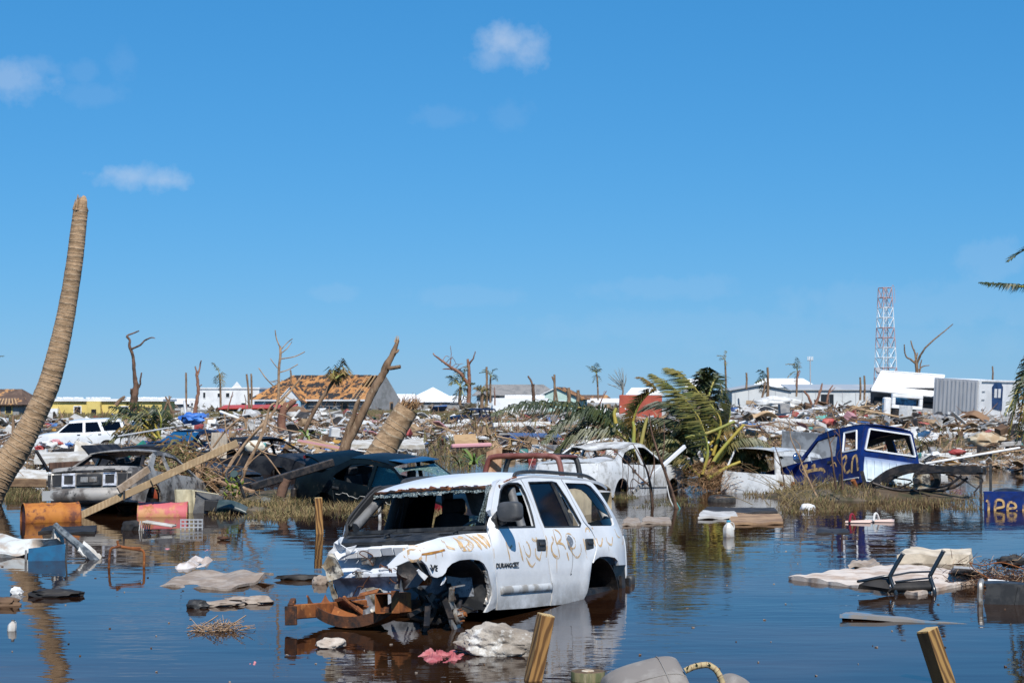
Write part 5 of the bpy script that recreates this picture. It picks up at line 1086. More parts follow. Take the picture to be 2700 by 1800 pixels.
palm('thin palm with wind-torn head alone against the sky, right of the mint house', 240, [(1577, 1055), (1576, 1020), (1573, 985)], 2.5, 0, [[(1573, 985), (1560, 972), (1546, 964)], [(1573, 985), (1573, 970), (1573, 956)], [(1573, 985), (1578, 978), (1583, 973)], [(1573, 985), (1568, 995), (1564, 1008)], [(1573, 985), (1577, 998), (1576, 1010)], [(1573, 985), (1566, 972), (1562, 965)]], leaf=M_LEAFG, L=.8, n=9)
palm('tallest thin palm near the warehouse with three leaves blown left', 220, [(1914, 1075), (1914, 1010), (1912, 950)], 3, 0, [[(1912, 950), (1904, 940), (1891, 937)], [(1912, 950), (1904, 945), (1898, 950)], [(1912, 950), (1913, 935), (1913, 925)], [(1912, 952), (1914, 958), (1912, 965)]], leaf=M_LEAFY, L=.6, n=9)
palm('thin palm before the warehouse with two long leaves arching left', 210, [(2100, 1045), (2102, 1000), (2103, 978)], 2.6, 0, [[(2103, 978), (2092, 963), (2072, 960)], [(2103, 978), (2090, 983), (2076, 995)], [(2103, 978), (2102, 958), (2100, 942)], [(2103, 976), (2098, 963), (2090, 960)], [(2102, 980), (2099, 1000), (2097, 1012)]], leaf=M_LEAFY, L=.7, n=9)
palm('ragged small palm leaning against a bare pole by the warehouse', 170, [(2006, 1060), (2014, 1030), (2018, 1005)], 3, 0, [[(2018, 1005), (2010, 985), (2003, 975)], [(2018, 1005), (2008, 1003), (1993, 1010)], [(2018, 1005), (2010, 1015), (2004, 1035)], [(2018, 1005), (2022, 1015), (2022, 1035)], [(2018, 1003), (2010, 1000), (2000, 1005)]], leaf=M_LEAFD, L=.8, n=12)
palm('bushy yellow-green palm in front of the red-brown dead tree', 150, [(1212, 1066), (1213, 1035), (1214, 1020)], 5, 0, [[(1214, 1020), (1195, 995), (1176, 994)], [(1214, 1020), (1225, 990), (1230, 965)], [(1214, 1020), (1205, 1035), (1196, 1060)], [(1214, 1020), (1232, 1015), (1250, 1010)], [(1214, 1020), (1213, 990), (1208, 972)], [(1214, 1020), (1222, 1040), (1224, 1062)], [(1214, 1020), (1232, 1030), (1240, 1050)], [(1214, 1020), (1200, 1005), (1185, 1015)]], leaf=M_LEAFG, stem=M_STEMY, L=.8, n=14)
palm('short shaggy dead palm left of the hip-roofed house', 150, [(1270, 1075), (1271, 1050), (1272, 1035)], 5, 0, [[(1272, 1035), (1260, 1025), (1250, 1026)], [(1272, 1035), (1282, 1028), (1290, 1045)], [(1272, 1035), (1265, 1050), (1262, 1072)], [(1272, 1035), (1278, 1050), (1280, 1072)], [(1272, 1035), (1270, 1022), (1262, 1020)]], L=.7, n=14)
palm('dark spiky palm crown standing behind the fallen yellow fronds', 52, [(1878, 1160), (1874, 1090), (1868, 1045)], 8, 0, [[(1868, 1045), (1860, 1010), (1848, 985)], [(1868, 1045), (1872, 1005), (1868, 970)], [(1868, 1045), (1885, 1000), (1900, 1010), (1905, 1060)], [(1868, 1045), (1850, 1030), (1835, 1050)], [(1868, 1045), (1880, 1060), (1890, 1100)], [(1868, 1045), (1858, 1060), (1855, 1095)], [(1868, 1045), (1888, 1030), (1902, 1050)], [(1868, 1045), (1866, 1000), (1855, 975)], [(1868, 1045), (1848, 1020), (1842, 1000)]], leaf=M_LEAFD, L=.55, n=26, droop=.5)
# ---- the fallen palm, right of centre
fp = thing('fallen_palm', 'uprooted palm lying right of the white saloon, long yellow-green fronds blown to the left', 'palm tree', tuple(onz(1880, 1290)))
off = fp.location.copy(); Y0 = 39.5
def PX(*P, Y=Y0): return [at(p[0], p[1], Y + (p[2] if len(p) > 2 else 0)) - off for p in P]
FR = [([(1660, 1170, 1), (1640, 1118, 1), (1587, 1088, .6), (1542, 1077, .3), (1468, 1068, 0), (1379, 1068, -.3), (1298, 1092, -.5)], .62, M_LEAFD, M_STEMG, 1.3, V((-.15, 0, -.1))),
      ([(1665, 1180, .6), (1630, 1140, .4), (1569, 1092, .2), (1513, 1107, 0), (1468, 1135, -.2), (1432, 1168, -.4)], .62, M_LEAFD, M_STEMG, .9, V((-.2, 0, 0))),
      ([(1672, 1190, 0), (1640, 1150, 0), (1590, 1142, 0), (1540, 1148, 0), (1498, 1170, 0), (1460, 1200, 0)], .62, M_LEAFG, M_STEMG, .9, V((-.2, 0, 0))),
      ([(1690, 1200, .8), (1660, 1140, .8), (1600, 1100, .8), (1550, 1118, .6), (1500, 1150, .4)], .60, M_LEAFD, M_STEMG, .9, V((-.2, 0, 0))),
      ([(1675, 1185, -.2), (1668, 1120, -.2), (1682, 1072, -.2), (1706, 1041, -.2), (1726, 1026, -.2), (1700, 1000, -.2), (1680, 995, -.2)], .36, M_LEAFY, M_STEMY, .5, V((-.5, 0, -.1))),
      ([(1852, 1250, -.8), (1866, 1190, -.8), (1849, 1118, -.8), (1825, 1077, -.8), (1780, 1029, -.8), (1724, 990, -.8)], .74, M_LEAFB, M_STEMY, .45, V((-.85, 0, .0))),
      ([(1880, 1200, -.2), (1900, 1120, -.2), (1881, 1077, -.2), (1855, 1050, -.2), (1810, 1000, -.2), (1765, 973, -.2)], .78, M_LEAFB, M_STEMY, .45, V((-.85, 0, .0))),
      ([(1850, 1250, .6), (1830, 1180, .6), (1800, 1130, .6), (1740, 1110, .6), (1690, 1130, .6)], .6, M_LEAFD, M_STEMG, .6, V((-.6, 0, -.1))),
      ([(1850, 1240, .9), (1800, 1165, .9), (1745, 1160, .9), (1690, 1170, .9), (1640, 1200, .9)], .6, M_LEAFD, M_STEMY, .7, V((-.4, 0, -.1))),
      ([(1860, 1210, 1), (1835, 1125, 1), (1790, 1080, 1), (1740, 1070, 1), (1690, 1085, 1)], .65, M_LEAFD, M_STEMG, .5, V((-.7, 0, -.1))),
      ([(1890, 1220, -.3), (1930, 1175, -.3), (1985, 1162, -.3), (2035, 1180, -.3)], .35, M_LEAFG, M_STEMY, .8, V((0, 0, -.1))),
      ([(1890, 1230, 0), (1940, 1190, 0), (2000, 1185, 0), (2060, 1205, 0)], .35, M_LEAFY, M_STEMG, .8, V((0, 0, -.1))),
      ([(1870, 1220, .5), (1905, 1150, .5), (1925, 1090, .5), (1915, 1040, .5)], .5, M_LEAFG, M_STEMG, .4, V((-.3, 0, 0))),
      ([(1850, 1260, -.4), (1800, 1215, -.4), (1740, 1200, -.4), (1690, 1215, -.4)], .5, M_LEAFG, M_STEMY, .7, V((-.3, 0, -.1)))]
for i in range(16):
    x0 = random.uniform(1800, 1900); y0 = random.uniform(1180, 1260); x1 = x0 + random.choice((-1, -1, -1, 1)) * random.uniform(60, 170); FR.append(([(x0, y0, random.uniform(-.3, 1)), ((x0 + x1) / 2, y0 - random.uniform(20, 70), random.uniform(0, 1)), (x1, y0 + random.uniform(-30, 30), random.uniform(-.3, 1))], .5, random.choice((M_LEAFY, M_LEAFB, M_LEAFG)), random.choice((M_STEMG, M_STEMY)), 1.0, V((-.2, 0, -.2))))
for P, L_, lf, st, dr, wv in FR: frond('frond', PX(*P), L_ * 1.25, fp, lf, st, 110, dr, .20, .036, .042, .22, wind=wv)
for P in ([(1858, 1255), (1880, 1205), (1925, 1150), (1955, 1118)], [(1665, 1175), (1668, 1130), (1664, 1110)], [(1685, 1175), (1694, 1130), (1702, 1100)], [(1860, 1260), (1905, 1232), (1945, 1215)], [(1800, 1150), (1860, 1140), (1930, 1110)], [(1620, 1115), (1616, 1090), (1622, 1075)]):
    Q = smoothpts([q + V((0, -.5, 0)) for q in PX(*P)], 4); b = MB(); b.tube(Q, [.05 * (1 - .35 * i / len(Q)) for i in range(len(Q))], 7); b.build('cut_stem', random.choice((M_STEMY, M_STEMG)), fp, 60)
b = MB(); ringed(b, smoothpts(PX((1870, 1262, 0), (1900, 1240, 1.2), (1940, 1225, 2.6), (1985, 1215, 4.5)), 5), [.26] * 16, .2, 16, .04); b.build('trunk', [M_PALM, M_SCAR], fp, 40)
for i in range(13):
    c = PX((random.uniform(1800, 1960), random.uniform(1215, 1290), random.uniform(-.8, .6)))[0]; w_ = random.uniform(.18, .34); hh = random.uniform(.25, .55); an = random.uniform(-.9, .9)
    b = MB(); b.grid(lambda u, v: c + V((((u - .5) * w_ * (1.2 - v)) * cos(an) + hh * v * sin(an), .08 * sin(pi * u) + .1 * sin(v * 5 + i), hh * v * cos(an) - .1)), 6, 8, thick=.01); b.build('husk_sheath', random.choice((M_FIBRE, M_SPLIT, M_FIBRE)), fp, 50)
b = MB()
for i in range(1500):
    c = PX((random.gauss(1880, 45), random.uniform(1225, 1300), random.uniform(-1, .8)))[0]; b.beam(c, c + V((random.uniform(-.3, .3), random.uniform(-.2, .2), random.uniform(-.22, .12))), .012, .006, w2=.003, h2=.002)
tag(b.build('root_fibre', M_FIBRE, fp), kind='stuff')
b = MB()
for i in range(260):
    c = PX((random.gauss(1705, 22), random.uniform(1105, 1175), random.uniform(-.1, .6)))[0]; b.beam(c, c + V((random.uniform(-.08, .08), random.uniform(-.1, .1), random.uniform(-.3, -.05))), .02, .012, w2=.012)
tag(b.build('flower_stalks', M_LEAFY, fp), kind='stuff')
# ---- palm at the right edge, only its hanging leaves in view
rp = thing('palm_tree', 'palm at the right edge of the photo, dark hanging fronds in view', 'palm tree', (at(2830, 1400, 26).x, 26, 0)); off = rp.location.copy()
b = MB(); ringed(b, smoothpts([V((.3, 0, -.6)), V((.2, 0, 1.5)), V((.05, 0, 3.2)), V((0, 0, 4.0))], 6), [.2] * 19, .16, 14, .04); b.build('trunk', [M_PALM, M_SCAR], rp, 40)
for P, L_, lf, n_, dr in (([(2830, 740), (2760, 752), (2700, 756), (2640, 750), (2585, 745)], .30, M_LEAFD, 70, 1.0), ([(2830, 640), (2790, 625), (2740, 640), (2690, 665), (2658, 690)], .34, M_LEAFD, 60, .2),
                          ([(2830, 760), (2790, 830), (2740, 930), (2705, 1020), (2690, 1100), (2680, 1170)], .42, M_LEAFD, 70, 1.2), ([(2830, 760), (2770, 850), (2722, 960), (2700, 1080), (2692, 1150)], .42, M_LEAFY, 60, 1.2), ([(2835, 800), (2800, 920), (2750, 1010), (2715, 1090), (2695, 1165)], .42, M_LEAFD, 70, 1.2),
                          ([(2830, 780), (2760, 890), (2705, 980), (2672, 1050), (2650, 1095)], .40, M_LEAFD, 70, 1.1), ([(2820, 800), (2740, 900), (2695, 1000), (2670, 1100), (2660, 1160)], .36, M_LEAFY, 70, 1.2), ([(2835, 900), (2780, 1000), (2735, 1100), (2715, 1180)], .40, M_LEAFY, 60, 1.3), ([(2840, 760), (2900, 730), (2960, 760)], .4, M_LEAFD, 40, .8)):
    frond('frond', [at(x, y, 26 + random.uniform(-.3, .3)) - off for x, y in P], L_, rp, lf, M_STEMG, n_, dr, .05, .03, .03, .2)
tl = thing('palm_frond', 'tip of a dark palm leaf poking in at the far left edge, above the houses', 'palm leaf', tuple(at(-60, 945, 40))); off = tl.location.copy()
frond('leaf', [at(x, y, 40) - off for x, y in ((-60, 945), (-25, 942), (10, 938))], .16, tl, M_LEAFD, M_STEMG, 20, .6, .1, .02, .012)
# ---- green frond resting beside the parked white SUV, left
gf = thing('palm_frond', 'large green palm fronds drooping right of the parked white SUV', 'palm leaf', tuple(at(420, 1160, 62))); off = gf.location.copy()
for P, lf in (([(418, 1150), (385, 1110), (340, 1085), (290, 1072)], M_LEAFD), ([(415, 1155), (370, 1115), (320, 1100), (272, 1120)], M_LEAFG), ([(420, 1150), (400, 1100), (372, 1075), (340, 1062)], M_LEAFG), ([(425, 1155), (380, 1135), (335, 1130), (300, 1145)], M_LEAFY), ([(420, 1150), (425, 1105), (410, 1070)], M_LEAFD), ([(410, 1160), (370, 1140), (320, 1150), (290, 1165)], M_LEAFG)):
    frond('leaf', [at(x, y, 62 + random.uniform(-.5, .5)) - off for x, y in P], .75, gf, lf, M_STEMY, 40, .8, .15, .06, .05)
# bare sapling in the water by the white saloon
tree('bare_sapling', 'thin leafless sapling standing in water before the white saloon', 'tree', 33.5, [[(1722, 1345, 5), (1716, 1290, 4), (1708, 1250, 3), (1690, 1205, 2), (1668, 1170, 1)], [(1716, 1285, 3), (1680, 1250, 2), (1640, 1205, 1.4), (1610, 1180, 1)], [(1712, 1262, 2), (1725, 1220, 1.6), (1720, 1180, 1)], [(1700, 1230, 1.5), (1672, 1215, 1), (1650, 1195, .8)], [(1712, 1270, 2), (1690, 1275, 1.6), (1668, 1262, 1.2), (1662, 1300, 1)]] + [[(1640 + 14 * i, 1215 + random.uniform(-15, 25), 1), (1642 + 14 * i, 1260, .9), (1640 + 14 * i + random.uniform(-6, 6), 1300 + random.uniform(-20, 30), .6)] for i in range(7)], M_BARKD, .02, n=5)
tree('bare_sapling', 'dark straight branch slanting out of the water right of the white saloon', 'tree', 33, [[(1785, 1345, 6), (1762, 1270, 5), (1740, 1210, 4), (1722, 1150, 2.5), (1712, 1090, 1.4)], [(1745, 1222, 2), (1752, 1160, 1.6), (1750, 1110, 1)]], M_BARKD, .02, n=6)
for i, (P, lab) in enumerate((([(2155, 1310, 3), (2130, 1260, 2.6), (2105, 1200, 2), (2085, 1150, 1.4), (2082, 1100, .8)], 'long brown twig leaning left across the raised grey bonnet'), ([(2205, 1290, 3), (2196, 1230, 2.6), (2188, 1170, 2), (2180, 1130, 1)], 'left of two dark twigs standing in front of the blue door'), ([(2222, 1290, 3), (2220, 1230, 2.4), (2214, 1150, 1.4), (2208, 1105, 1)], 'right of two dark twigs standing in front of the blue door'), ([(2070, 1290, 2), (2060, 1230, 1.6), (2040, 1170, 1)], 'thin twig in front of the small white car'))):
    tree('dry_twig', lab, 'twig', 35.5, [P] + [[(P[k][0], P[k][1], 1.4), (P[k][0] + random.uniform(-30, 30), P[k][1] - 25, 1), (P[k][0] + random.uniform(-50, 40), P[k][1] - 45, .6)] for k in (1, 2)], M_TWIG if i == 0 else M_BARKD, .02, n=5)
# ================================================================== buildings, containers, tower
M_PLY = mat('bare_roof_plywood', (.46, .22, .075), .85, col2=(.36, .16, .055), scale=1.2, col3=(.028, .026, .026), scale3=.9, thr3=(.49, .52), var=.12)
M_BROOF = mat('brown_torn_shingles', (.095, .06, .045), .9, col2=(.14, .09, .065), scale=1.4, col3=(.42, .22, .09), scale3=.5, thr3=(.58, .61))
M_GROOF = mat('grey_shingles', (.24, .23, .22), .9, col2=(.16, .16, .16), scale=.8, col3=(.42, .4, .38), scale3=1.6, thr3=(.6, .66))
M_LBLUE = mat('light_blue_wall', (.30, .56, .74), .8, col2=(.24, .47, .64), scale=.8)
M_CONC = mat('bare_grey_render', (.30, .30, .30), .9, col2=(.22, .22, .215), scale=.7, col3=(.38, .37, .36), scale3=2)
M_WWALL = mat('white_wall', (.78, .79, .80), .8, col2=(.68, .69, .70), scale=.6)
M_YWALL = mat('yellow_wall', (.66, .52, .17), .8, col2=(.58, .45, .14), scale=.7)
M_MINT = mat('mint_wall', (.50, .66, .60), .8, col2=(.42, .57, .52), scale=.7)
M_TIMB = mat('weathered_timber', (.33, .21, .12), .9, col2=(.20, .12, .07), scale=2, stretch=(1, 1, 3), var=.25)
M_REDM = mat('red_roof_metal', (.52, .07, .045), .5, col2=(.40, .06, .04), scale=1.5)
M_DKW = mat('dark_brown_boards', (.055, .03, .022), .9, col2=(.11, .06, .04), scale=2, stretch=(4, 4, .4))
M_REDC = mat('brick_red_paint', (.40, .085, .05), .6, col2=(.34, .07, .045), scale=1.2, bump=.01, bscale=6)
M_CW = mat('container_white', (.80, .80, .80), .5, col2=(.68, .68, .68), scale=.9, col3=(.40, .24, .12), scale3=2.5, thr3=(.68, .74))
M_CG = mat('container_grey', (.40, .41, .43), .6, col2=(.30, .31, .33), scale=.8, stretch=(3, 3, .5), thr=(.45, .7))
M_PANE = mat('dark_window', (.02, .022, .026), .2)
M_WARE = mat('warehouse_sheet', (.58, .60, .60), .6, col2=(.50, .52, .53), scale=.4)
M_WROOF = mat('warehouse_roof', (.34, .37, .40), .5, col2=(.42, .43, .43), scale=.3)
def bld(name, label, px, py, Y, rz=0, cat='house', tilt=(0, 0)):
    p = at(px, py, Y); return thing(name, label, cat, (p.x, Y, p.z), (tilt[0], tilt[1], rz))
def wbox(par, nm, x0, x1, y0, y1, z0, z1, m, bev=0):
    b = MB(); b.box(((x0 + x1) / 2, (y0 + y1) / 2, (z0 + z1) / 2), (x1 - x0, y1 - y0, z1 - z0)); return b.build(nm, m, par, bevel=bev)
def win(par, x, z, w, h, y=0., frame=M_WWALL, side=0):
    f = MB(); 
    if side == 0:
        f.box((x, y - .03, z), (w, .06, h)); o = f.build('window', frame, par)
        b = MB(); b.box((x, y - .065, z), (w * .78, .02, h * .8)); b.build('pane', M_PANE, o)
    else:
        f.box((x + .03, y, z), (.06, w, h)); o = f.build('window', frame, par)
        b = MB(); b.box((x + .065, y, z), (.02, w * .78, h * .8)); b.build('pane', M_PANE, o)
def slope(par, nm, P, m, th=.12):
    P = [V(p) for p in P]; n = (P[1] - P[0]).cross(P[2] - P[0]).normalized(); n = n if n.z > 0 else -n
    b = MB(); k = len(P); b.v = P + [p - n * th for p in P]; b.f = [tuple(range(k)), tuple(range(2 * k - 1, k - 1, -1))] + [(i, i + k, (i + 1) % k + k, (i + 1) % k) for i in range(k)]; b.mi = [0] * len(b.f)
    return b.build(nm, m, par)
# house with the stripped orange roof
h = bld('house', 'light blue house with stripped orange plywood roof and bare grey gable', 862, 1099, 250, rad(-24)); h.scale = (1.08, 1.08, 1.08)
wbox(h, 'wall', -9, -4.2, -4, 4, 0, 2.45, M_LBLUE); wbox(h, 'wall', -1.0, 9, -4, 4, 0, 2.45, M_CONC); wbox(h, 'wall', -4.2, -1.0, -4, 4, 0, 2.45, M_LBLUE)
b = MB(); b.prism([(-4, 2.45), (4, 2.45), (0, 5.55)], .25, Matrix(((0, 0, 1, 8.75), (1, 0, 0, 0), (0, 1, 0, 0), (0, 0, 0, 1)))); b.build('gable_wall', M_CONC, h)
win(h, 9.0, 1.2, .9, 1.7, 1.6, M_TIMB, 1); win(h, -6.5, 1.4, 1.6, 1.2, -4.0); win(h, 5, 1.3, 1.2, 1.2, -4.0, M_TIMB)
rows, cols = 4, 8
for r in range(rows):
    for c in range(cols):
        if c == 7 and r in (2, 3): continue
        f0, f1 = r / rows, (r + 1) / rows
        xl = lambda f: -9.6 + 4.2 * f; x0 = xl(f0) + (8.6 - xl(f0)) * c / cols; x1 = xl(f0) + (8.6 - xl(f0)) * (c + 1) / cols - .06; X0 = xl(f1) + (8.6 - xl(f1)) * c / cols; X1 = xl(f1) + (8.6 - xl(f1)) * (c + 1) / cols - .06
        g = random.uniform(0, .05); slope(h, 'roof_panel', [(x0, -4.6 + 4.6 * f0 + .03, 2.35 + 3.3 * f0 + g), (x1, -4.6 + 4.6 * f0 + .03, 2.35 + 3.3 * f0 + g), (X1, -4.6 + 4.6 * f1, 2.35 + 3.3 * f1 + g), (X0, -4.6 + 4.6 * f1, 2.35 + 3.3 * f1 + g)], M_PLY, .06)
slope(h, 'roof_back', [(-9.6, 4.6, 2.3), (8.8, 4.6, 2.3), (8.8, 0, 5.6), (-5.4, 0, 5.6)], M_BROOF); slope(h, 'roof_hip', [(-9.6, -4.6, 2.3), (-9.6, 4.6, 2.3), (-5.4, 0, 5.6)], M_PLY)
for i in range(5):
    x = 6.3 + i * .6; b = MB(); b.beam((x, -4.6, 2.28), (x, 0, 5.58), .08, .18); b.build('rafter', M_SPLIT, h)
wbox(h, 'fascia', -9.6, 8.8, -4.72, -4.6, 2.15, 2.36, M_WWALL)
wbox(h, 'porch_wall', -4.0, -.8, -5.6, -4.05, 0, 2.2, M_LBLUE); win(h, -2.9, 1.55, .55, .55, -5.6); win(h, -1.3, 1.6, .5, .6, -5.6)
b = MB(); b.prism([(-4.1, 2.2), (-.7, 2.2), (-2.4, 3.9)], .2, Matrix(((1, 0, 0, 0), (0, 0, -1, -5.4), (0, 1, 0, 0), (0, 0, 0, 1)))); b.build('porch_gable', M_WWALL, h)
slope(h, 'porch_roof', [(-4.5, -5.75, 2.0), (-2.4, -5.75, 4.05), (-2.4, -2.4, 4.05), (-4.5, -2.4, 2.0)], M_WWALL, .1); slope(h, 'porch_roof', [(-.3, -5.75, 2.0), (-2.4, -5.75, 4.05), (-2.4, -2.4, 4.05), (-.3, -2.4, 2.0)], M_PLY, .1)
b = MB(); b.beam((3.6, -4.2, 2.4), (3.6, -4.2, 0), .2, .2); b.build('porch_post', M_TIMB, h)
b = MB()
for i in range(16): p = V((-7 + random.uniform(-1.6, 1.2), random.uniform(-1, 1), 4.3 + random.random() * .8)); b.beam(p, p + V((random.uniform(-1.2, 1.2), random.uniform(-.5, .5), random.uniform(-.5, .6))), .1, .1)
tag(b.build('broken_rafters', M_TIMB, h), kind='stuff')
# white two-storey house
h = bld('house', 'white flat-roofed two-storey house left of the orange roof', 615, 1100, 285, rad(-8))
wbox(h, 'wall', -4.6, 5.6, -4, 4, 0, 4.7, M_WWALL); wbox(h, 'wing', -6.4, -4.6, -3.6, 3, 0, 2.9, M_WWALL); wbox(h, 'parapet', -4.75, 5.75, -4.15, 4.1, 4.7, 4.95, M_WWALL)
for x, z, w_, h_ in ((-3.7, 3.7, .45, 1.1), (-1.2, 3.7, .55, .7), (.3, 3.7, .7, .8), (4.1, 3.6, .5, 1.0), (-5.9, 2.2, .4, .5), (3.0, 2.0, 1, 1)): win(h, x, z, w_, h_, -4.0 if x > -4.6 else -3.6)
b = MB(); b.prism([(1.0, 4.95), (2.6, 4.95), (1.8, 5.9)], .2, Matrix(((1, 0, 0, 0), (0, 0, -1, -3.8), (0, 1, 0, 0), (0, 0, 0, 1)))); b.build('roof_gable', M_WWALL, h)
# shed with the red roof
h = bld('shed', 'low dark wooden shed with red metal roof in front of the white house', 670, 1106, 215, 0, 'shed')
wbox(h, 'wall', -4.6, 5.1, -1.5, 1.5, 0, 1.45, M_DKW); slope(h, 'roof', [(-4.2, -1.9, 1.45), (5.3, -1.9, 1.55), (5.3, 1.8, 1.95), (-4.0, 1.8, 1.85)], M_REDM)
b = MB()
for i in range(24): b.box((-4.4 + i * .4, -1.53, .72), (.05, .05, 1.4))
tag(b.build('corrugation', M_DKW, h), kind='stuff'); wbox(h, 'wall_gap', -3.2, -.8, -1.56, -1.5, .85, 1.2, M_PANE)
# yellow house
h = bld('house', 'yellow flat-roofed house with pale porch at far left', 290, 1112, 195, 0)
wbox(h, 'wall', -6.5, 6.4, -2.4, 5, 0, 2.35, M_YWALL); wbox(h, 'roof_slab', -6.8, 6.6, -2.7, 5.2, 2.35, 2.62, M_WWALL); wbox(h, 'porch_wall', -1.9, -.35, -3.2, -2.42, 0, 2.33, M_YWALL)
wbox(h, 'door', -1.35, -.8, -3.26, -3.2, .2, 1.45, M_PANE); wbox(h, 'end_wall', -7.6, -5.2, -3.0, -2.42, 0, 1.55, M_WWALL)
for x in (-3.1, 2.2): win(h, x, 1.3, .9, 1.1, -2.4)
wbox(h, 'roof_slab', -8.1, -6.82, -2, 4, 2.1, 2.45, M_YWALL)
b = MB()
for i in range(26): p = V((random.uniform(-6, 6), random.uniform(-2, 3), 2.66)); b.box(p + V((0, 0, .08)), (random.uniform(.2, 1.2), .4, .16), (0, random.uniform(-.1, .1), random.random()))
tag(b.build('roof_litter', M_WWALL, h), kind='stuff')
# far-left house with brown roof
h = bld('house', 'grey house with torn brown shingle roof at the left edge', 10, 1118, 175, rad(-12))
wbox(h, 'wall', -5, 3.0, -2.5, 2.5, 0, 2.1, M_CONC); slope(h, 'roof', [(-5.5, -3.0, 2.0), (3.6, -3.0, 2.0), (2.0, 0, 3.6), (-5.5, 0, 3.6)], M_BROOF); slope(h, 'roof_hip', [(3.6, -3.0, 2.0), (3.6, 3.0, 2.0), (2.0, 0, 3.6)], M_BROOF)
wbox(h, 'boarded_wall', -1.4, 1.0, -2.56, -2.5, .9, 2.0, M_TIMB); win(h, 1.9, 1.5, .8, .9, -2.5, M_YWALL); win(h, -2.2, 1.4, .9, .8, -2.5)
for i in range(6): b = MB(); b.beam((.9 + i * .42, -2.95, 2.03), (.7 + i * .30, -1.9, 2.6), .1, .1); b.build('rafter', M_SPLIT, h)
# grey boundary wall
h = bld('boundary_wall', 'low grey boundary wall between the yellow house and the white house', 480, 1110, 205, 0, 'wall'); wbox(h, 'wall', -2.6, 3.0, -.1, .1, 0, 1.35, M_CONC); wbox(h, 'coping', -2.7, 3.1, -.16, .16, 1.35, 1.45, M_WWALL)
# white tent-like roofs
h = bld('house', 'house with bright white peaked roof, right of the grey gable', 1140, 1082, 300, 0)
wbox(h, 'wall', -5.5, 5.5, -3, 3, 0, 1.6, M_CONC); slope(h, 'roof', [(-5, -3.4, 1.5), (5.0, -3.4, 1.5), (0.1, 0, 4.1)], M_WWALL); slope(h, 'roof_hip', [(5.0, -3.4, 1.5), (5.0, 3.4, 1.5), (.1, 0, 4.1)], M_WWALL); slope(h, 'roof_hip', [(-5, -3.4, 1.5), (-5, 3.4, 1.5), (.1, 0, 4.1)], M_WWALL)
slope(h, 'lean_to_roof', [(-6.4, -3.3, 1.4), (-3.0, -3.3, 1.4), (-3.0, 0, 2.9), (-6.4, 0, 2.9)], M_WWALL); slope(h, 'lean_to_roof', [(3.2, -3.3, 1.4), (6.4, -3.3, 1.4), (6.4, 0, 2.6), (3.2, 0, 2.6)], M_WWALL)
# hip roofed house
h = bld('house', 'pale two-storey house with wide grey hip roof in the middle distance', 1360, 1086, 310, 0)
wbox(h, 'wall', -7.0, 7.0, -4, 4, 0, 3.3, mat('pale_blue_wall', (.55, .62, .70), .8)); slope(h, 'roof', [(-7.9, -4.8, 3.0), (7.9, -4.8, 3.0), (5.0, 0, 5.0), (-5.6, 0, 5.0)], M_GROOF); slope(h, 'roof_hip', [(7.9, -4.8, 3.0), (7.9, 4.8, 3.0), (5.0, 0, 5.0)], M_GROOF); slope(h, 'roof_hip', [(-7.9, -4.8, 3.0), (-7.9, 4.8, 3.0), (-5.6, 0, 5.0)], M_GROOF)
for x in (-5, -3.2, -1, .8, 3, 5): win(h, x, 2.6, .8, .7, -4.0)
h = bld('ruined_house', 'roofless white house with small black window holes in front of the hip roof', 1370, 1088, 230, 0, 'house')
wbox(h, 'wall', -3.6, 3.8, -2, 2, 0, 2.0, M_WWALL); wbox(h, 'broken_wall', -2.0, 3.4, 1.6, 1.9, 2.0, 2.4, M_WWALL)
for x, w_, h_ in ((-1.4, .35, .6), (.9, .35, .45), (2.2, .25, .6), (2.7, .25, .6)): win(h, x, .9, w_, h_, -2.0)
# mint house
h = bld('house', 'mint green gabled house right of the charred trunk', 1480, 1086, 260, rad(-14))
wbox(h, 'wall', -3.4, 3.4, -3, 3, 0, 2.2, M_MINT); b = MB(); b.prism([(-3.4, 2.2), (3.4, 2.2), (0, 3.7)], .2, Matrix(((1, 0, 0, 0), (0, 0, -1, -2.8), (0, 1, 0, 0), (0, 0, 0, 1)))); b.build('gable_wall', M_MINT, h)
slope(h, 'roof', [(-4.0, -3.3, 1.95), (0, -3.3, 3.8), (0, 3, 3.8), (-4.0, 3, 1.95)], M_WWALL); slope(h, 'roof', [(4.0, -3.3, 1.95), (0, -3.3, 3.8), (0, 3, 3.8), (4.0, 3, 1.95)], M_PLY); win(h, .8, 1.3, 1.0, .9, -3.0); win(h, -1.6, 1.2, .8, .8, -3.0)
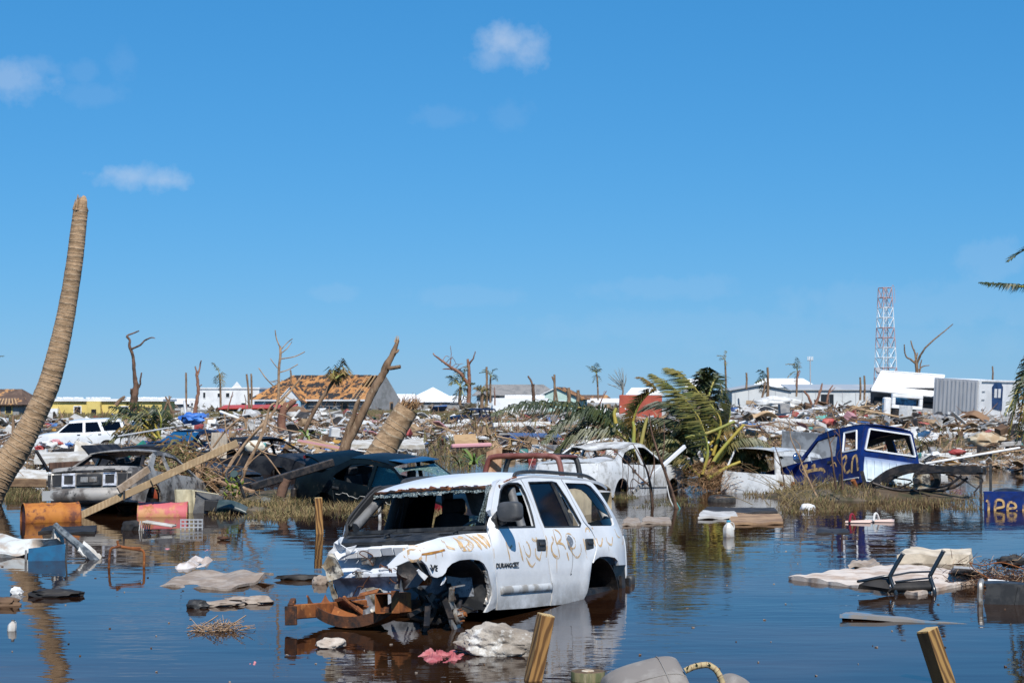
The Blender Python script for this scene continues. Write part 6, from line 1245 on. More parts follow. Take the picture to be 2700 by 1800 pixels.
# row of far roofs
for i, (x, y, w_, hh, Y, mm, lab) in enumerate(((1605, 1062, 6, 1.2, 380, M_WWALL, 'low white roof far off, left of the red sheet'), (1560, 1058, 5, 1.6, 400, M_BROOF, 'small brown far roof beside the thin palm'), (1697, 1040, 3.6, 1.5, 360, M_WWALL, 'small white gabled roof above the red sheet'), (1838, 1040, 2.6, 2.6, 330, M_WWALL, 'white house end behind the dark spiky palm'), (1570, 1072, 9, .9, 300, M_CONC, 'long low grey roof far off, left of the red sheet'), (470, 1062, 5, 1.2, 380, M_WWALL, 'white far roof between the yellow and white houses'), (2062, 1022, 5.5, 1.6, 310, M_WWALL, 'torn white and black roof behind the warehouse'))):
    p = at(x, y + 8, Y); h = thing('far_house', lab, 'house', (p.x, Y, p.z)); wbox(h, 'wall', -w_, w_, -2, 2, -1.5, hh * .5, M_CONC if i % 2 else M_MINT)
    slope(h, 'roof', [(-w_ * 1.1, -2.6, hh * .4), (w_ * 1.1, -2.6, hh * .4), (w_ * .7, 0, hh * 1.4), (-w_ * .7, 0, hh * 1.4)], mm); slope(h, 'roof_hip', [(w_ * 1.1, -2.6, hh * .4), (w_ * 1.1, 2.6, hh * .4), (w_ * .7, 0, hh * 1.4)], mm)
# red sheet wall
h = bld('red_container', 'flat brick-red steel container behind the fallen palm fronds', 1688, 1112, 125, rad(-3), 'container', (0, rad(1)))
wbox(h, 'side', -1.55, 1.55, -.6, .6, 0, 1.95, M_REDC, .03)
for x, z in ((-1.1, .95), (-.95, .85), (-1.45, 1.1)): b = MB(); b.lathe([(0, .02), (.05, .02), (.05, 0)], 8, Matrix.Translation((x, -.6, z)) @ Euler((rad(90), 0, 0)).to_matrix().to_4x4()); b.build('bolt', M_WWALL, h)
b = MB(); b.beam((-1.0, -.66, .15), (-.35, -.66, .40), .05, .08); b.build('rail', M_WWALL, h)
# warehouse
h = bld('warehouse', 'long low pale metal warehouse with grey roof, right background', 2100, 1078, 270, rad(4), 'warehouse')
wbox(h, 'wall', -11.5, 13.5, -6, 6, 0, 3.0, M_WARE); slope(h, 'roof', [(-2.5, -6.3, 3.0), (14, -6.3, 3.0), (14, 0, 3.9), (-2.5, 0, 3.9)], M_WROOF)
b = MB(); b.prism([(-11.5, 3.0), (-2.6, 3.0), (-7.0, 3.75)], 12, Matrix(((1, 0, 0, 0), (0, 0, -1, 6), (0, 1, 0, 0), (0, 0, 0, 1)))); b.build('gable_wall', M_WARE, h)
slope(h, 'roof', [(-12, -6.4, 2.95), (-7.0, -6.4, 3.85), (-7.0, 6.2, 3.85), (-12, 6.2, 2.95)], M_WROOF); slope(h, 'roof', [(-2.2, -6.4, 2.95), (-7.0, -6.4, 3.85), (-7.0, 6.2, 3.85), (-2.2, 6.2, 2.95)], M_WROOF)
wbox(h, 'open_door', 2.4, 4.4, -6.06, -6, 0, 2.3, M_PANE)
for i in range(12): b = MB(); b.box((-11 + i * 2.1, -6.03, 1.5), (.07, .06, 2.9)); b.build('wall_seam', M_CG, h)
# lattice tower
tw = bld('lattice_tower', 'red and white lattice mast rising behind the white container', 2336, 1075, 330, rad(20), 'tower')
M_TR = mat('tower_red', (.48, .30, .28), .7); M_TW = mat('tower_white', (.72, .74, .76), .7)
HT = 23.2; bands = 6
def tcorner(k, z): r = 2.55 - 1.25 * z / HT; a = 2 * pi * k / 4 + pi / 4; return V((r * cos(a), r * sin(a), z))
zs = [HT * i / 12 for i in range(13)]
for i in range(12):
    m = M_TR if (i // 2) % 2 else M_TW
    for k in range(4):
        b = MB(); b.tube([tcorner(k, zs[i]), tcorner(k, zs[i + 1])], .08, 5); b.build('leg', m, tw)
        b = MB(); b.tube([tcorner(k, zs[i + 1]), tcorner((k + 1) % 4, zs[i + 1])], .07, 4); b.build('girt', m, tw)
        mid = (tcorner(k, zs[i]) + tcorner((k + 1) % 4, zs[i])) / 2
        b = MB(); b.tube([tcorner(k, zs[i + 1]), mid, tcorner((k + 1) % 4, zs[i + 1])], .07, 4); b.build('brace', m, tw)
b = MB(); 
for s in (-.2, .2): b.tube([(s, -.3, 0), (s, -.3, HT)], .06, 4)
b.build('ladder', M_CG, tw)
b = MB(); b.tube(smoothpts([(.9, -.9, HT), (1.2, -1, HT + .5), (1.5, -1, HT - .6), (1.55, -1, HT - 3)], 5), .05, 4); b.build('bent_cable', M_TR, tw)
b = MB(); b.lathe([(0, .3), (.5, .25), (.62, 0), (.5, -.2), (0, -.25)], 12, Matrix.Translation((-2.7, -1.6, 7.2)) @ Euler((rad(80), 0, 0)).to_matrix().to_4x4()); b.build('dish', M_CG, tw, 40)
# slim antenna mast
am = bld('antenna_mast', 'slim grey mast with cluster of white panel antennas behind the warehouse', 2137, 1075, 300, 0, 'mast')
b = MB(); b.tube([(0, 0, 0), (0, 0, 8.6)], [.14, .09], 6); b.build('pole', M_CG, am)
for i, x in enumerate((-.42, -.15, .15, .42)): b = MB(); b.box((x, -.1, 8.7), (.14, .12, .62)); b.build('panel_antenna', M_WWALL, am)
b = MB(); b.box((0, 0, 8.3), (1.0, .12, .12)); b.build('crossarm', M_CG, am)
# tipped white container, with the crushed white cab under it
c1 = thing('white_container', 'bright white container tipped on its side on the debris, left of the grey one', 'container', tuple(at(2395, 1052, 108)), (rad(-38), rad(4), rad(-4)))
off = c1.location.copy(); c1.rotation_euler = (0, 0, 0); K = [at(x, y, 108 + d) - off for x, y, d in ((2297, 1030, -.8), (2472, 1047, -.8), (2490, 990, .7), (2325, 978, .7))]
slope(c1, 'roof_panel', K, M_CW, .1)
for i, j in ((0, 1), (1, 2), (2, 3), (3, 0)): b = MB(); b.beam(K[i] + V((0, -.03, .02)), K[j] + V((0, -.03, .02)), .09, .09); b.build('edge_rail', M_CW, c1, bevel=.02)
b = MB(); D = V((.12, .9, -.75)); b.add([K[0], K[1], K[1] + D, K[0] + D], [(0, 1, 2, 3), (3, 2, 1, 0)]); b.build('side_panel', M_CG, c1)
b = MB(); b.box((K[0] + K[1]) / 2 + V((.1, 1.0, -.1)), (3.8, 1.2, 1.0)); b.build('dark_inside', M_DARK, c1)
cab = thing('crushed_truck_cab', 'crushed white truck cab with gaping front under the tipped white container', 'truck', tuple(at(2392, 1098, 105)), (0, rad(4), rad(6)))
def fr4(x0, x1, z0, z1, t, y=0): 
    for a in ((x0, x1, z0, z0 + t), (x0, x1, z1 - t, z1)): wbox(cab, 'frame_bar', a[0], a[1], y, y + .3, a[2], a[3], M_CW, .03)
    for a in ((x0, x0 + t), (x1 - t, x1)): wbox(cab, 'frame_post', a[0], a[1], y + .01, y + .29, z0 + t, z1 - t, M_CW, .03)
fr4(-1.0, .95, .45, 1.35, .22); wbox(cab, 'door', -1.45, -1.0, .1, .6, -.1, 1.1, M_CW, .08)
b = MB(); b.grid(lambda u, v: V((-.7 + 1.4 * u, .5, .55 + .6 * v + .1 * sin(6 * u))), 8, 4, thick=.05); b.build('blue_tarpaulin', mat('blue_plastic', (.03, .16, .32), .4, col2=(.01, .05, .11), scale=3), cab, 40)
wbox(cab, 'dark_inside', -.85, .8, .7, 1.3, .4, 1.3, M_DARK)
b = MB(); b.box((0, .3, -.1), (1.9, .5, .9), (0, .1, .1)); b.build('bonnet', M_OILY, cab, bevel=.1)
# grey and white container
c2 = thing('grey_container', 'shipping container standing tilted, grey end wall and white door with blue opening', 'container', tuple(at(2575, 1106, 104)), (0, rad(4), rad(-40)))
wbox(c2, 'end_wall', -2.9, 0, -.06, 0, .05, 2.4, M_CG, .015)
for i in range(11): wbox(c2, 'corrugation', -2.75 + i * .26, -2.63 + i * .26, -.10, -.06, .15, 2.3, M_CG, .01)
wbox(c2, 'body', -2.88, 0, 0.01, 5.6, .05, 2.38, M_CW, .02)
wbox(c2, 'door_wall', .01, .07, .0, 5.6, .05, 2.4, M_CW, .015)
for y in (.06, 5.5): wbox(c2, 'corner_post', .07, .14, y - .06, y + .06, 0, 2.45, M_CW, .01)
for z in (.06, 2.38): wbox(c2, 'rail', .075, .15, .14, 5.4, z - .06, z + .06, M_CW, .01)
b = MB(); b.prism([(1.9, .7), (1.75, 2.0), (2.1, 2.25), (3.0, 2.25), (3.3, 2.0), (3.3, .55)], .04, Matrix(((0, 0, 1, .075), (1, 0, 0, 0), (0, 1, 0, 0), (0, 0, 0, 1)))); bo = b.build('blue_opening', mat('deep_blue_interior', (.02, .06, .17), .5, col2=(.01, .03, .09), scale=2), c2)
for y in (2.05, 2.6): wbox(bo, 'white_frame', .12, .14, y, y + .35, 1.35, 1.9, M_CW)
for z in (.6, 1.2, 1.7): wbox(c2, 'hinge', .08, .11, .35, .75, z, z + .06, M_CG)
# far scrub along the horizon
b = MB()
for i in range(2600):
    Y = random.uniform(250, 620); x = random.uniform(-150, 2850); p = at(x, 1066 + 4, Y); p.z = random.uniform(-.4, .1); hgt = random.uniform(.6, 2.4) * (1.3 if x > 1500 else 1)
    for k in range(random.randint(3, 6)):
        d = V((random.uniform(-.6, .6), random.uniform(-.5, .5), 1)); b.beam(p, p + d * hgt * random.uniform(.5, 1), .12, .10, w2=.03, h2=.03)
    if random.random() < .85:
        for k in range(9): q = p + V((random.gauss(0, 1.1), random.gauss(0, 1), random.uniform(.0, hgt * .7))); b.box(q, (random.uniform(.3, 1.0), .4, random.uniform(.2, .6)), (random.random() * 3, random.random(), random.random() * 3), .2)
tag(b.build('far_scrub', mat('leafless_scrub', (.17, .135, .105), .95, col2=(.10, .085, .05), scale=.12, col3=(.22, .20, .13), scale3=.3)), 'band of leafless grey-brown scrub along the horizon', 'scrub', kind='stuff')
# green-brown brush belts in front of the houses
b = MB()
for x0, x1, y0, y1, Y0_, Y1_, n_ in ((540, 800, 1088, 1108, 185, 210, 1100), (860, 1260, 1078, 1108, 165, 220, 1900), (1960, 2130, 1030, 1068, 170, 240, 900), (0, 560, 1096, 1112, 150, 190, 900), (1260, 1960, 1072, 1090, 190, 240, 900), (2130, 2320, 1050, 1068, 190, 240, 600)):
    for i in range(n_):
        Y = random.uniform(Y0_, Y1_); p = at(random.uniform(x0, x1), random.uniform(y0, y1), Y); g = .0; p.z = ground_z(p.x, Y)
        for k in range(7): q = p + V((random.gauss(0, .35), random.gauss(0, .4), 0)); b.beam(q, q + V((random.uniform(-.5, .5), random.uniform(-.3, .3), random.uniform(.25, .85))), .06, .04, w2=.02, h2=.02)
tag(b.build('brush', mat('dry_green_brush', (.13, .115, .045), .9, col2=(.20, .16, .085), scale=.25, col3=(.075, .08, .03), scale3=.6)), 'belt of dry olive brush in front of the houses', 'brush', kind='stuff')
# wind-bent grey tree
wt = thing('bent_tree', 'pale grey wind-bent bush on the horizon left of the red container', 'tree', tuple(at(1640, 1050, 290))); off = wt.location.copy()
b = MB(); b.tube([at(x, y, 290) - off for x, y in ((1640, 1052), (1643, 1030), (1640, 1015))], .14, 5); b.build('trunk', M_BARK, wt)
for i in range(26):
    p = at(1640, 1028 - random.uniform(0, 14), 290) - off; e = at(random.uniform(1600, 1652), random.uniform(968, 1015), 290 + random.uniform(-1, 1)) - off; b = MB(); b.tube(smoothpts([p, p.lerp(e, .5) + V((.2, 0, -.1)), e], 3), [.05] * 6 + [.02], 4); b.build('branch', mat('grey_twigs', (.26, .28, .27), .9), wt)
# ================================================================== the debris field
M_D = [mat('debris_white', (.72, .72, .71), .7, col2=(.56, .55, .53), scale=3, var=.12), mat('debris_pale', (.50, .49, .47), .8, col2=(.38, .36, .34), scale=3, var=.2), mat('debris_tan', (.42, .29, .17), .85, col2=(.32, .21, .12), scale=3, var=.25),
       mat('debris_brown', (.20, .12, .07), .9, col2=(.12, .07, .045), scale=3, var=.3), mat('debris_black', (.022, .021, .022), .7, col2=(.05, .045, .045), scale=3), mat('debris_grey', (.22, .22, .23), .8, col2=(.32, .31, .3), scale=3, var=.2),
       mat('debris_blue', (.05, .13, .38), .6, col2=(.10, .22, .45), scale=2, var=.3), mat('debris_red', (.38, .045, .045), .6, col2=(.45, .12, .10), scale=2, var=.3), mat('debris_ochre', (.55, .30, .06), .7, var=.2), mat('debris_teal', (.10, .35, .32), .6, var=.3), mat('debris_pink', (.55, .28, .30), .7, var=.2)]
DW = [33, 17, 15, 12, 10, 7, 2.2, 1.6, 1.0, .6, .8]
def wet(px, py):                                # pools and cars left free of litter
    for x0, x1, y0, y1 in ((560, 900, 1205, 1300), (85, 340, 1150, 1192), (1080, 1320, 1175, 1300), (2540, 2660, 1225, 1300), (1300, 2100, 1208, 1400), (860, 1100, 1196, 1300)):
        if x0 < px < x1 and y0 < py < y1: return True
    return False
def ymax(px):
    if px < 330: return 1272
    if px < 600: return 1235
    if px < 1300: return 1196
    if px < 2050: return 1205
    return 1238
def spot(y0=1092, bias=1.0):
    while True:
        px = random.uniform(-120, 2820); y1 = ymax(px); py = y0 + (y1 - y0) * random.random() ** bias
        if not wet(px, py): break
    g = onz(px, py, .15); g.z = ground_z(g.x, g.y)
    pile = max(0, noise.noise(V((g.x * .09, g.y * .05, 2)))) * 1.2 + (.5 if px > 1900 and g.y > 70 else 0) + (.25 if g.y > 70 else 0)
    g.z = max(g.z, -.02) + random.random() ** 1.6 * pile
    return px, py, g
def irregular(n=5, j=.3):
    a0 = random.random() * 6; return [(cos(a0 + 2 * pi * i / n) * random.uniform(1 - j, 1), sin(a0 + 2 * pi * i / n) * random.uniform(1 - j, 1)) for i in range(n)]
# prototypes, each shared by many copies
PRO = {}
def proto(k, me): PRO.setdefault(k, []).append(me)
for i in range(6):
    b = MB(); b.box((0, 0, 0), (1, random.uniform(.07, .16), random.uniform(.025, .06)), None, .006); b.box((.42, 0, .0), (.3, .05, .03), (0, 0, random.uniform(-.5, .5)), .006) if False else None; proto('plank', b.mesh('plank'))
for i in range(6):
    b = MB(); b.prism([(p[0] * .5, p[1] * .32) for p in irregular(random.randint(4, 7), .35)], .02); proto('panel', b.mesh('panel'))
for i in range(4):
    a = random.uniform(.1, .3); b = MB(); b.grid(lambda u, v: V((u - .5, (v - .5) * .6, a * sin(u * 3 + i) * .6 + .1 * sin(v * 5 + u * 4 + i))), 6, 4, thick=.02); proto('bent_sheet', b.mesh('bent_sheet', 40))
for i in range(4):
    b = MB(); w_, d_, h_ = random.uniform(.5, .8), random.uniform(.4, .6), random.uniform(.4, .8)
    b.box((0, 0, h_ / 2), (w_, d_, h_), None, .01); b.box((0, -d_ / 2 - .012, h_ * .5), (w_ * .9, .02, h_ * .86)); b.box((w_ * .3, -d_ / 2 - .035, h_ * .5), (.03, .03, h_ * .4)); proto('appliance', b.mesh('appliance', None, .012))
for i in range(5): proto('bundle', rock(.5, 40 + i, (1, .8, .45), .5, 2, 1.6))
for i in range(4):
    b = MB(); p = V((-.5, 0, 0)); P = [p]
    for k in range(5): p = p + V((.2, random.uniform(-.08, .08), random.uniform(-.06, .09))); P.append(p)
    b.tube(smoothpts(P, 2), [.025 * (1 - .08 * k) for k in range(11)], 5)
    for k in range(3): q = P[k + 1]; b.tube([q, q + V((random.uniform(.05, .25), random.uniform(-.2, .2), random.uniform(.02, .25)))], [.014, .005], 4)
    proto('branch', b.mesh('branch'))
LAB = {'plank': 'timber plank lying in the debris field', 'panel': 'broken flat board lying in the debris field', 'bent_sheet': 'bent sheet of metal or plastic in the debris field', 'appliance': 'boxy household appliance dumped in the debris field', 'bundle': 'lump of cloth or rubbish in the debris field', 'branch': 'torn branch lying in the debris field'}
CN = ('white', 'pale', 'tan', 'brown', 'black', 'grey', 'blue', 'red', 'ochre', 'teal', 'pink')
VAR = {}
def variant(k, i, c):
    if (k, i, c) not in VAR:
        me = PRO[k][i].copy(); me.materials.clear(); me.materials.append(M_D[c]); VAR[(k, i, c)] = me
    return VAR[(k, i, c)]
def zone(px, Y): return ('left ' if px < 900 else 'middle ' if px < 1750 else 'right ') + ('far' if Y > 110 else 'near')
pool = []
for k, n_, pxl in (('plank', 280, (50, 170)), ('panel', 210, (30, 110)), ('bent_sheet', 120, (34, 110)), ('appliance', 70, (18, 44)), ('bundle', 120, (16, 46)), ('branch', 100, (50, 140))):
    for q in range(n_):
        px, py, g = spot(1090, .8); L_ = random.uniform(*pxl) / ppm(g.y)
        L_ = min(L_, {'plank': 3.2, 'panel': 2.2, 'bent_sheet': 2.4, 'appliance': 1.5, 'bundle': 1.1, 'branch': 3.}[k])
        if k == 'plank': c = random.choices((0, 1, 2, 3, 5), (24, 16, 36, 20, 4))[0]
        elif k == 'branch': c = random.choice((2, 3, 3))
        elif k == 'appliance': c = random.choices((0, 1, 5, 4, 9), (50, 20, 10, 10, 4))[0]
        else: c = random.choices(range(11), DW)[0]
        i = random.randrange(len(PRO[k])); o = bpy.data.objects.new(k if k not in ('panel',) else 'board', variant(k, i, c)); COL.objects.link(o)
        tl = .5 if k in ('plank', 'panel', 'bent_sheet') else .2
        o.location = g + V((0, 0, .03 + L_ * .08)); o.rotation_euler = (random.gauss(0, tl * .4), random.gauss(0, tl * .3), random.uniform(-.9, .9) + (pi if random.random() < .5 else 0)); o.scale = (L_,) * 3 if k != 'plank' else (L_, max(.6, L_ * .7), 1)
        gz = zone(px, g.y); tag(o, CN[c] + ' ' + LAB[k].replace('the debris field', 'the %s debris field' % gz), 'debris', '%s %s pieces, %s debris' % (CN[c], k.replace('_', ' '), gz))
# the countless rest, one mass
b = MB()
for q in range(11500):
    px, py, g = spot(1088, .85); s = (4 + 44 * random.random() ** 2.4) / ppm(g.y); c = random.choices(range(11), DW)[0]; r = random.random()
    if r < .42: sz = (s * 1.3, s * random.uniform(.08, .2), s * .06)
    elif r < .78: sz = (s, s * random.uniform(.4, .9), s * .05)
    else: sz = (s * .6, s * .5, s * random.uniform(.25, .5))
    b.box(g + V((0, 0, s * .15)), sz, (random.gauss(0, .35), random.gauss(0, .28), random.uniform(0, 6.3)), s * .05, c)
tag(b.build('rubble', M_D), 'dense litter of small boards, plastic and rubbish covering the ground', 'rubble', kind='stuff')
# tangled twigs and dead leaves through the litter
b = MB()
for q in range(2600):
    px, py, g = spot(1095, .6)
    if random.random() > .35 + .65 * (noise.noise(V((px * .004, py * .02, 9))) > .05): continue
    for k in range(random.randint(2, 7)):
        s = random.uniform(14, 60) / ppm(g.y); p = g + V((random.gauss(0, s * .4), random.gauss(0, s * .4), 0)); d = V((random.uniform(-1, 1), random.uniform(-.5, .5), random.uniform(0, .8))); b.beam(p, p + d * s, s * .05, s * .04, mi=random.randrange(2), w2=s * .015, h2=s * .015)
tag(b.build('twigs', [M_D[3], M_TWIG]), 'tangle of torn twigs lying through the debris', 'twigs', kind='stuff')
b = MB()
for cx, cy, rx, ry, n_ in ((1290, 1130, 130, 22, 800), (1250, 1150, 90, 18, 500), (2420, 1165, 120, 40, 1200), (1400, 1160, 100, 16, 400), (2330, 1130, 60, 30, 400), (270, 1150, 60, 14, 200), (1180, 1190, 90, 20, 400), (1980, 1185, 90, 14, 300)):
    for q in range(n_):
        px = random.gauss(cx, rx * .6); py = random.gauss(cy, ry * .6); g = onz(px, py + 6, .1); s = random.uniform(10, 34) / ppm(g.y); p = g + V((0, 0, random.random() * .5)); d = V((random.uniform(-1, 1), random.uniform(-.4, .4), random.uniform(-.3, .9))).normalized() * s; w_ = V((0, 0, 1)).cross(d).normalized() * s * .07
        if w_.length < 1e-5: continue
        b.add([p - w_, p + w_, p + d * .6 + w_ * .8, p + d * .6 - w_ * .8, p + d], [(0, 1, 2, 3), (3, 2, 4)], mi=random.choices((0, 1, 2), (5, 4, 2))[0])
tag(b.build('dead_leaves', [M_LEAFY, mat('olive_dead_leaf', (.13, .12, .035), .7, col2=(.08, .07, .03), scale=2), M_TWIG]), 'heaps of brown and olive palm leaves in the middle distance', 'leaves', kind='stuff')
# ---------------------------------------------------------------- recognisable pieces of the middle distance
def slab(name, label, cat, P, Y, m, th=.05, bump_=0., n=8, dz=0):
    """a board whose four corners are given as photo pixels with their own depths"""
    C = [at(p[0], p[1], (Y + p[2]) if len(p) > 2 else Y) for p in P]; o = sum(C, V()) / 4; C = [c - o for c in C]
    b = MB(); b.grid(lambda u, v: C[0].lerp(C[1], u).lerp(C[3].lerp(C[2], u), v) + V((0, 0, bump_ * (noise.noise(V((u * 3, v * 3, Y))) + .6 * sin(pi * u) * sin(pi * v)))), n, n, thick=th)
    q = b.build(name, m, smooth=40); q.location = o; return tag(q, label, cat)
M_CARD = mat('wet_plywood', (.46, .30, .15), .85, col2=(.36, .22, .11), scale=2.5, var=.1)
M_MATW = mat('dirty_white_foam', (.60, .58, .54), .85, col2=(.42, .38, .32), scale=3, bump=.01, bscale=14)
slab('plywood_sheet', 'tan plywood sheet with pink edge left of the palm stump', 'board', [(785, 1163, 0), (925, 1190, 0), (905, 1178, 3), (830, 1155, 3)], 46, M_CARD, .04)
b = MB(); b.beam(at(785, 1160, 45.6), at(935, 1188, 45.4), .07, .05); tag(b.build('pink_pipe', M_D[10]), 'long pink strip lying on the plywood sheet left of the stump', 'pipe')
slab('plywood_sheet', 'pale plywood sheet propped up behind the banana leaves', 'board', [(1200, 1172, 0), (1262, 1168, 0), (1252, 1143, 1.2), (1195, 1146, 1.2)], 50, M_CARD, .04)
b = MB(); b.beam(at(1190, 1176, 48.6), at(1296, 1172, 48.8), .2, .12); tag(b.build('pink_board', M_D[10], bevel=.03), 'pale pink board in front of the propped plywood', 'board')
slab('white_slab', 'long white foam slab lying behind the palm stump', 'board', [(920, 1172, 0), (1120, 1172, 0), (1110, 1156, 3), (930, 1160, 3)], 58, M_MATW, .14, .05)
slab('white_slab', 'white foam mattress stretched out behind the burnt coupe', 'mattress', [(90, 1208, 0), (245, 1202, 0), (235, 1190, 2), (95, 1192, 2)], 48, M_MATW, .16, .06)
slab('concrete_slab', 'broken white concrete slab in front of the parked white SUV', 'concrete', [(195, 1190, 0), (345, 1205, 0), (330, 1188, .2), (200, 1160, .2)], 52, M_MATW, .5, .04)
slab('white_slab', 'cream siding panel lying by the trunk of the tall palm', 'board', [(25, 1258, 0), (130, 1262, 0), (120, 1238, 1.2), (30, 1236, 1.2)], 42, M_MATW, .05, .03)
for i, (x0, y0, x1, y1, w_, h_, Y, m, lab) in enumerate(((20, 1272, 120, 1274, .10, .2, 38, M_TIMB, 'brown timber beam behind the orange barrel at left'), (5, 1228, 62, 1215, .10, .16, 43, M_TIMB, 'dark timber beam under the trunk of the tall palm'), (130, 1228, 235, 1222, .1, .18, 46, M_DKW, 'dark board behind the roof of the burnt coupe'), (140, 1195, 240, 1188, .14, .25, 52, M_D[4], 'black crate rail in front of the white mattress'), (1540, 1085, 1600, 1080, .2, .2, 100, M_D[0], 'white beam among far litter behind the arching frond'),
                           (2040, 1108, 2160, 1112, .3, .22, 84, M_D[0], 'long white beam lying left of the blue pickup roof'), (2000, 1120, 2100, 1118, .3, .3, 82, M_D[1], 'grey kerb-like beam left of the blue pickup roof'), (2440, 1200, 2560, 1198, .16, .12, 56, M_D[0], 'white board lying right of the blue pickup'), (2500, 1112, 2680, 1102, .25, .5, 96, M_CONC, 'long concrete ledge under the grey container'), (2480, 1140, 2590, 1146, .15, .12, 75, M_D[0], 'white strip lying below the grey container'), (2560, 1178, 2690, 1168, .2, .16, 60, M_D[1], 'pale beam at the right edge among the litter'),
                           (2440, 1222, 2690, 1180, .06, .06, 42, M_D[0], 'thin white pipe slanting up to the right edge'), (310, 1150, 505, 1118, .06, .06, 58, M_CG, 'long grey pipe leaning over the green frond'), (1120, 1124, 1230, 1121, .3, .2, 110, M_D[0], 'white beam behind the palm stump, far'), (1300, 1120, 1450, 1117, .3, .25, 100, M_D[0], 'long white plank in front of the far houses, middle'))):
    b = MB(); b.beam(at(x0, y0, Y), at(x1, y1, Y + .8), w_, h_); tag(b.build('beam' if 'pipe' not in lab else 'pipe', m, bevel=.02), lab, 'beam' if 'pipe' not in lab else 'pipe')
# plywood standing upright, green drawer, blue tarp bundle, clothes
pb = thing('plywood_sheet', 'grey plywood panel standing upright with a split, before the bare bush', 'board', tuple(at(575, 1195, 38)), (0, rad(3), rad(14)))
b = MB(); b.grid(lambda u, v: V((-.17 + .36 * u, .02 * sin(5 * v), -.1 + .56 * v + .03 * noise.noise(V((u * 9, v * 3, 0))))), 8, 8, thick=.02); b.build('board', mat('grey_plywood', (.50, .44, .36), .85, col2=(.40, .33, .26), scale=5, stretch=(6, 1, 1)), pb)
for i in range(5): b = MB(); b.beam((-.02 + .03 * i, -.03, -.05), (-.01 + .035 * i, -.03, .18 + .05 * (i % 2)), .02, .01); b.build('splinter', M_SPLIT, pb)
gd = thing('green_drawer', 'teal green wooden drawer propped on edge beside the charcoal car boot', 'drawer', tuple(at(362, 1188, 42)), (0, rad(-38), rad(15)))
for c, s in (((0, 0, 0), (.52, .3, .03)), ((0, .15, .06), (.52, .03, .12)), ((0, -.15, .06), (.52, .03, .12)), ((.26, 0, .06), (.03, .3, .12)), ((-.26, 0, .06), (.03, .3, .12))): b = MB(); b.box(c, s); b.build('drawer_board', mat('teal_green_paint', (.02, .22, .17), .5, col2=(.03, .16, .12), scale=6), gd, bevel=.006)
def lump(name, label, cat, px, py, Y, r, m, sq=(1.2, .8, .5), seed=1, rough=.5, fr=2.):
    o = link(name, rock(r, seed, sq, rough, 3, fr), m); o.location = at(px, py, Y); return tag(o, label, cat)
lump('tarpaulin', 'crumpled bright blue tarpaulin on top of the navy car', 'tarpaulin', 508, 1103, 64, .36, mat('blue_tarp', (.03, .12, .42), .5, col2=(.06, .2, .55), scale=4), (1.3, .8, .6), 3)
for i, (x, y, r, m, lab) in enumerate(((130, 1170, .22, M_D[0], 'heap of white clothes before the parked white SUV'), (155, 1168, .10, M_D[7], 'red bundle among clothes before the parked white SUV'), (182, 1172, .12, M_D[6], 'blue bundle right of the clothes heap'), (105, 1180, .12, M_D[7], 'flat red cloth left of the white clothes heap'), (145, 1163, .12, M_D[10], 'pink cloth on top of the white clothes heap'), (170, 1178, .14, M_D[0], 'small white bag right of the clothes heap'))): lump('clothes', lab, 'clothes', x, y, 54, r, m, (1.3, .8, .55), 10 + i)
lump('cushion', 'cream cushion under the bare bush branches', 'cushion', 672, 1178, 44, .22, mat('cream_cushion', (.62, .58, .48), .9), (1.2, .7, .75), 21, .2)
lump('white_tarp', 'white crumpled tarpaulin over the buried car far right', 'tarpaulin', 2050, 1062, 124, 1.05, M_D[0], (1.5, .8, .45), 22, .4)
lump('armchair', 'grey-brown stuffed chair lying at right edge of the debris', 'chair', 2600, 1160, 60, .5, mat('brown_upholstery', (.40, .28, .17), .9, col2=(.5, .42, .3), scale=4), (1.2, .7, .55), 23, .3)
lump('red_bag', 'small bright red bag right of the blue pickup', 'bag', 2525, 1192, 50, .16, M_D[7], (1.5, .8, .6), 24, .3); lump('red_bag', 'red plastic lump above the blue pickup roof', 'bag', 2185, 1113, 80, .28, M_D[7], (1.2, .8, .7), 25, .3)
for i, (x, y, Y, s, m, lab) in enumerate(((882, 1140, 62, .34, M_D[0], 'white cabinet left of the palm stump'), (1545, 1140, 60, .38, M_D[0], 'white fridge behind the arching palm frond'), (2195, 1150, 62, .5, mat('pale_blue_plastic', (.42, .52, .62), .5), 'pale blue plastic crate behind the blue pickup'), (760, 1128, 75, .5, M_D[5], 'grey cabinet panel below the leaning palm'), (2165, 1112, 90, .62, M_D[9], 'pale teal cupboard far right in the litter'), (2250, 1108, 88, .32, M_D[8], 'yellow box right of the teal cupboard'))):
    t = thing('cabinet', lab, 'cabinet', tuple(at(x, y, Y)), (random.uniform(-.2, .2), random.uniform(-.2, .2), random.uniform(-.5, .5))); b = MB(); b.box((0, 0, 0), (s, s * .8, s)); b.build('carcass', m, t, bevel=.015); b = MB(); b.box((0, -s * .42, 0), (s * .92, .03, s * .9)); b.build('door', m, t, bevel=.008)
slab('blue_mat', 'flat blue mat lying among the litter right of the fallen palm', 'mat', [(1970, 1122, 0), (2008, 1122, 0), (2006, 1116, 2), (1972, 1116, 2)], 80, M_D[6], .05); slab('blue_sheet', 'long blue board in the water channel behind the white saloon', 'board', [(1330, 1146, 0), (1480, 1150, 0), (1470, 1142, 3), (1340, 1140, 3)], 75, mat('faded_navy_board', (.07, .11, .22), .6), .06)
slab('dark_red_door', 'dark red panel under the fallen palm fronds', 'board', [(1780, 1146, 0), (1815, 1146, 0), (1815, 1130, .5), (1780, 1132, .5)], 58, M_REDP, .05)
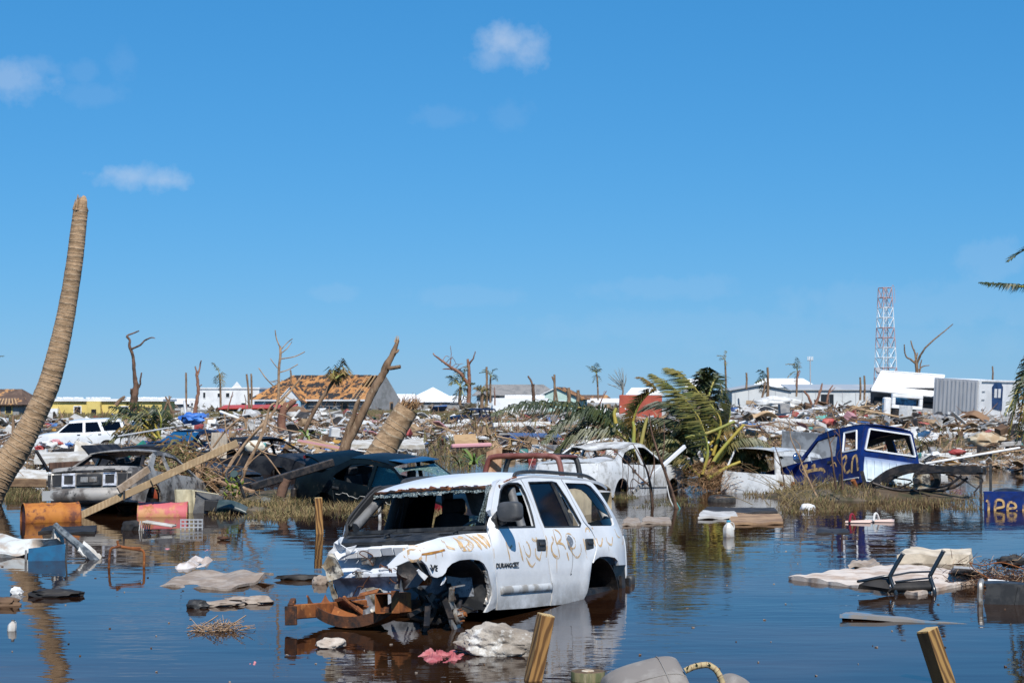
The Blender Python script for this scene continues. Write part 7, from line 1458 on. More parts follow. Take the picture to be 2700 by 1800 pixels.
# ================================================================== foreground: posts, floating litter, barrels, leaf heap, grass
M_POST = mat('treated_lumber', (.36, .19, .06), .75, wave=('DIAGONAL', 12, 5, (.11, .05, .015)), col2=(.24, .12, .038), scale=4, thr=(.55, .85), stretch=(1, 1, .12), bump=.002, bscale=60)
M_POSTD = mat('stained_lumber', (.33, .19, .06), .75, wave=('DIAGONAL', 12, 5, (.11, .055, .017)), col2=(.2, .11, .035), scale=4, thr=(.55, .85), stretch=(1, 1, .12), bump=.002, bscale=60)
M_SHADEW = mat('lumber_painted_shade', (.075, .045, .017), .7, wave=('DIAGONAL', 12, 5, (.04, .022, .009)), col2=(.11, .065, .025), scale=5, stretch=(1, 1, .15))  # lumber colour darkened to stand for shade on one post face
M_CUT = mat('fresh_cut_wood', (.58, .42, .20), .8, wave=('Y', 14, 3, (.42, .27, .11)), bump=.001, bscale=80)
M_MUD = mat('grey_brown_mud', (.27, .21, .165), .9, col2=(.36, .30, .25), scale=6, bump=.008, bscale=30)
def post(label, px0, py0, px1, py1, Y, w, m=M_POST, name='wooden_post', rot=.5, cut=M_CUT, wire=False, dark=False):
    a, e = at(px0, py0, Y), at(px1, py1, Y); d = (e - a); L_ = d.length; q = d.to_track_quat('Z', 'Y'); t = thing(name, label, 'post', tuple(a)); t.rotation_mode = 'QUATERNION'; t.rotation_quaternion = q @ Euler((0, 0, rot)).to_quaternion()
    b = MB(); b.grid(lambda u, v: V(((.5 if u in (0, 1) else .5) * 0, 0, 0)), 1, 1) if False else None
    b = MB(); b.box((0, 0, L_ / 2 - .4), (w, w, L_ + .8), None, .002); sh = b.build('shaft', m, t, bevel=.004)
    if dark:                                    # shade painted as a dark skin on the face looking left, towards the camera
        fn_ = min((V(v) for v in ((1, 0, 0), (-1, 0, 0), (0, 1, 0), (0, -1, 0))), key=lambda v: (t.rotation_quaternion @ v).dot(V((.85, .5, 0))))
        b = MB(); b.box(fn_ * (w / 2 + .002) + V((0, 0, L_ / 2 - .4)), (.004 if fn_.x else w * .95, .004 if fn_.y else w * .95, L_ + .79)); b.build('painted_shade_face', mat('lumber_painted_shade', (.1,) * 3), sh)
    b = MB(); b.box((0, 0, L_ + .003), (w * .96, w * .96, .006)); b.build('cut_end', cut, t)
    if wire: b = MB(); b.tube(smoothpts([(-w * .52, -w * .52, L_ - .06), (w * .52, -w * .55, L_ - .1), (w * .54, w * .3, L_ - .05)], 5), .0016, 4); b.build('wire', M_ALU, t)
    return t
post('tall square wooden post leaning right, bottom centre in front of the SUV', 1398, 1830, 1440, 1621, 12.6, .105, M_POST, rot=.35, wire=True)
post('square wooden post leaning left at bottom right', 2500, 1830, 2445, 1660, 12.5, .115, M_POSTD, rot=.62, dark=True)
post('short wooden post standing in water left of the SUV', 842, 1400, 839, 1312, 26.6, .115, M_POST, rot=.2)
post('thin white post seen through the SUV windscreen', 1003, 1400, 1000, 1335, 29.5, .05, M_SUVW, rot=.2, cut=M_SUVW)
rp_ = thing('round_post', 'round weathered fence post top at bottom centre', 'post', tuple(at(1550, 1770, 12.6)))
b = MB(); n_ = 26; R0 = .125
b.lathe([(R0 * 1.02, -.9), (R0, -.1), (R0, 0), (R0 * .97, .006)], n_); 
for i, v in enumerate(b.v): a = math.atan2(v.y, v.x); k = 1 + .035 * noise.noise(V((cos(a) * 5, sin(a) * 5, v.z * 2))); b.v[i] = V((v.x * k, v.y * k, v.z))
b.build('shaft', mat('mossy_post', (.20, .17, .09), .9, col2=(.10, .11, .05), scale=7, stretch=(2, 2, .25), col3=(.32, .27, .17), scale3=9, bump=.006, bscale=50), rp_, 40)
b = MB(); b.lathe([(0, .004), (R0 * .55, .006), (R0 * .97, .006)], n_); b.build('cut_top', mat('old_cut_top', (.16, .10, .05), .85, col2=(.09, .055, .03), scale=8, wave=('X', 3, 6, (.22, .15, .08))), rp_, 40)
b = MB(); b.lathe([(0, .012), (R0 * .32, .012), (R0 * .38, .007)], 14); b.build('pale_patch', mat('lichen', (.55, .48, .38), .9, col2=(.4, .3, .2), scale=20), rp_)
# rocks and cloth in front of the SUV
o = link('concrete_block', rock(.31, 8, (1.08, .52, .50), .30, 5, 1.5), mat('muddy_concrete', (.40, .355, .30), .95, col2=(.25, .21, .17), scale=3, col3=(.62, .60, .56), scale3=4, thr3=(.54, .64), bump=.025, bscale=14)); o.location = onz(1322, 1730) + V((0, .15, .07)); o.rotation_euler = (.05, .10, -.12); tag(o, 'large rough pale concrete lump in the water beside the tall wooden post', 'concrete')
o = link('stone', rock(.11, 4, (1.0, .7, .6), .35, 4), mat('pale_stone', (.52, .45, .38), .95, col2=(.40, .33, .27), scale=9, bump=.01, bscale=30)); o.location = onz(872, 1706) + V((0, 0, .02)); tag(o, 'small pale stone in the water below the rusty crossmember', 'stone')
M_PINK = mat('faded_red_cloth', (.36, .085, .095), .9, col2=(.48, .17, .17), scale=7, bump=.006, bscale=40)
def cloth(name, label, px0, py0, px1, py1, m, h=.08, seed=0, cat='cloth', z0=-.012, nx_=40, ny_=14, fr=5., edge=1.2):
    """a crumpled cloth floating between two photo points (left-near, right-far corners)"""
    a = onz(px0, py1); c = onz(px1, py0); o_ = V(((a.x + c.x) / 2, (a.y + c.y) / 2, 0)); w_ = c.x - a.x; d_ = abs(c.y - a.y)
    b = MB(); b.grid(lambda u, v: V(((u - .5) * w_ + .08 * w_ * noise.noise(V((v * 3, seed, 1))), (v - .5) * d_ * (1 - .5 * abs(u - .5)) + .1 * d_ * noise.noise(V((u * 5, seed, 2))), z0 + h * (max(0, .25 + noise.noise(V((u * fr, v * fr * .6, seed)))) + .5 * abs(noise.noise(V((u * fr * 3, v * fr * 2, seed))))) * min(1, 4 * u, 4 * (1 - u)) ** edge * min(1, 3 * v, 3 * (1 - v)) ** .6)), nx_, ny_, thick=.006)
    q = b.build(name, m, smooth=50); q.location = o_; return tag(q, label, cat)
cloth('red_cloth', 'crumpled faded red cloth lying in water left of the concrete lump', 1088, 1712, 1236, 1748, M_PINK, .07, 3, nx_=70, ny_=26, fr=6.)
cloth('pink_cloth', 'pale pink cloth barely breaking the surface at bottom left of the SUV', 640, 1742, 700, 1754, mat('pink_cloth', (.62, .24, .25), .8), .025, 5)
cloth('pink_scrap', 'left of two small pink scraps floating far left of the SUV', 418, 1443, 470, 1449, mat('pink_cloth', (.6, .2, .2), .8), .02, 6); cloth('pink_scrap', 'right of two small pink scraps floating left of the SUV', 528, 1447, 570, 1454, mat('pink_cloth', (.6, .2, .2), .8), .02, 7)
# grey car seat and bits at the bottom edge
st = thing('car_seat', 'grey fabric car seat lying on its back at the bottom edge', 'car seat', tuple(at(1735, 1835, 12.3)), (0, 0, rad(8)))
M_SEAT = mat('grey_seat_fabric', (.21, .19, .175), .95, spec=.1, col2=(.27, .25, .23), scale=5, bump=.0015, bscale=220)
def pillowf(w_, d_, h_, e=3.):
    def f(u, v): x = u * 2 - 1; y = v * 2 - 1; k = max(0, (1 - abs(x) ** e)) ** .4 * max(0, (1 - abs(y) ** e)) ** .4; return V((x * w_, y * d_, h_ * k))
    return f
b = MB(); f_ = pillowf(.30, .24, .17); b.grid(lambda u, v: f_(u, v) + V((0, 0, .05 * u)), 24, 20, thick=.02); b.build('backrest', M_SEAT, st, 60); st.children[-1].rotation_euler = (rad(24), rad(-10), 0); st.children[-1].location = (-.08, 0, .02)
b = MB(); f2 = pillowf(.12, .10, .11); b.grid(f2, 16, 14, thick=.02); hr = b.build('headrest', M_SEAT, st, 60)
bk_ = st.children[0]; b = MB(); b.tube([f_(.72, j / 16) + V((0, 0, .036 + .004)) for j in range(1, 16)], .005, 5); b.build('seam', M_SEAT, bk_); b = MB(); b.tube([f_(j / 20, .3) + V((0, 0, .05 * j / 20 + .003)) for j in range(1, 20)], .004, 5); b.build('seam', M_SEAT, bk_); hr.location = (.56, -.02, .03); hr.rotation_euler = (rad(15), rad(25), rad(20))
cb = thing('curved_branch', 'curved ringed branch arching over the grey car seat', 'branch', tuple(at(1860, 1810, 12.2))); off = cb.location.copy()
b = MB(); P = smoothpts([at(x, y, 12.2) - off for x, y in ((1806, 1768), (1830, 1757), (1866, 1752), (1890, 1768), (1905, 1800), (1915, 1840))], 6); ringed(b, P, [.022] * len(P), .03, 10, .06); b.build('stem', [mat('pale_ringed_stem', (.42, .33, .18), .85), M_PALM], cb, 50)
for x, y in ((1812, 1762), (1838, 1754), (1872, 1754)): p = at(x, y, 12.18) - off; b = MB(); b.tube([p, p + V((random.uniform(-.02, .02), -.02, .025))], [.008, .002], 5); b.build('thorn', M_LEAFD, cb)
# mattress, foam slab, upturned chair, submerged board, bin
M_QUILT = mat('quilted_fabric', (.62, .54, .47), .9, col2=(.42, .32, .25), scale=2.2, thr=(.42, .62), bump=.004, bscale=60)
def quilt(label, C, z, th=.09, cell=.19):
    P = [onz(x, y, z) for x, y in C]; o_ = sum(P, V()) / 4; o_.z = 0; P = [p - o_ for p in P]; L0, L1 = (P[1] - P[0]).length, (P[3] - P[0]).length
    def f(u, v):
        p = P[0].lerp(P[1], u).lerp(P[3].lerp(P[2], u), v); x, y = u * L0 / cell, v * L1 / cell
        q = abs(sin((x + y) * pi * .5)) ** .5 * abs(sin((x - y) * pi * .5)) ** .5
        return p + V((0, 0, .016 * q + .05 * sin(pi * min(1, u * 1.1)) * v + .025 * noise.noise(V((u * 3, v * 3, 0)))))
    b = MB(); b.grid(f, 90, 46, thick=th); q = b.build('mattress', M_QUILT, smooth=60); q.location = o_; return tag(q, label, 'mattress')
quilt('soaked quilted mattress floating flat under the upturned chair at right', [(2078, 1520), (2420, 1562), (2610, 1522), (2330, 1492)], .03, .07, .16)
def floatslab(name, label, C, m, th=.06, z=.02, bump_=.02, cat='board', n=20, fr=3):
    P = [onz(c[0], c[1], c[2] if len(c) > 2 else z) for c in C]; o_ = sum(P, V()) / 4; o_.z = 0; P = [p - o_ for p in P]
    b = MB(); b.grid(lambda u, v: P[0].lerp(P[1], u).lerp(P[3].lerp(P[2], u), v) + V((.06 * noise.noise(V((v * 4, u, 3))), .06 * noise.noise(V((u * 4, v, 5))), bump_ * noise.noise(V((u * fr, v * fr, P[0].x))))), n, n, thick=th); q = b.build(name, m, smooth=50); q.location = o_; return tag(q, label, cat)
floatslab('foam_slab', 'narrow cream foam slab floating behind the upturned chair', [(2365, 1462), (2555, 1464), (2562, 1446), (2400, 1443)], mat('cream_foam', (.66, .56, .43), .9, col2=(.48, .40, .30), scale=4, bump=.01, bscale=20), .12, .11, .04)
floatslab('wedge_board', 'small muddy wedge-shaped board left of the foam slab', [(2235, 1488), (2325, 1488), (2300, 1474), (2262, 1478)], M_MUD, .05, .05, .05)
floatslab('submerged_board', 'blue-edged grey board tilting out of the water in front of the chair', [(2214, 1618, .06), (2580, 1647, -.01), (2540, 1632, -.05), (2240, 1612, .0)], mat('slimy_board', (.24, .22, .20), .6, col2=(.12, .22, .32), scale=3, thr=(.5, .6)), .035, .0, .01)
cu = thing('upturned_chair', 'black metal chair lying upside down on the mattress, two legs in the air', 'chair', tuple(onz(2400, 1565)))
off = cu.location.copy(); Yc = off.y; M_CHB = mat('black_tube_steel', (.012, .018, .024), .25, spec=.7); M_VIN = mat('black_vinyl', (.018, .0175, .018), .6, spec=.25, col2=(.035, .032, .03), scale=4, bump=.003, bscale=30)
C = lambda x, y, d=0: at(x, y, Yc + d) - off
for P in ([C(2380, 1460), C(2352, 1508), C(2348, 1525), C(2362, 1562, -.05), C(2362, 1585, -.05)], [C(2487, 1453, .1), C(2456, 1510, .1), C(2453, 1522, .1), C(2463, 1555, 0), C(2464, 1580, 0)]):
    b = MB(); b.tube(smoothpts(P, 5), .023, 8); lg = b.build('leg', M_CHB, cu, 50)
    b = MB(); e = P[0]; dd = (P[0] - P[1]).normalized(); b.tube([e, e + dd * .014], .026, 8); b.build('foot_cap', M_ALU, lg, 40)
for P in ([C(2352, 1517), C(2400, 1508, .05), C(2455, 1506, .1)], [C(2360, 1533, -.02), C(2410, 1527, .03), C(2452, 1523, .08)]):
    b = MB(); b.tube(P, .011, 7); b.build('stretcher', M_CHB, cu, 50)
b = MB(); S4 = [C(2342, 1562, -.05), C(2462, 1558, .05), C(2452, 1528, .1), C(2362, 1534, 0)]; b.grid(lambda u, v: S4[0].lerp(S4[1], u).lerp(S4[3].lerp(S4[2], u), v) + V((0, -.05 * sin(pi * v), 0)), 12, 8, thick=.05); b.build('seat', M_VIN, cu, 50)
B4 = [C(2265, 1540, -.1), C(2345, 1552, -.05), C(2350, 1518, .15), C(2300, 1522, .2)]; b = MB(); b.grid(lambda u, v: B4[0].lerp(B4[1], u).lerp(B4[3].lerp(B4[2], u), v) + V((0, 0, .03 * sin(pi * u) * sin(pi * v))), 12, 8, thick=.05); b.build('backrest', M_VIN, cu, 50)
b = MB(); b.tube(smoothpts([C(2262, 1532, -.1), C(2285, 1528, 0), C(2325, 1520, .05), C(2352, 1517, .05)], 5), .016, 8); b.build('back_rail', M_CHB, cu, 50)
floatslab('plastic_sheet', 'smooth grey plastic panel tilted up beside the twig pile at right', [(2500, 1518, .0), (2600, 1522, .04), (2570, 1500, .18), (2515, 1497, .2)], mat('grey_plastic', (.34, .35, .37), .5), .025, 0, .0)
bn = thing('black_bin', 'broken black plastic tub lying in the water at the right edge', 'tub', tuple(onz(2660, 1590)), (0, 0, rad(-5)))
b = MB(); b.grid(lambda u, v: V((-.27 + .05 * v + .55 * u, -.04 * sin(pi * u) - .05, -.06 + .26 * v)), 10, 6, thick=-.02); b.build('side', M_TRIM, bn, 40); b = MB(); b.grid(lambda u, v: V((-.24 + .55 * u, -.05 + .25 * v, .20 + .01 * sin(5 * u))), 8, 4, thick=.02); b.build('base', M_TRIM, bn, 40); b = MB(); b.tube(smoothpts([(-.29, -.06, -.08), (-.30, -.07, .05), (-.29, -.05, .19), (-.26, .05, .22)], 5), .03, 7); b.build('rim', M_ALU, bn, 50); b = MB(); b.box((.06, -.11, .06), (.03, .02, .24), (0, .2, 0)); b.build('rib', M_TRIM, bn)
floatslab('corrugated_strip', 'white corrugated strip under the twig pile at right', [(2600, 1545, .0), (2650, 1548, .0), (2660, 1535, .10), (2605, 1530, .12)], M_CW, .02, 0, .0, fr=20)
b = MB(); c0 = onz(2680, 1545)
for i in range(900):
    p = c0 + V((random.gauss(-.05, .28), random.gauss(.1, .3), abs(random.gauss(.02, .10)))); d = V((random.uniform(-1, 1), random.uniform(-1, 1), random.uniform(-.3, .5))).normalized() * random.uniform(.05, .22); b.tube([p, p + d * .5 + V((0, 0, random.uniform(-.03, .03))), p + d], [.004, .003, .0015], 4, cap=False, mi=random.choices((0, 1), (3, 1))[0])
tag(b.build('twig_pile', [M_RUSTD, M_TWIG]), 'tangled heap of rust-brown twigs at the right edge of the water', 'twigs', kind='stuff')
for P, lab in (([(2556, 1482), (2590, 1490), (2640, 1482), (2700, 1500)], 'long rusty wire arching out of the twig pile'), ([(2556, 1482), (2575, 1505), (2620, 1530), (2690, 1560)], 'rusty wire loop running down across the twig pile')):
    b = MB(); Y = c0.y - .2; b.tube(smoothpts([at(x, y, Y) for x, y in P], 5), .006, 5); tag(b.build('rusty_wire', M_RUST), lab, 'wire')
lump('black_bag', 'black plastic bag on the twig pile at right edge', 'bag', 2672, 1480, c0.y + .3, .12, M_VIN, (1.3, .8, .6), 31, .5)
# bottles, shoes, scraps
def jug(label, px, py, h, rot, m, cap):
    t = thing('plastic_jug', label, 'bottle', tuple(onz(px, py) + V((0, 0, -.02))), rot); r = h * .36
    b = MB(); b.lathe([(0, 0), (r * .9, 0), (r, h * .06), (r, h * .55), (r * .8, h * .72), (r * .35, h * .90), (r * .3, h * .95), (r * .3, h)], 8); b.build('body', m, t, 30); b = MB(); b.lathe([(r * .36, h * .97), (r * .36, h * 1.07), (0, h * 1.07)], 10); b.build('cap', cap, t); b = MB(); b.tube(smoothpts([(r * .25, 0, h * .93), (r * .8, 0, h * .9), (r * 1.02, 0, h * .72), (r, 0, h * .5)], 4), r * .12, 6); b.build('handle', m, t, 50)
M_MILK = mat('milky_plastic', (.58, .58, .55), .4, col2=(.45, .40, .35), scale=5)
jug('translucent milk jug with blue cap floating right of the SUV', 1921, 1414, .25, (0, 0, .3), M_MILK, mat('blue_cap', (.05, .35, .5), .4)); jug('grey plastic bottle floating upright at far left', 30, 1662, .11, (0, .15, 1), M_MILK, M_GREYT)
lump('foam_float', 'round white foam float in front of the blue pickup', 'float', 2130, 1340, onz(2130, 1343).y, .13, M_D[0], (1.1, .8, .75), 41, .2)
for i, (x, y, lab) in enumerate(((2262, 1372, 'pale pink shoe floating left of the striped sandal'), (2325, 1370, 'striped white sandal floating right of the pink shoe'))):
    t = thing('shoe', lab, 'shoe', tuple(onz(x, y + 6)), (0, 0, rad(-10))); b = MB(); b.grid(lambda u, v: V(((u - .5) * .42, (v - .5) * .13 * (1 - .3 * abs(u - .4)), .01 + .05 * sin(pi * v) * (.5 + .5 * u))), 14, 6, thick=.03); b.build('sole', mat('dirty_pink_sole', (.60, .44, .38), .8), t, 50)
    b = MB(); P = [(-.14, -.07, .02), (-.12, -.02, .13), (-.08, .02, .14), (-.04, .07, .03)]; b.tube(smoothpts(P, 4), .02, 6); b.build('strap', M_D[0] if i else M_REDP, t, 50)
for i, (x0, x1, y0, y1, m, z, lab) in enumerate(((1840, 1945, 1345, 1362, M_D[1], .1, 'pale plank with broken edge floating right of the white saloon'), (1920, 2065, 1352, 1378, M_TIMB, .08, 'dark brown plank slanting in the water right of the white saloon'), (1850, 2050, 1336, 1350, M_D[4], .06, 'row of black scrap behind the floating planks'), (2150, 2240, 1390, 1405, M_D[4], .03, 'thin black board floating below the blue pickup reflection'), (1640, 1690, 1362, 1380, M_MUD, .08, 'muddy lump floating just right of the SUV rear'), (1690, 1770, 1360, 1376, M_MUD, .07, 'pale muddy rag floating right of the SUV rear'))): floatslab('floating_scrap', lab, [(x0, y1), (x1, y1 - 2), (x1 - 8, y0 + 2), (x0 + 12, y0)], m, .04, z * .5, .025, 'scrap', 12)
tr_ = thing('tyre', 'half sunk tyre beside the fallen palm root', 'tyre', tuple(onz(1903, 1322) + V((0, 0, -.02))), (rad(8), 0, 0)); wh_ = wheel(tr_, 0, 0, .29, .2); wh_.rotation_euler = (rad(90), 0, 0); wh_.location = (0, .29, .02)
# floating things on the left
floatslab('muddy_mat', 'large muddy carpet piece floating with a curled edge, left of the SUV', [(415, 1545, .0), (600, 1552, .02), (722, 1508, .09), (520, 1504, .03)], M_MUD, .03, .02, .05, 'carpet', 26, 4)
cloth('white_bag', 'white cloth sack rising from the water with a twisted tip, left', 438, 1470, 590, 1502, mat('white_sack', (.66, .60, .56), .8, col2=(.45, .36, .30), scale=4), .10, 11, 'bag', nx_=30)
floatslab('white_mattress', 'dirty white mattress drifting at the far left edge', [(-60, 1470, .02), (130, 1452, .05), (150, 1420, .25), (-10, 1408, .22)], mat('dirty_mattress', (.58, .60, .58), .85, col2=(.38, .31, .25), scale=3, bump=.004, bscale=30), .14, .05, .06, 'mattress')
bd = thing('blue_panel', 'dark blue metal panel standing in the water at left', 'panel', tuple(onz(120, 1478)), (rad(-12), 0, rad(6))); b = MB(); b.grid(lambda u, v: V((-.22 + .46 * u, .03 * u, -.2 + (.36 + .06 * u) * v)), 8, 6, thick=-.015); b.build('sheet', mat('petrol_blue_paint', (.008, .10, .21), .6, spec=.2, col2=(.012, .07, .15), scale=4), bd, 40); b = MB(); b.tube([(-.24, -.01, -.2), (-.25, -.01, .14)], .016, 6); b.build('rusty_edge', M_ALU, bd); b = MB(); b.tube([(.25, .02, -.1), (.26, .03, .26)], .012, 6); b.build('post', M_TRIM, bd)  # plain blue metal panel standing in the water
dp = thing('door_pillar', 'torn grey car door frame slanting into the water at left', 'car part', tuple(onz(245, 1475))); off = dp.location.copy(); Yd = off.y
b = MB(); P = [at(x, y, Yd + .3 - .3 * i / 3) - off for i, (x, y) in enumerate(((145, 1384), (180, 1415), (215, 1445), (262, 1490)))]; b.tube(smoothpts(P, 4), [.045, .04, .045, .05, .05, .05, .05, .05, .055, .06, .06, .06, .06], 8); b.build('frame', mat('silver_grey_trim', (.18, .20, .21), .4, col2=(.06, .07, .08), scale=9), dp, 40)
b = MB(); Q4 = [at(205, 1450, Yd) - off, at(262, 1492, Yd) - off, at(268, 1465, Yd + .2) - off, at(222, 1425, Yd + .2) - off]; b.grid(lambda u, v: Q4[0].lerp(Q4[1], u).lerp(Q4[3].lerp(Q4[2], u), v) + V((0, 0, .02 * noise.noise(V((u * 6, v * 6, 0))))), 8, 8, thick=.02); b.build('panel', M_MATW, dp, 40)
rc = thing('chair_frame', 'rusty bent tube chair frame standing in water, left', 'chair', tuple(onz(333, 1495))); off = rc.location.copy(); Yr = off.y
for nm, P in (('leg', [(286, 1515), (288, 1478), (292, 1448), (304, 1442), (318, 1440)]), ('leg', [(378, 1515), (380, 1480), (379, 1455), (370, 1448)]), ('seat_rail', [(306, 1440), (340, 1445), (372, 1450)]), ('seat_rail', [(310, 1424), (314, 1438), (345, 1444), (372, 1444)])):
    b = MB(); b.tube(smoothpts([at(x, y, Yr + (.15 if nm == 'seat_rail' else 0)) - off for x, y in P], 4), .016, 7); b.build(nm, M_RUST, rc, 50)
for i, (x, y, r, sq, m, lab) in enumerate(((143, 1566, .20, (1.4, .6, .28), M_VIN, 'black seat cushion drifting at the left'), (522, 1597, .11, (1.0, .5, .6), M_TRIM, 'dark wedge of plastic sticking out of the water, left of the SUV'), (42, 1560, .08, (.8, .6, .7), M_D[0], 'small white foam scrap drifting near the left edge'), (15, 1590, .13, (1.2, .5, .5), M_D[3], 'brown wood chunk at the left edge of the water'), (585, 1591, .13, (1.5, .7, .25), M_MUD, 'flat muddy clump left of the rusty bracket, leftmost of three'), (632, 1580, .12, (1.3, .7, .25), M_MUD, 'flat muddy clump, farthest of three left of the rusty bracket'), (680, 1584, .13, (1.2, .7, .4), M_MUD, 'rounded muddy clump nearest the rusty bracket'), (345, 1392, .16, (.9, .6, .8), M_VIN, 'black plastic engine part between the orange and pink barrels'), (795, 1523, .14, (1.9, .5, .3), M_VIN, 'black scrap floating behind the rusty bracket'), (845, 1533, .11, (.8, .7, .7), M_MUD, 'grey lump half sunk beside the SUV front'), (590, 1418, .07, (1.4, .6, .4), M_RUSTD, 'small brown scrap on the blue water left of the posts'), (2550, 1532, .07, (1, .7, .5), M_TRIM, 'small black scrap floating right of the chair'), (2435, 1475, .09, (1, .7, .5), M_TRIM, 'black knob by the foam slab behind the chair'), (2470, 1478, .08, (1.2, .7, .4), M_MUD, 'pale crumb of foam by the foam slab'))):
    lump('floating_scrap', lab, 'scrap', x, y, onz(x, y + 5).y, r, m, sq, 60 + i, .35)
# low rubbish, crates and gratings by the barrels
floatslab('mat', 'flat dark rubber mat drifting below the orange barrel', [(100, 1400, .03), (250, 1402, .03), (255, 1384, .05), (130, 1386, .06)], M_VIN, .06, .03, .03, 'mat')
cr = thing('white_crate', 'white slotted plastic crate half sunk in front of the pink barrel', 'crate', tuple(onz(405, 1398)), (0, rad(8), rad(-8)))
b = MB(); b.box((.08, 0, .12), (.50, .22, .03)); b.build('side', M_MATW, cr, bevel=.006)
for i in range(6): b = MB(); b.box((-.20 + .02 * i, -.10 + .035 * i, .03), (.012, .02, .20)); b.build('slat', M_MATW, cr)
cg = thing('grey_crate', 'grey grid-sided plastic crate half sunk right of the white crate', 'crate', tuple(onz(505, 1396)), (0, 0, rad(5)))
for i in range(6): b = MB(); b.box((-.17 + .068 * i, 0, .07), (.018, .02, .20)); b.build('bar', M_CG, cg)
for i in range(4): b = MB(); b.box((0, -.003, -.02 + .06 * i), (.36, .02, .018)); b.build('bar', M_CG, cg)
M_ORB = mat('rusty_orange_barrel', (.44, .16, .025), .7, col2=(.30, .09, .02), scale=3, col3=(.13, .04, .02), scale3=5, thr3=(.50, .64), bump=.003, bscale=40)
M_PKB = mat('faded_pink_barrel', (.50, .11, .12), .6, col2=(.50, .24, .10), scale=2.2, thr=(.46, .56), col3=(.34, .13, .04), scale3=3, thr3=(.52, .62))
def barrel(label, px, py, Y, L_, r, m, rz, end, z=.12):
    p = at(px, py, Y); t = thing('barrel', label, 'barrel', (p.x, Y, z), (0, 0, rz)); M4 = Euler((0, rad(90), 0)).to_matrix().to_4x4()
    pr = [(r * .98, -L_ / 2)]
    for i in range(25):
        f = i / 24; x = -L_ / 2 + L_ * f; rr = r * (1 + .045 * (math.exp(-((f - .33) / .02) ** 2) + math.exp(-((f - .66) / .02) ** 2)) + (.025 if f < .03 or f > .97 else 0)); pr.append((rr * (1 - .03 * math.exp(-((f - .8) / .1) ** 2)), x))
    b = MB(); b.lathe(pr, 28, M4); b.build('shell', m, t, 50)
    for s in (-1, 1): b = MB(); b.lathe([(0, s * (L_ / 2 - .015)), (r * .97, s * (L_ / 2 - .015))], 28, M4); b.build('end', end, t)
    for s in (-1, 1): b = MB(); b.tube([M4 @ V((r * cos(a), r * sin(a), s * L_ / 2)) for a in [2 * pi * i / 28 for i in range(29)]], .012, 6, cap=False); b.build('rim', m, t, 50)
barrel('rusty orange oil barrel lying on its side in the water at left', 134, 1355, 29.4, .92, .26, M_ORB, rad(26), mat('dark_red_end', (.16, .03, .02), .7, col2=(.24, .06, .03), scale=4), .06)
barrel('pink and rust barrel lying half sunk behind the long timber', 430, 1345, 30.8, .86, .25, M_PKB, rad(8), M_RUST, .0)
barrel('red barrel standing half hidden behind the long timber and burnt coupe', 358, 1330, 32.5, .7, .25, mat('red_barrel', (.34, .06, .03), .6, col2=(.2, .05, .02), scale=3), rad(70), M_RUSTD, .22)
lt = thing('long_timber', 'long squared timber rising from the water to the right across the leaf heap', 'timber', tuple(onz(205, 1362))); off = lt.location.copy()
a_, e_ = onz(200, 1364) - off, at(628, 1168, 30.5) - off
for f0, f1, nm in ((-.02, .49, 0), (.47, 1.0, 1)):
    b = MB(); d_ = V((0, -.05, .01)) if nm else V(); b.beam(a_.lerp(e_, f0) + d_, a_.lerp(e_, f1) + d_, .05, .13); b.build('beam', mat('pale_lumber', (.46, .33, .19), .8, wave=('X', 5, 4, (.36, .24, .13)), col2=(.33, .23, .13), scale=5, bump=.002, bscale=40), lt, bevel=.006)
b = MB(); b.box(a_.lerp(e_, .30) + V((0, -.04, 0)), (.03, .05, .17)); b.build('metal_strap', M_TRIM, lt)
b = MB(); b.beam(at(312, 1292, 30.3), at(392, 1236, 30.7), .05, .13); tag(b.build('short_board', mat('grey_old_board', (.36, .28, .21), .85, col2=(.25, .18, .12), scale=7), bevel=.006), 'short weathered board propped against the back of the burnt coupe', 'board')
b = MB(); b.beam(at(525, 1300, 34.0), at(520, 1215, 34.2), .12, .12); tag(b.build('timber_stump', M_TIMB, bevel=.01), 'upright squared timber stump in front of the leaf heap', 'timber')
b = MB(); b.beam(at(470, 1240, 36), at(665, 1295, 33), .12, .05); tag(b.build('loose_board', M_TIMB, bevel=.006), 'pale board under the leaf heap behind the long timber', 'board')
b = MB(); b.beam(at(660, 1285, 33.5), at(880, 1218, 34.2), .10, .16); bb_ = b.build('black_beam', M_OILY, bevel=.02); tag(bb_, 'long black beam slanting from the water up to the green saloon boot', 'beam')
b = MB(); b.tube(smoothpts([at(740, 1308, 33.8), at(748, 1280, 33.8), at(756, 1262, 33.8)], 3), .10, 8); tag(b.build('post_stump', M_BARKD, smooth=60), 'dark stump in the water under the black beam', 'stump')
# leaf heap with the torn dashboard, steering wheel and hanging green bananas
M_HEAP = [M_LEAFY, mat('olive_dead_leaf', (.13, .12, .035), .7), mat('brown_dead_leaf', (.16, .085, .035), .8, col2=(.09, .05, .025), scale=4), M_TWIG]
b = MB()
for i in range(2600):
    u = random.gauss(0, .42); px = 475 + 85 * u; py = 1290 - abs(random.gauss(0, 1)) * 52 * max(.15, 1 - (u * .8) ** 2); Y = 34.6 + random.uniform(-.5, 1.2); p = at(px, py, Y); d = V((random.uniform(-1, 1), random.uniform(-.6, .3), random.uniform(-.7, .5))).normalized() * random.uniform(.08, .32); w_ = V((0, -1, .3)).cross(d).normalized() * random.uniform(.006, .018)
    b.add([p - w_, p + w_, p + d * .6 + w_ * .8, p + d * .6 - w_ * .8, p + d + V((0, 0, -.03))], [(0, 1, 2, 3), (3, 2, 4)], mi=random.choices((0, 1, 2, 3), (4, 4, 4, 1.5))[0])
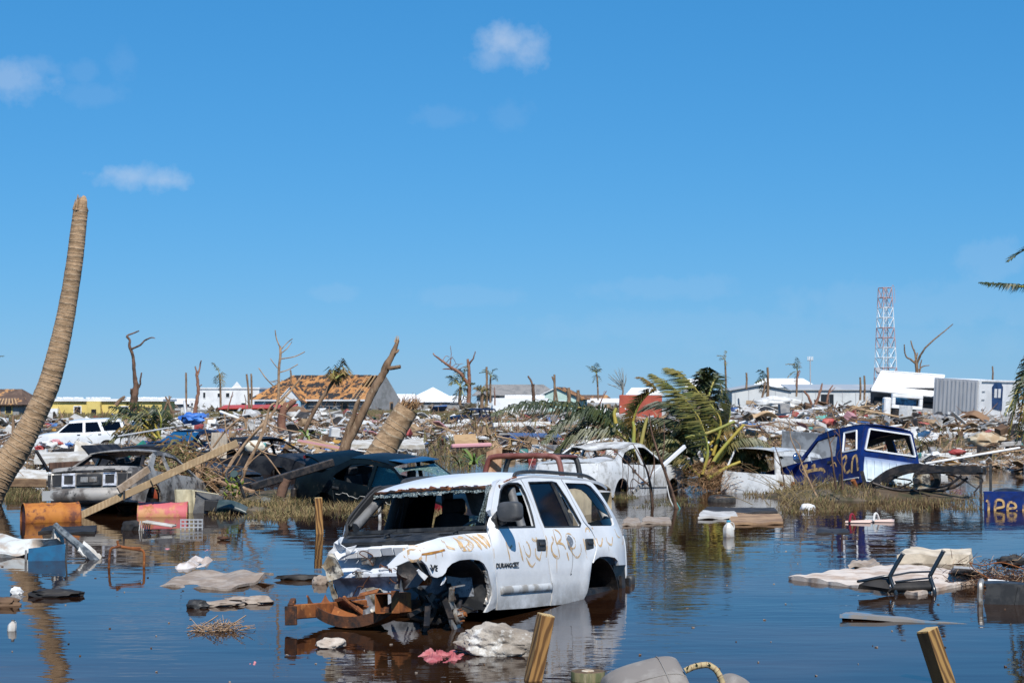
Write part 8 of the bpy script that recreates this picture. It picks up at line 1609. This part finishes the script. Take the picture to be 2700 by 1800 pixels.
for i in range(260):
    p = at(random.gauss(500, 60), random.uniform(1230, 1310), 34.4 + random.uniform(-.4, .6)); d = V((random.uniform(-.6, .6), random.uniform(-.2, .2), random.uniform(-.6, .4))); b.tube(smoothpts([p, p + d * .5 + V((0, -.05, .05)), p + d], 3), [.012, .011, .010, .009, .008, .006, .004], 5, mi=random.choice((2, 3)))
tag(b.build('leaf_heap', M_HEAP), 'high heap of dead brown and olive palm leaves left of the bare bush', 'leaves', kind='stuff')
bg_ = thing('banana_bunch', 'bunch of green bananas hanging under the steering wheel', 'bananas', tuple(at(622, 1285, 33.4))); off = bg_.location.copy()
for i in range(34):
    q = at(random.gauss(622, 13), random.uniform(1262, 1308), 33.4 + random.uniform(-.1, .15)) - off; d = V((random.choice((-1, 1)) * random.uniform(.03, .06), -.04, random.uniform(.01, .06))); b = MB(); b.tube(smoothpts([q, q + d * .6, q + d + V((0, -.01, .03))], 3), [.008, .016, .019, .019, .018, .013, .005], 6); b.build('banana', mat('green_banana', (.16, .24, .03), .5, col2=(.26, .30, .06), scale=12), bg_, 60)
sw = thing('steering_column', 'black steering wheel on its column standing above the torn dashboard', 'steering wheel', tuple(at(640, 1330, 32.8))); off = sw.location.copy(); cc = at(618, 1250, 32.8) - off; R3 = Euler((rad(62), rad(-12), 0)).to_matrix()
b = MB(); b.tube([cc + R3 @ V((.165 * cos(a), .165 * sin(a), 0)) for a in [2 * pi * i / 28 for i in range(29)]], .016, 7, cap=False); b.build('rim', M_TRIM, sw, 60); b = MB(); b.tube([cc + R3 @ V((0, 0, -.01)), cc + R3 @ V((0, 0, .03))], .075, 12); b.build('hub', mat('dark_teal_vinyl', (.02, .05, .05), .5), sw, 40)
for a in (.3, 2.84): b = MB(); b.beam(cc, cc + R3 @ V((.16 * cos(a), .16 * sin(a), 0)), .03, .02); b.build('spoke', M_TRIM, sw)
b = MB(); b.tube(smoothpts([cc, at(632, 1275, 32.85) - off, at(645, 1312, 32.9) - off], 3), .03, 8); b.build('column', M_TRIM, sw, 50)
db = thing('torn_dashboard', 'cream and dark green torn-out car dashboard lying before the leaf heap', 'car part', tuple(at(560, 1350, 31.6)), (0, rad(3), rad(-4)))
M_CRM = mat('cream_plastic', (.58, .52, .36), .5, col2=(.45, .40, .27), scale=6); M_DGR = mat('dark_green_plastic', (.035, .055, .055), .35, col2=(.07, .09, .09), scale=5)
b = MB(); b.grid(lambda u, v: V((-.62 + .28 * u - .06 * v, -.10 + .16 * sin(pi * u * .8), -.05 + .44 * v)), 10, 10, thick=.05); b.build('end_shell', M_CRM, db, 50)
b = MB(); b.grid(lambda u, v: V((-.36 + .06 * v + .48 * u, -.02 + .06 * sin(pi * u), -.05 + (.46 - .12 * u) * v)), 10, 8, thick=.05); pd = b.build('centre_panel', M_GREYT, db, 50); b = MB(); b.box((-.02, -.035, .12), (.26, .04, .22)); b.build('radio_hole', M_DARK, pd, bevel=.02)
b = MB(); b.grid(lambda u, v: V((.12 + .55 * u, -.16 * sin(pi * v) - .03, -.06 + .30 * v * (1 - .35 * u) + .05 * sin(pi * u))), 12, 10, thick=.04); b.build('instrument_pod', M_DGR, db, 50)
b = MB(); b.tube([(-.33, -.06, .38), (-.10, -.07, .36), (.12, -.08, .34)], .012, 6); b.build('trim_strip', M_CRM, db)
cloth('grey_plastic_wreck', 'flattened grey plastic car trim drifting right of the torn dashboard', 660, 1312, 730, 1345, mat('pale_grey_green', (.42, .42, .36), .6, col2=(.2, .2, .18), scale=5), .14, 21, 'car part')
# white cut post leaning across the crushed saloon
b = MB(); b.beam(at(1668, 1298, 33.6), at(1806, 1176, 34.4), .055, .075); tag(b.build('white_plank', M_SUVW, bevel=.006), 'white plank leaning diagonally across the crushed white saloon', 'plank')
for col, P in ((M_D[0], [(1758, 1278), (1768, 1320), (1788, 1352)]), (M_D[9], [(1762, 1276), (1780, 1318), (1800, 1352)])): b = MB(); b.tube(smoothpts([at(x, y, 33) for x, y in P], 4), .012, 5); tag(b.build('rope', col), ('white' if col == M_D[0] else 'teal') + ' rope hanging from the dark slanting branch', 'rope')
bw = thing('marker_post', 'black and yellow marker posts standing in the water near the right edge', 'post', tuple(onz(2600, 1300))); off = bw.location.copy()
for x, y0, y1 in ((2586, 1308, 1232), (2612, 1300, 1222)): b = MB(); b.beam(at(x, y0, off.y) - off, at(x, y1, off.y) - off, .05, .05); b.build('post', M_TRIM, bw)
# ---------------------------------------------------------------- banana-leaf plants and grass
def bladeplant(label, px, py, Y, n_, L_, m, name='leafy_plant'):
    t = thing(name, label, 'plant', tuple(at(px, py, Y)))
    for i in range(n_):
        a = random.uniform(0, 6.28); out = V((cos(a), sin(a) * .6, 0)); l = L_ * random.uniform(.6, 1.1); up = random.uniform(.5, 1.1); b = MB()
        b.grid(lambda u, v: out * (l * (.75 * v)) + V((0, 0, l * (up * v - .75 * v * v))) + (V((-out.y, out.x, 0)) * (u - .5) * l * .14 * sin(pi * min(.97, .12 + .88 * v))), 3, 8, thick=.003); b.build('leaf', m, t, 60)
M_BAN = mat('fresh_green_leaf', (.10, .16, .025), .45, col2=(.17, .22, .05), scale=2, spec=.5)
for i, (x, y, Y, n_, L_, m, lab) in enumerate(((1250, 1225, 39, 15, .95, M_BAN, 'bright green strap-leaved plant left of the maroon pickup'), (1215, 1232, 38.5, 12, .7, M_LEAFG, 'duller green plant in the water between the saloon and the maroon pickup'), (1040, 1205, 43, 12, .6, M_LEAFY, 'dry straw-leaved plant at the foot of the palm stump'), (810, 1155, 48, 10, .7, M_BAN, 'green leaves on the plywood sheet left of the stump'), (1500, 1210, 40, 10, .8, M_LEAFG, 'green leaves behind the crushed saloon roof'))): bladeplant(lab, x, y, Y, n_, L_, m)
M_GR = [mat('straw_grass', (.24, .175, .08), .85), mat('olive_grass', (.085, .082, .028), .8), mat('brown_dead_grass', (.10, .062, .033), .9)]
def grass(label, areas, wts):
    b = MB()
    for x0, x1, y0, y1, n_, hh in areas:
        for i in range(n_):
            px = random.uniform(x0, x1); py = random.uniform(y0, y1); e = min((px - x0), (x1 - px)) / (x1 - x0)
            if random.random() > min(1, .25 + e * 5): continue
            p = onz(px, py, 0); p.z = max(-.03, ground_z(p.x, p.y)) - .02
            if noise.noise(V((p.x * 1.1, p.y * .9, 3))) < .02: continue
            l = hh * random.uniform(.35, 1.25); d = V((random.gauss(0, .45), random.gauss(0, .3), 1)).normalized(); w_ = V((random.uniform(.003, .007) * (1 + hh), 0, 0)); m_ = p + d * l * .55; e_ = m_ + (d + V((random.gauss(0, .5), random.gauss(0, .3), -.35))).normalized() * l * .45
            b.add([p - w_, p + w_, m_ + w_ * .8, m_ - w_ * .8, e_], [(0, 1, 2, 3), (3, 2, 4)], mi=random.choices((0, 1, 2), wts)[0])
    return tag(b.build('grass', M_GR), label, 'grass', kind='stuff')
grass('straw-coloured grass in the shallows around the green saloon', [(540, 900, 1318, 1362, 5600, .20), (880, 1080, 1322, 1365, 2600, .2), (560, 760, 1345, 1372, 1800, .16), (1015, 1240, 1340, 1395, 3000, .2)], (5, 3, 2))
grass('dry grass and straw on the bank under the blue pickup', [(2060, 2360, 1298, 1352, 7000, .17), (2330, 2600, 1302, 1345, 2600, .18), (1960, 2100, 1285, 1312, 2000, .18), (2080, 2230, 1280, 1330, 700, .38)], (3, 3, 6))
grass('sparse green weeds in the water along the crushed white saloon', [(1590, 1680, 1290, 1318, 1800, .18), (1660, 1860, 1305, 1340, 1500, .12)], (1, 5, 1))
grass('green and brown weeds at left behind the orange barrel', [(-20, 130, 1272, 1320, 4200, .26), (300, 480, 1300, 1330, 1600, .2)], (2, 5, 3))
grass('patchy dry grass among the wrecks in the left middle ground', [(0, 330, 1200, 1270, 2200, .35), (330, 900, 1180, 1240, 2600, .4), (2120, 2700, 1150, 1240, 4000, .5), (1080, 1330, 1190, 1235, 2000, .4), (1960, 2100, 1190, 1250, 1500, .4)], (4, 2, 4))
# bent straw stalks before the blue pickup
b = MB()
for i in range(70): p = onz(random.gauss(2090, 30), random.uniform(1300, 1335), .02); d = V((random.uniform(-1.0, .9), random.uniform(-.3, .3), random.uniform(.15, .8))) * random.uniform(.4, 1.0); b.tube(smoothpts([p, p + d * .5 + V((0, 0, .08)), p + d], 3), [.007, .007, .006, .006, .005, .004, .003], 4)
tag(b.build('straw', M_GR[0]), 'splayed bundle of dry straw stalks before the blue pickup', 'straw', kind='stuff')
# twig raft on the water
b = MB(); c0 = onz(575, 1660)
for i in range(150): p = c0 + V((random.gauss(0, .11), random.gauss(0, .06), abs(random.gauss(.01, .02)))); d = V((random.uniform(-1, 1), random.uniform(-1, 1), random.uniform(-.1, .35))).normalized() * random.uniform(.04, .16); b.tube([p, p + d], [.004, .002], 4, mi=0)
for q in ((-.2, .0), (.05, .12)): p = c0 + V((q[0], 0, .0)); b.tube([p, p + V((.2, 0, .13))], .005, 4)
tag(b.build('twig_raft', M_TWIG), 'small raft of dry twigs floating left of the SUV front', 'twigs', kind='stuff')
# fine flotsam
b = MB()
for i in range(170):
    px = random.uniform(0, 2700); py = 1380 + 420 * random.random() ** 1.6
    if 760 < px < 1680 and py < 1660: continue
    p = onz(px, py, .004); s = random.uniform(.006, .028); b.box(p, (s, s * random.uniform(.3, .9), .008), (random.uniform(-.2, .2), random.uniform(-.2, .2), random.random() * 6), s * .1, random.choices((0, 1, 2), (4, 3, 1))[0])
tag(b.build('flotsam', [M_MUD, M_D[3], M_D[4]]), 'tiny scraps of leaf and mud floating on the water', 'flotsam', kind='stuff')
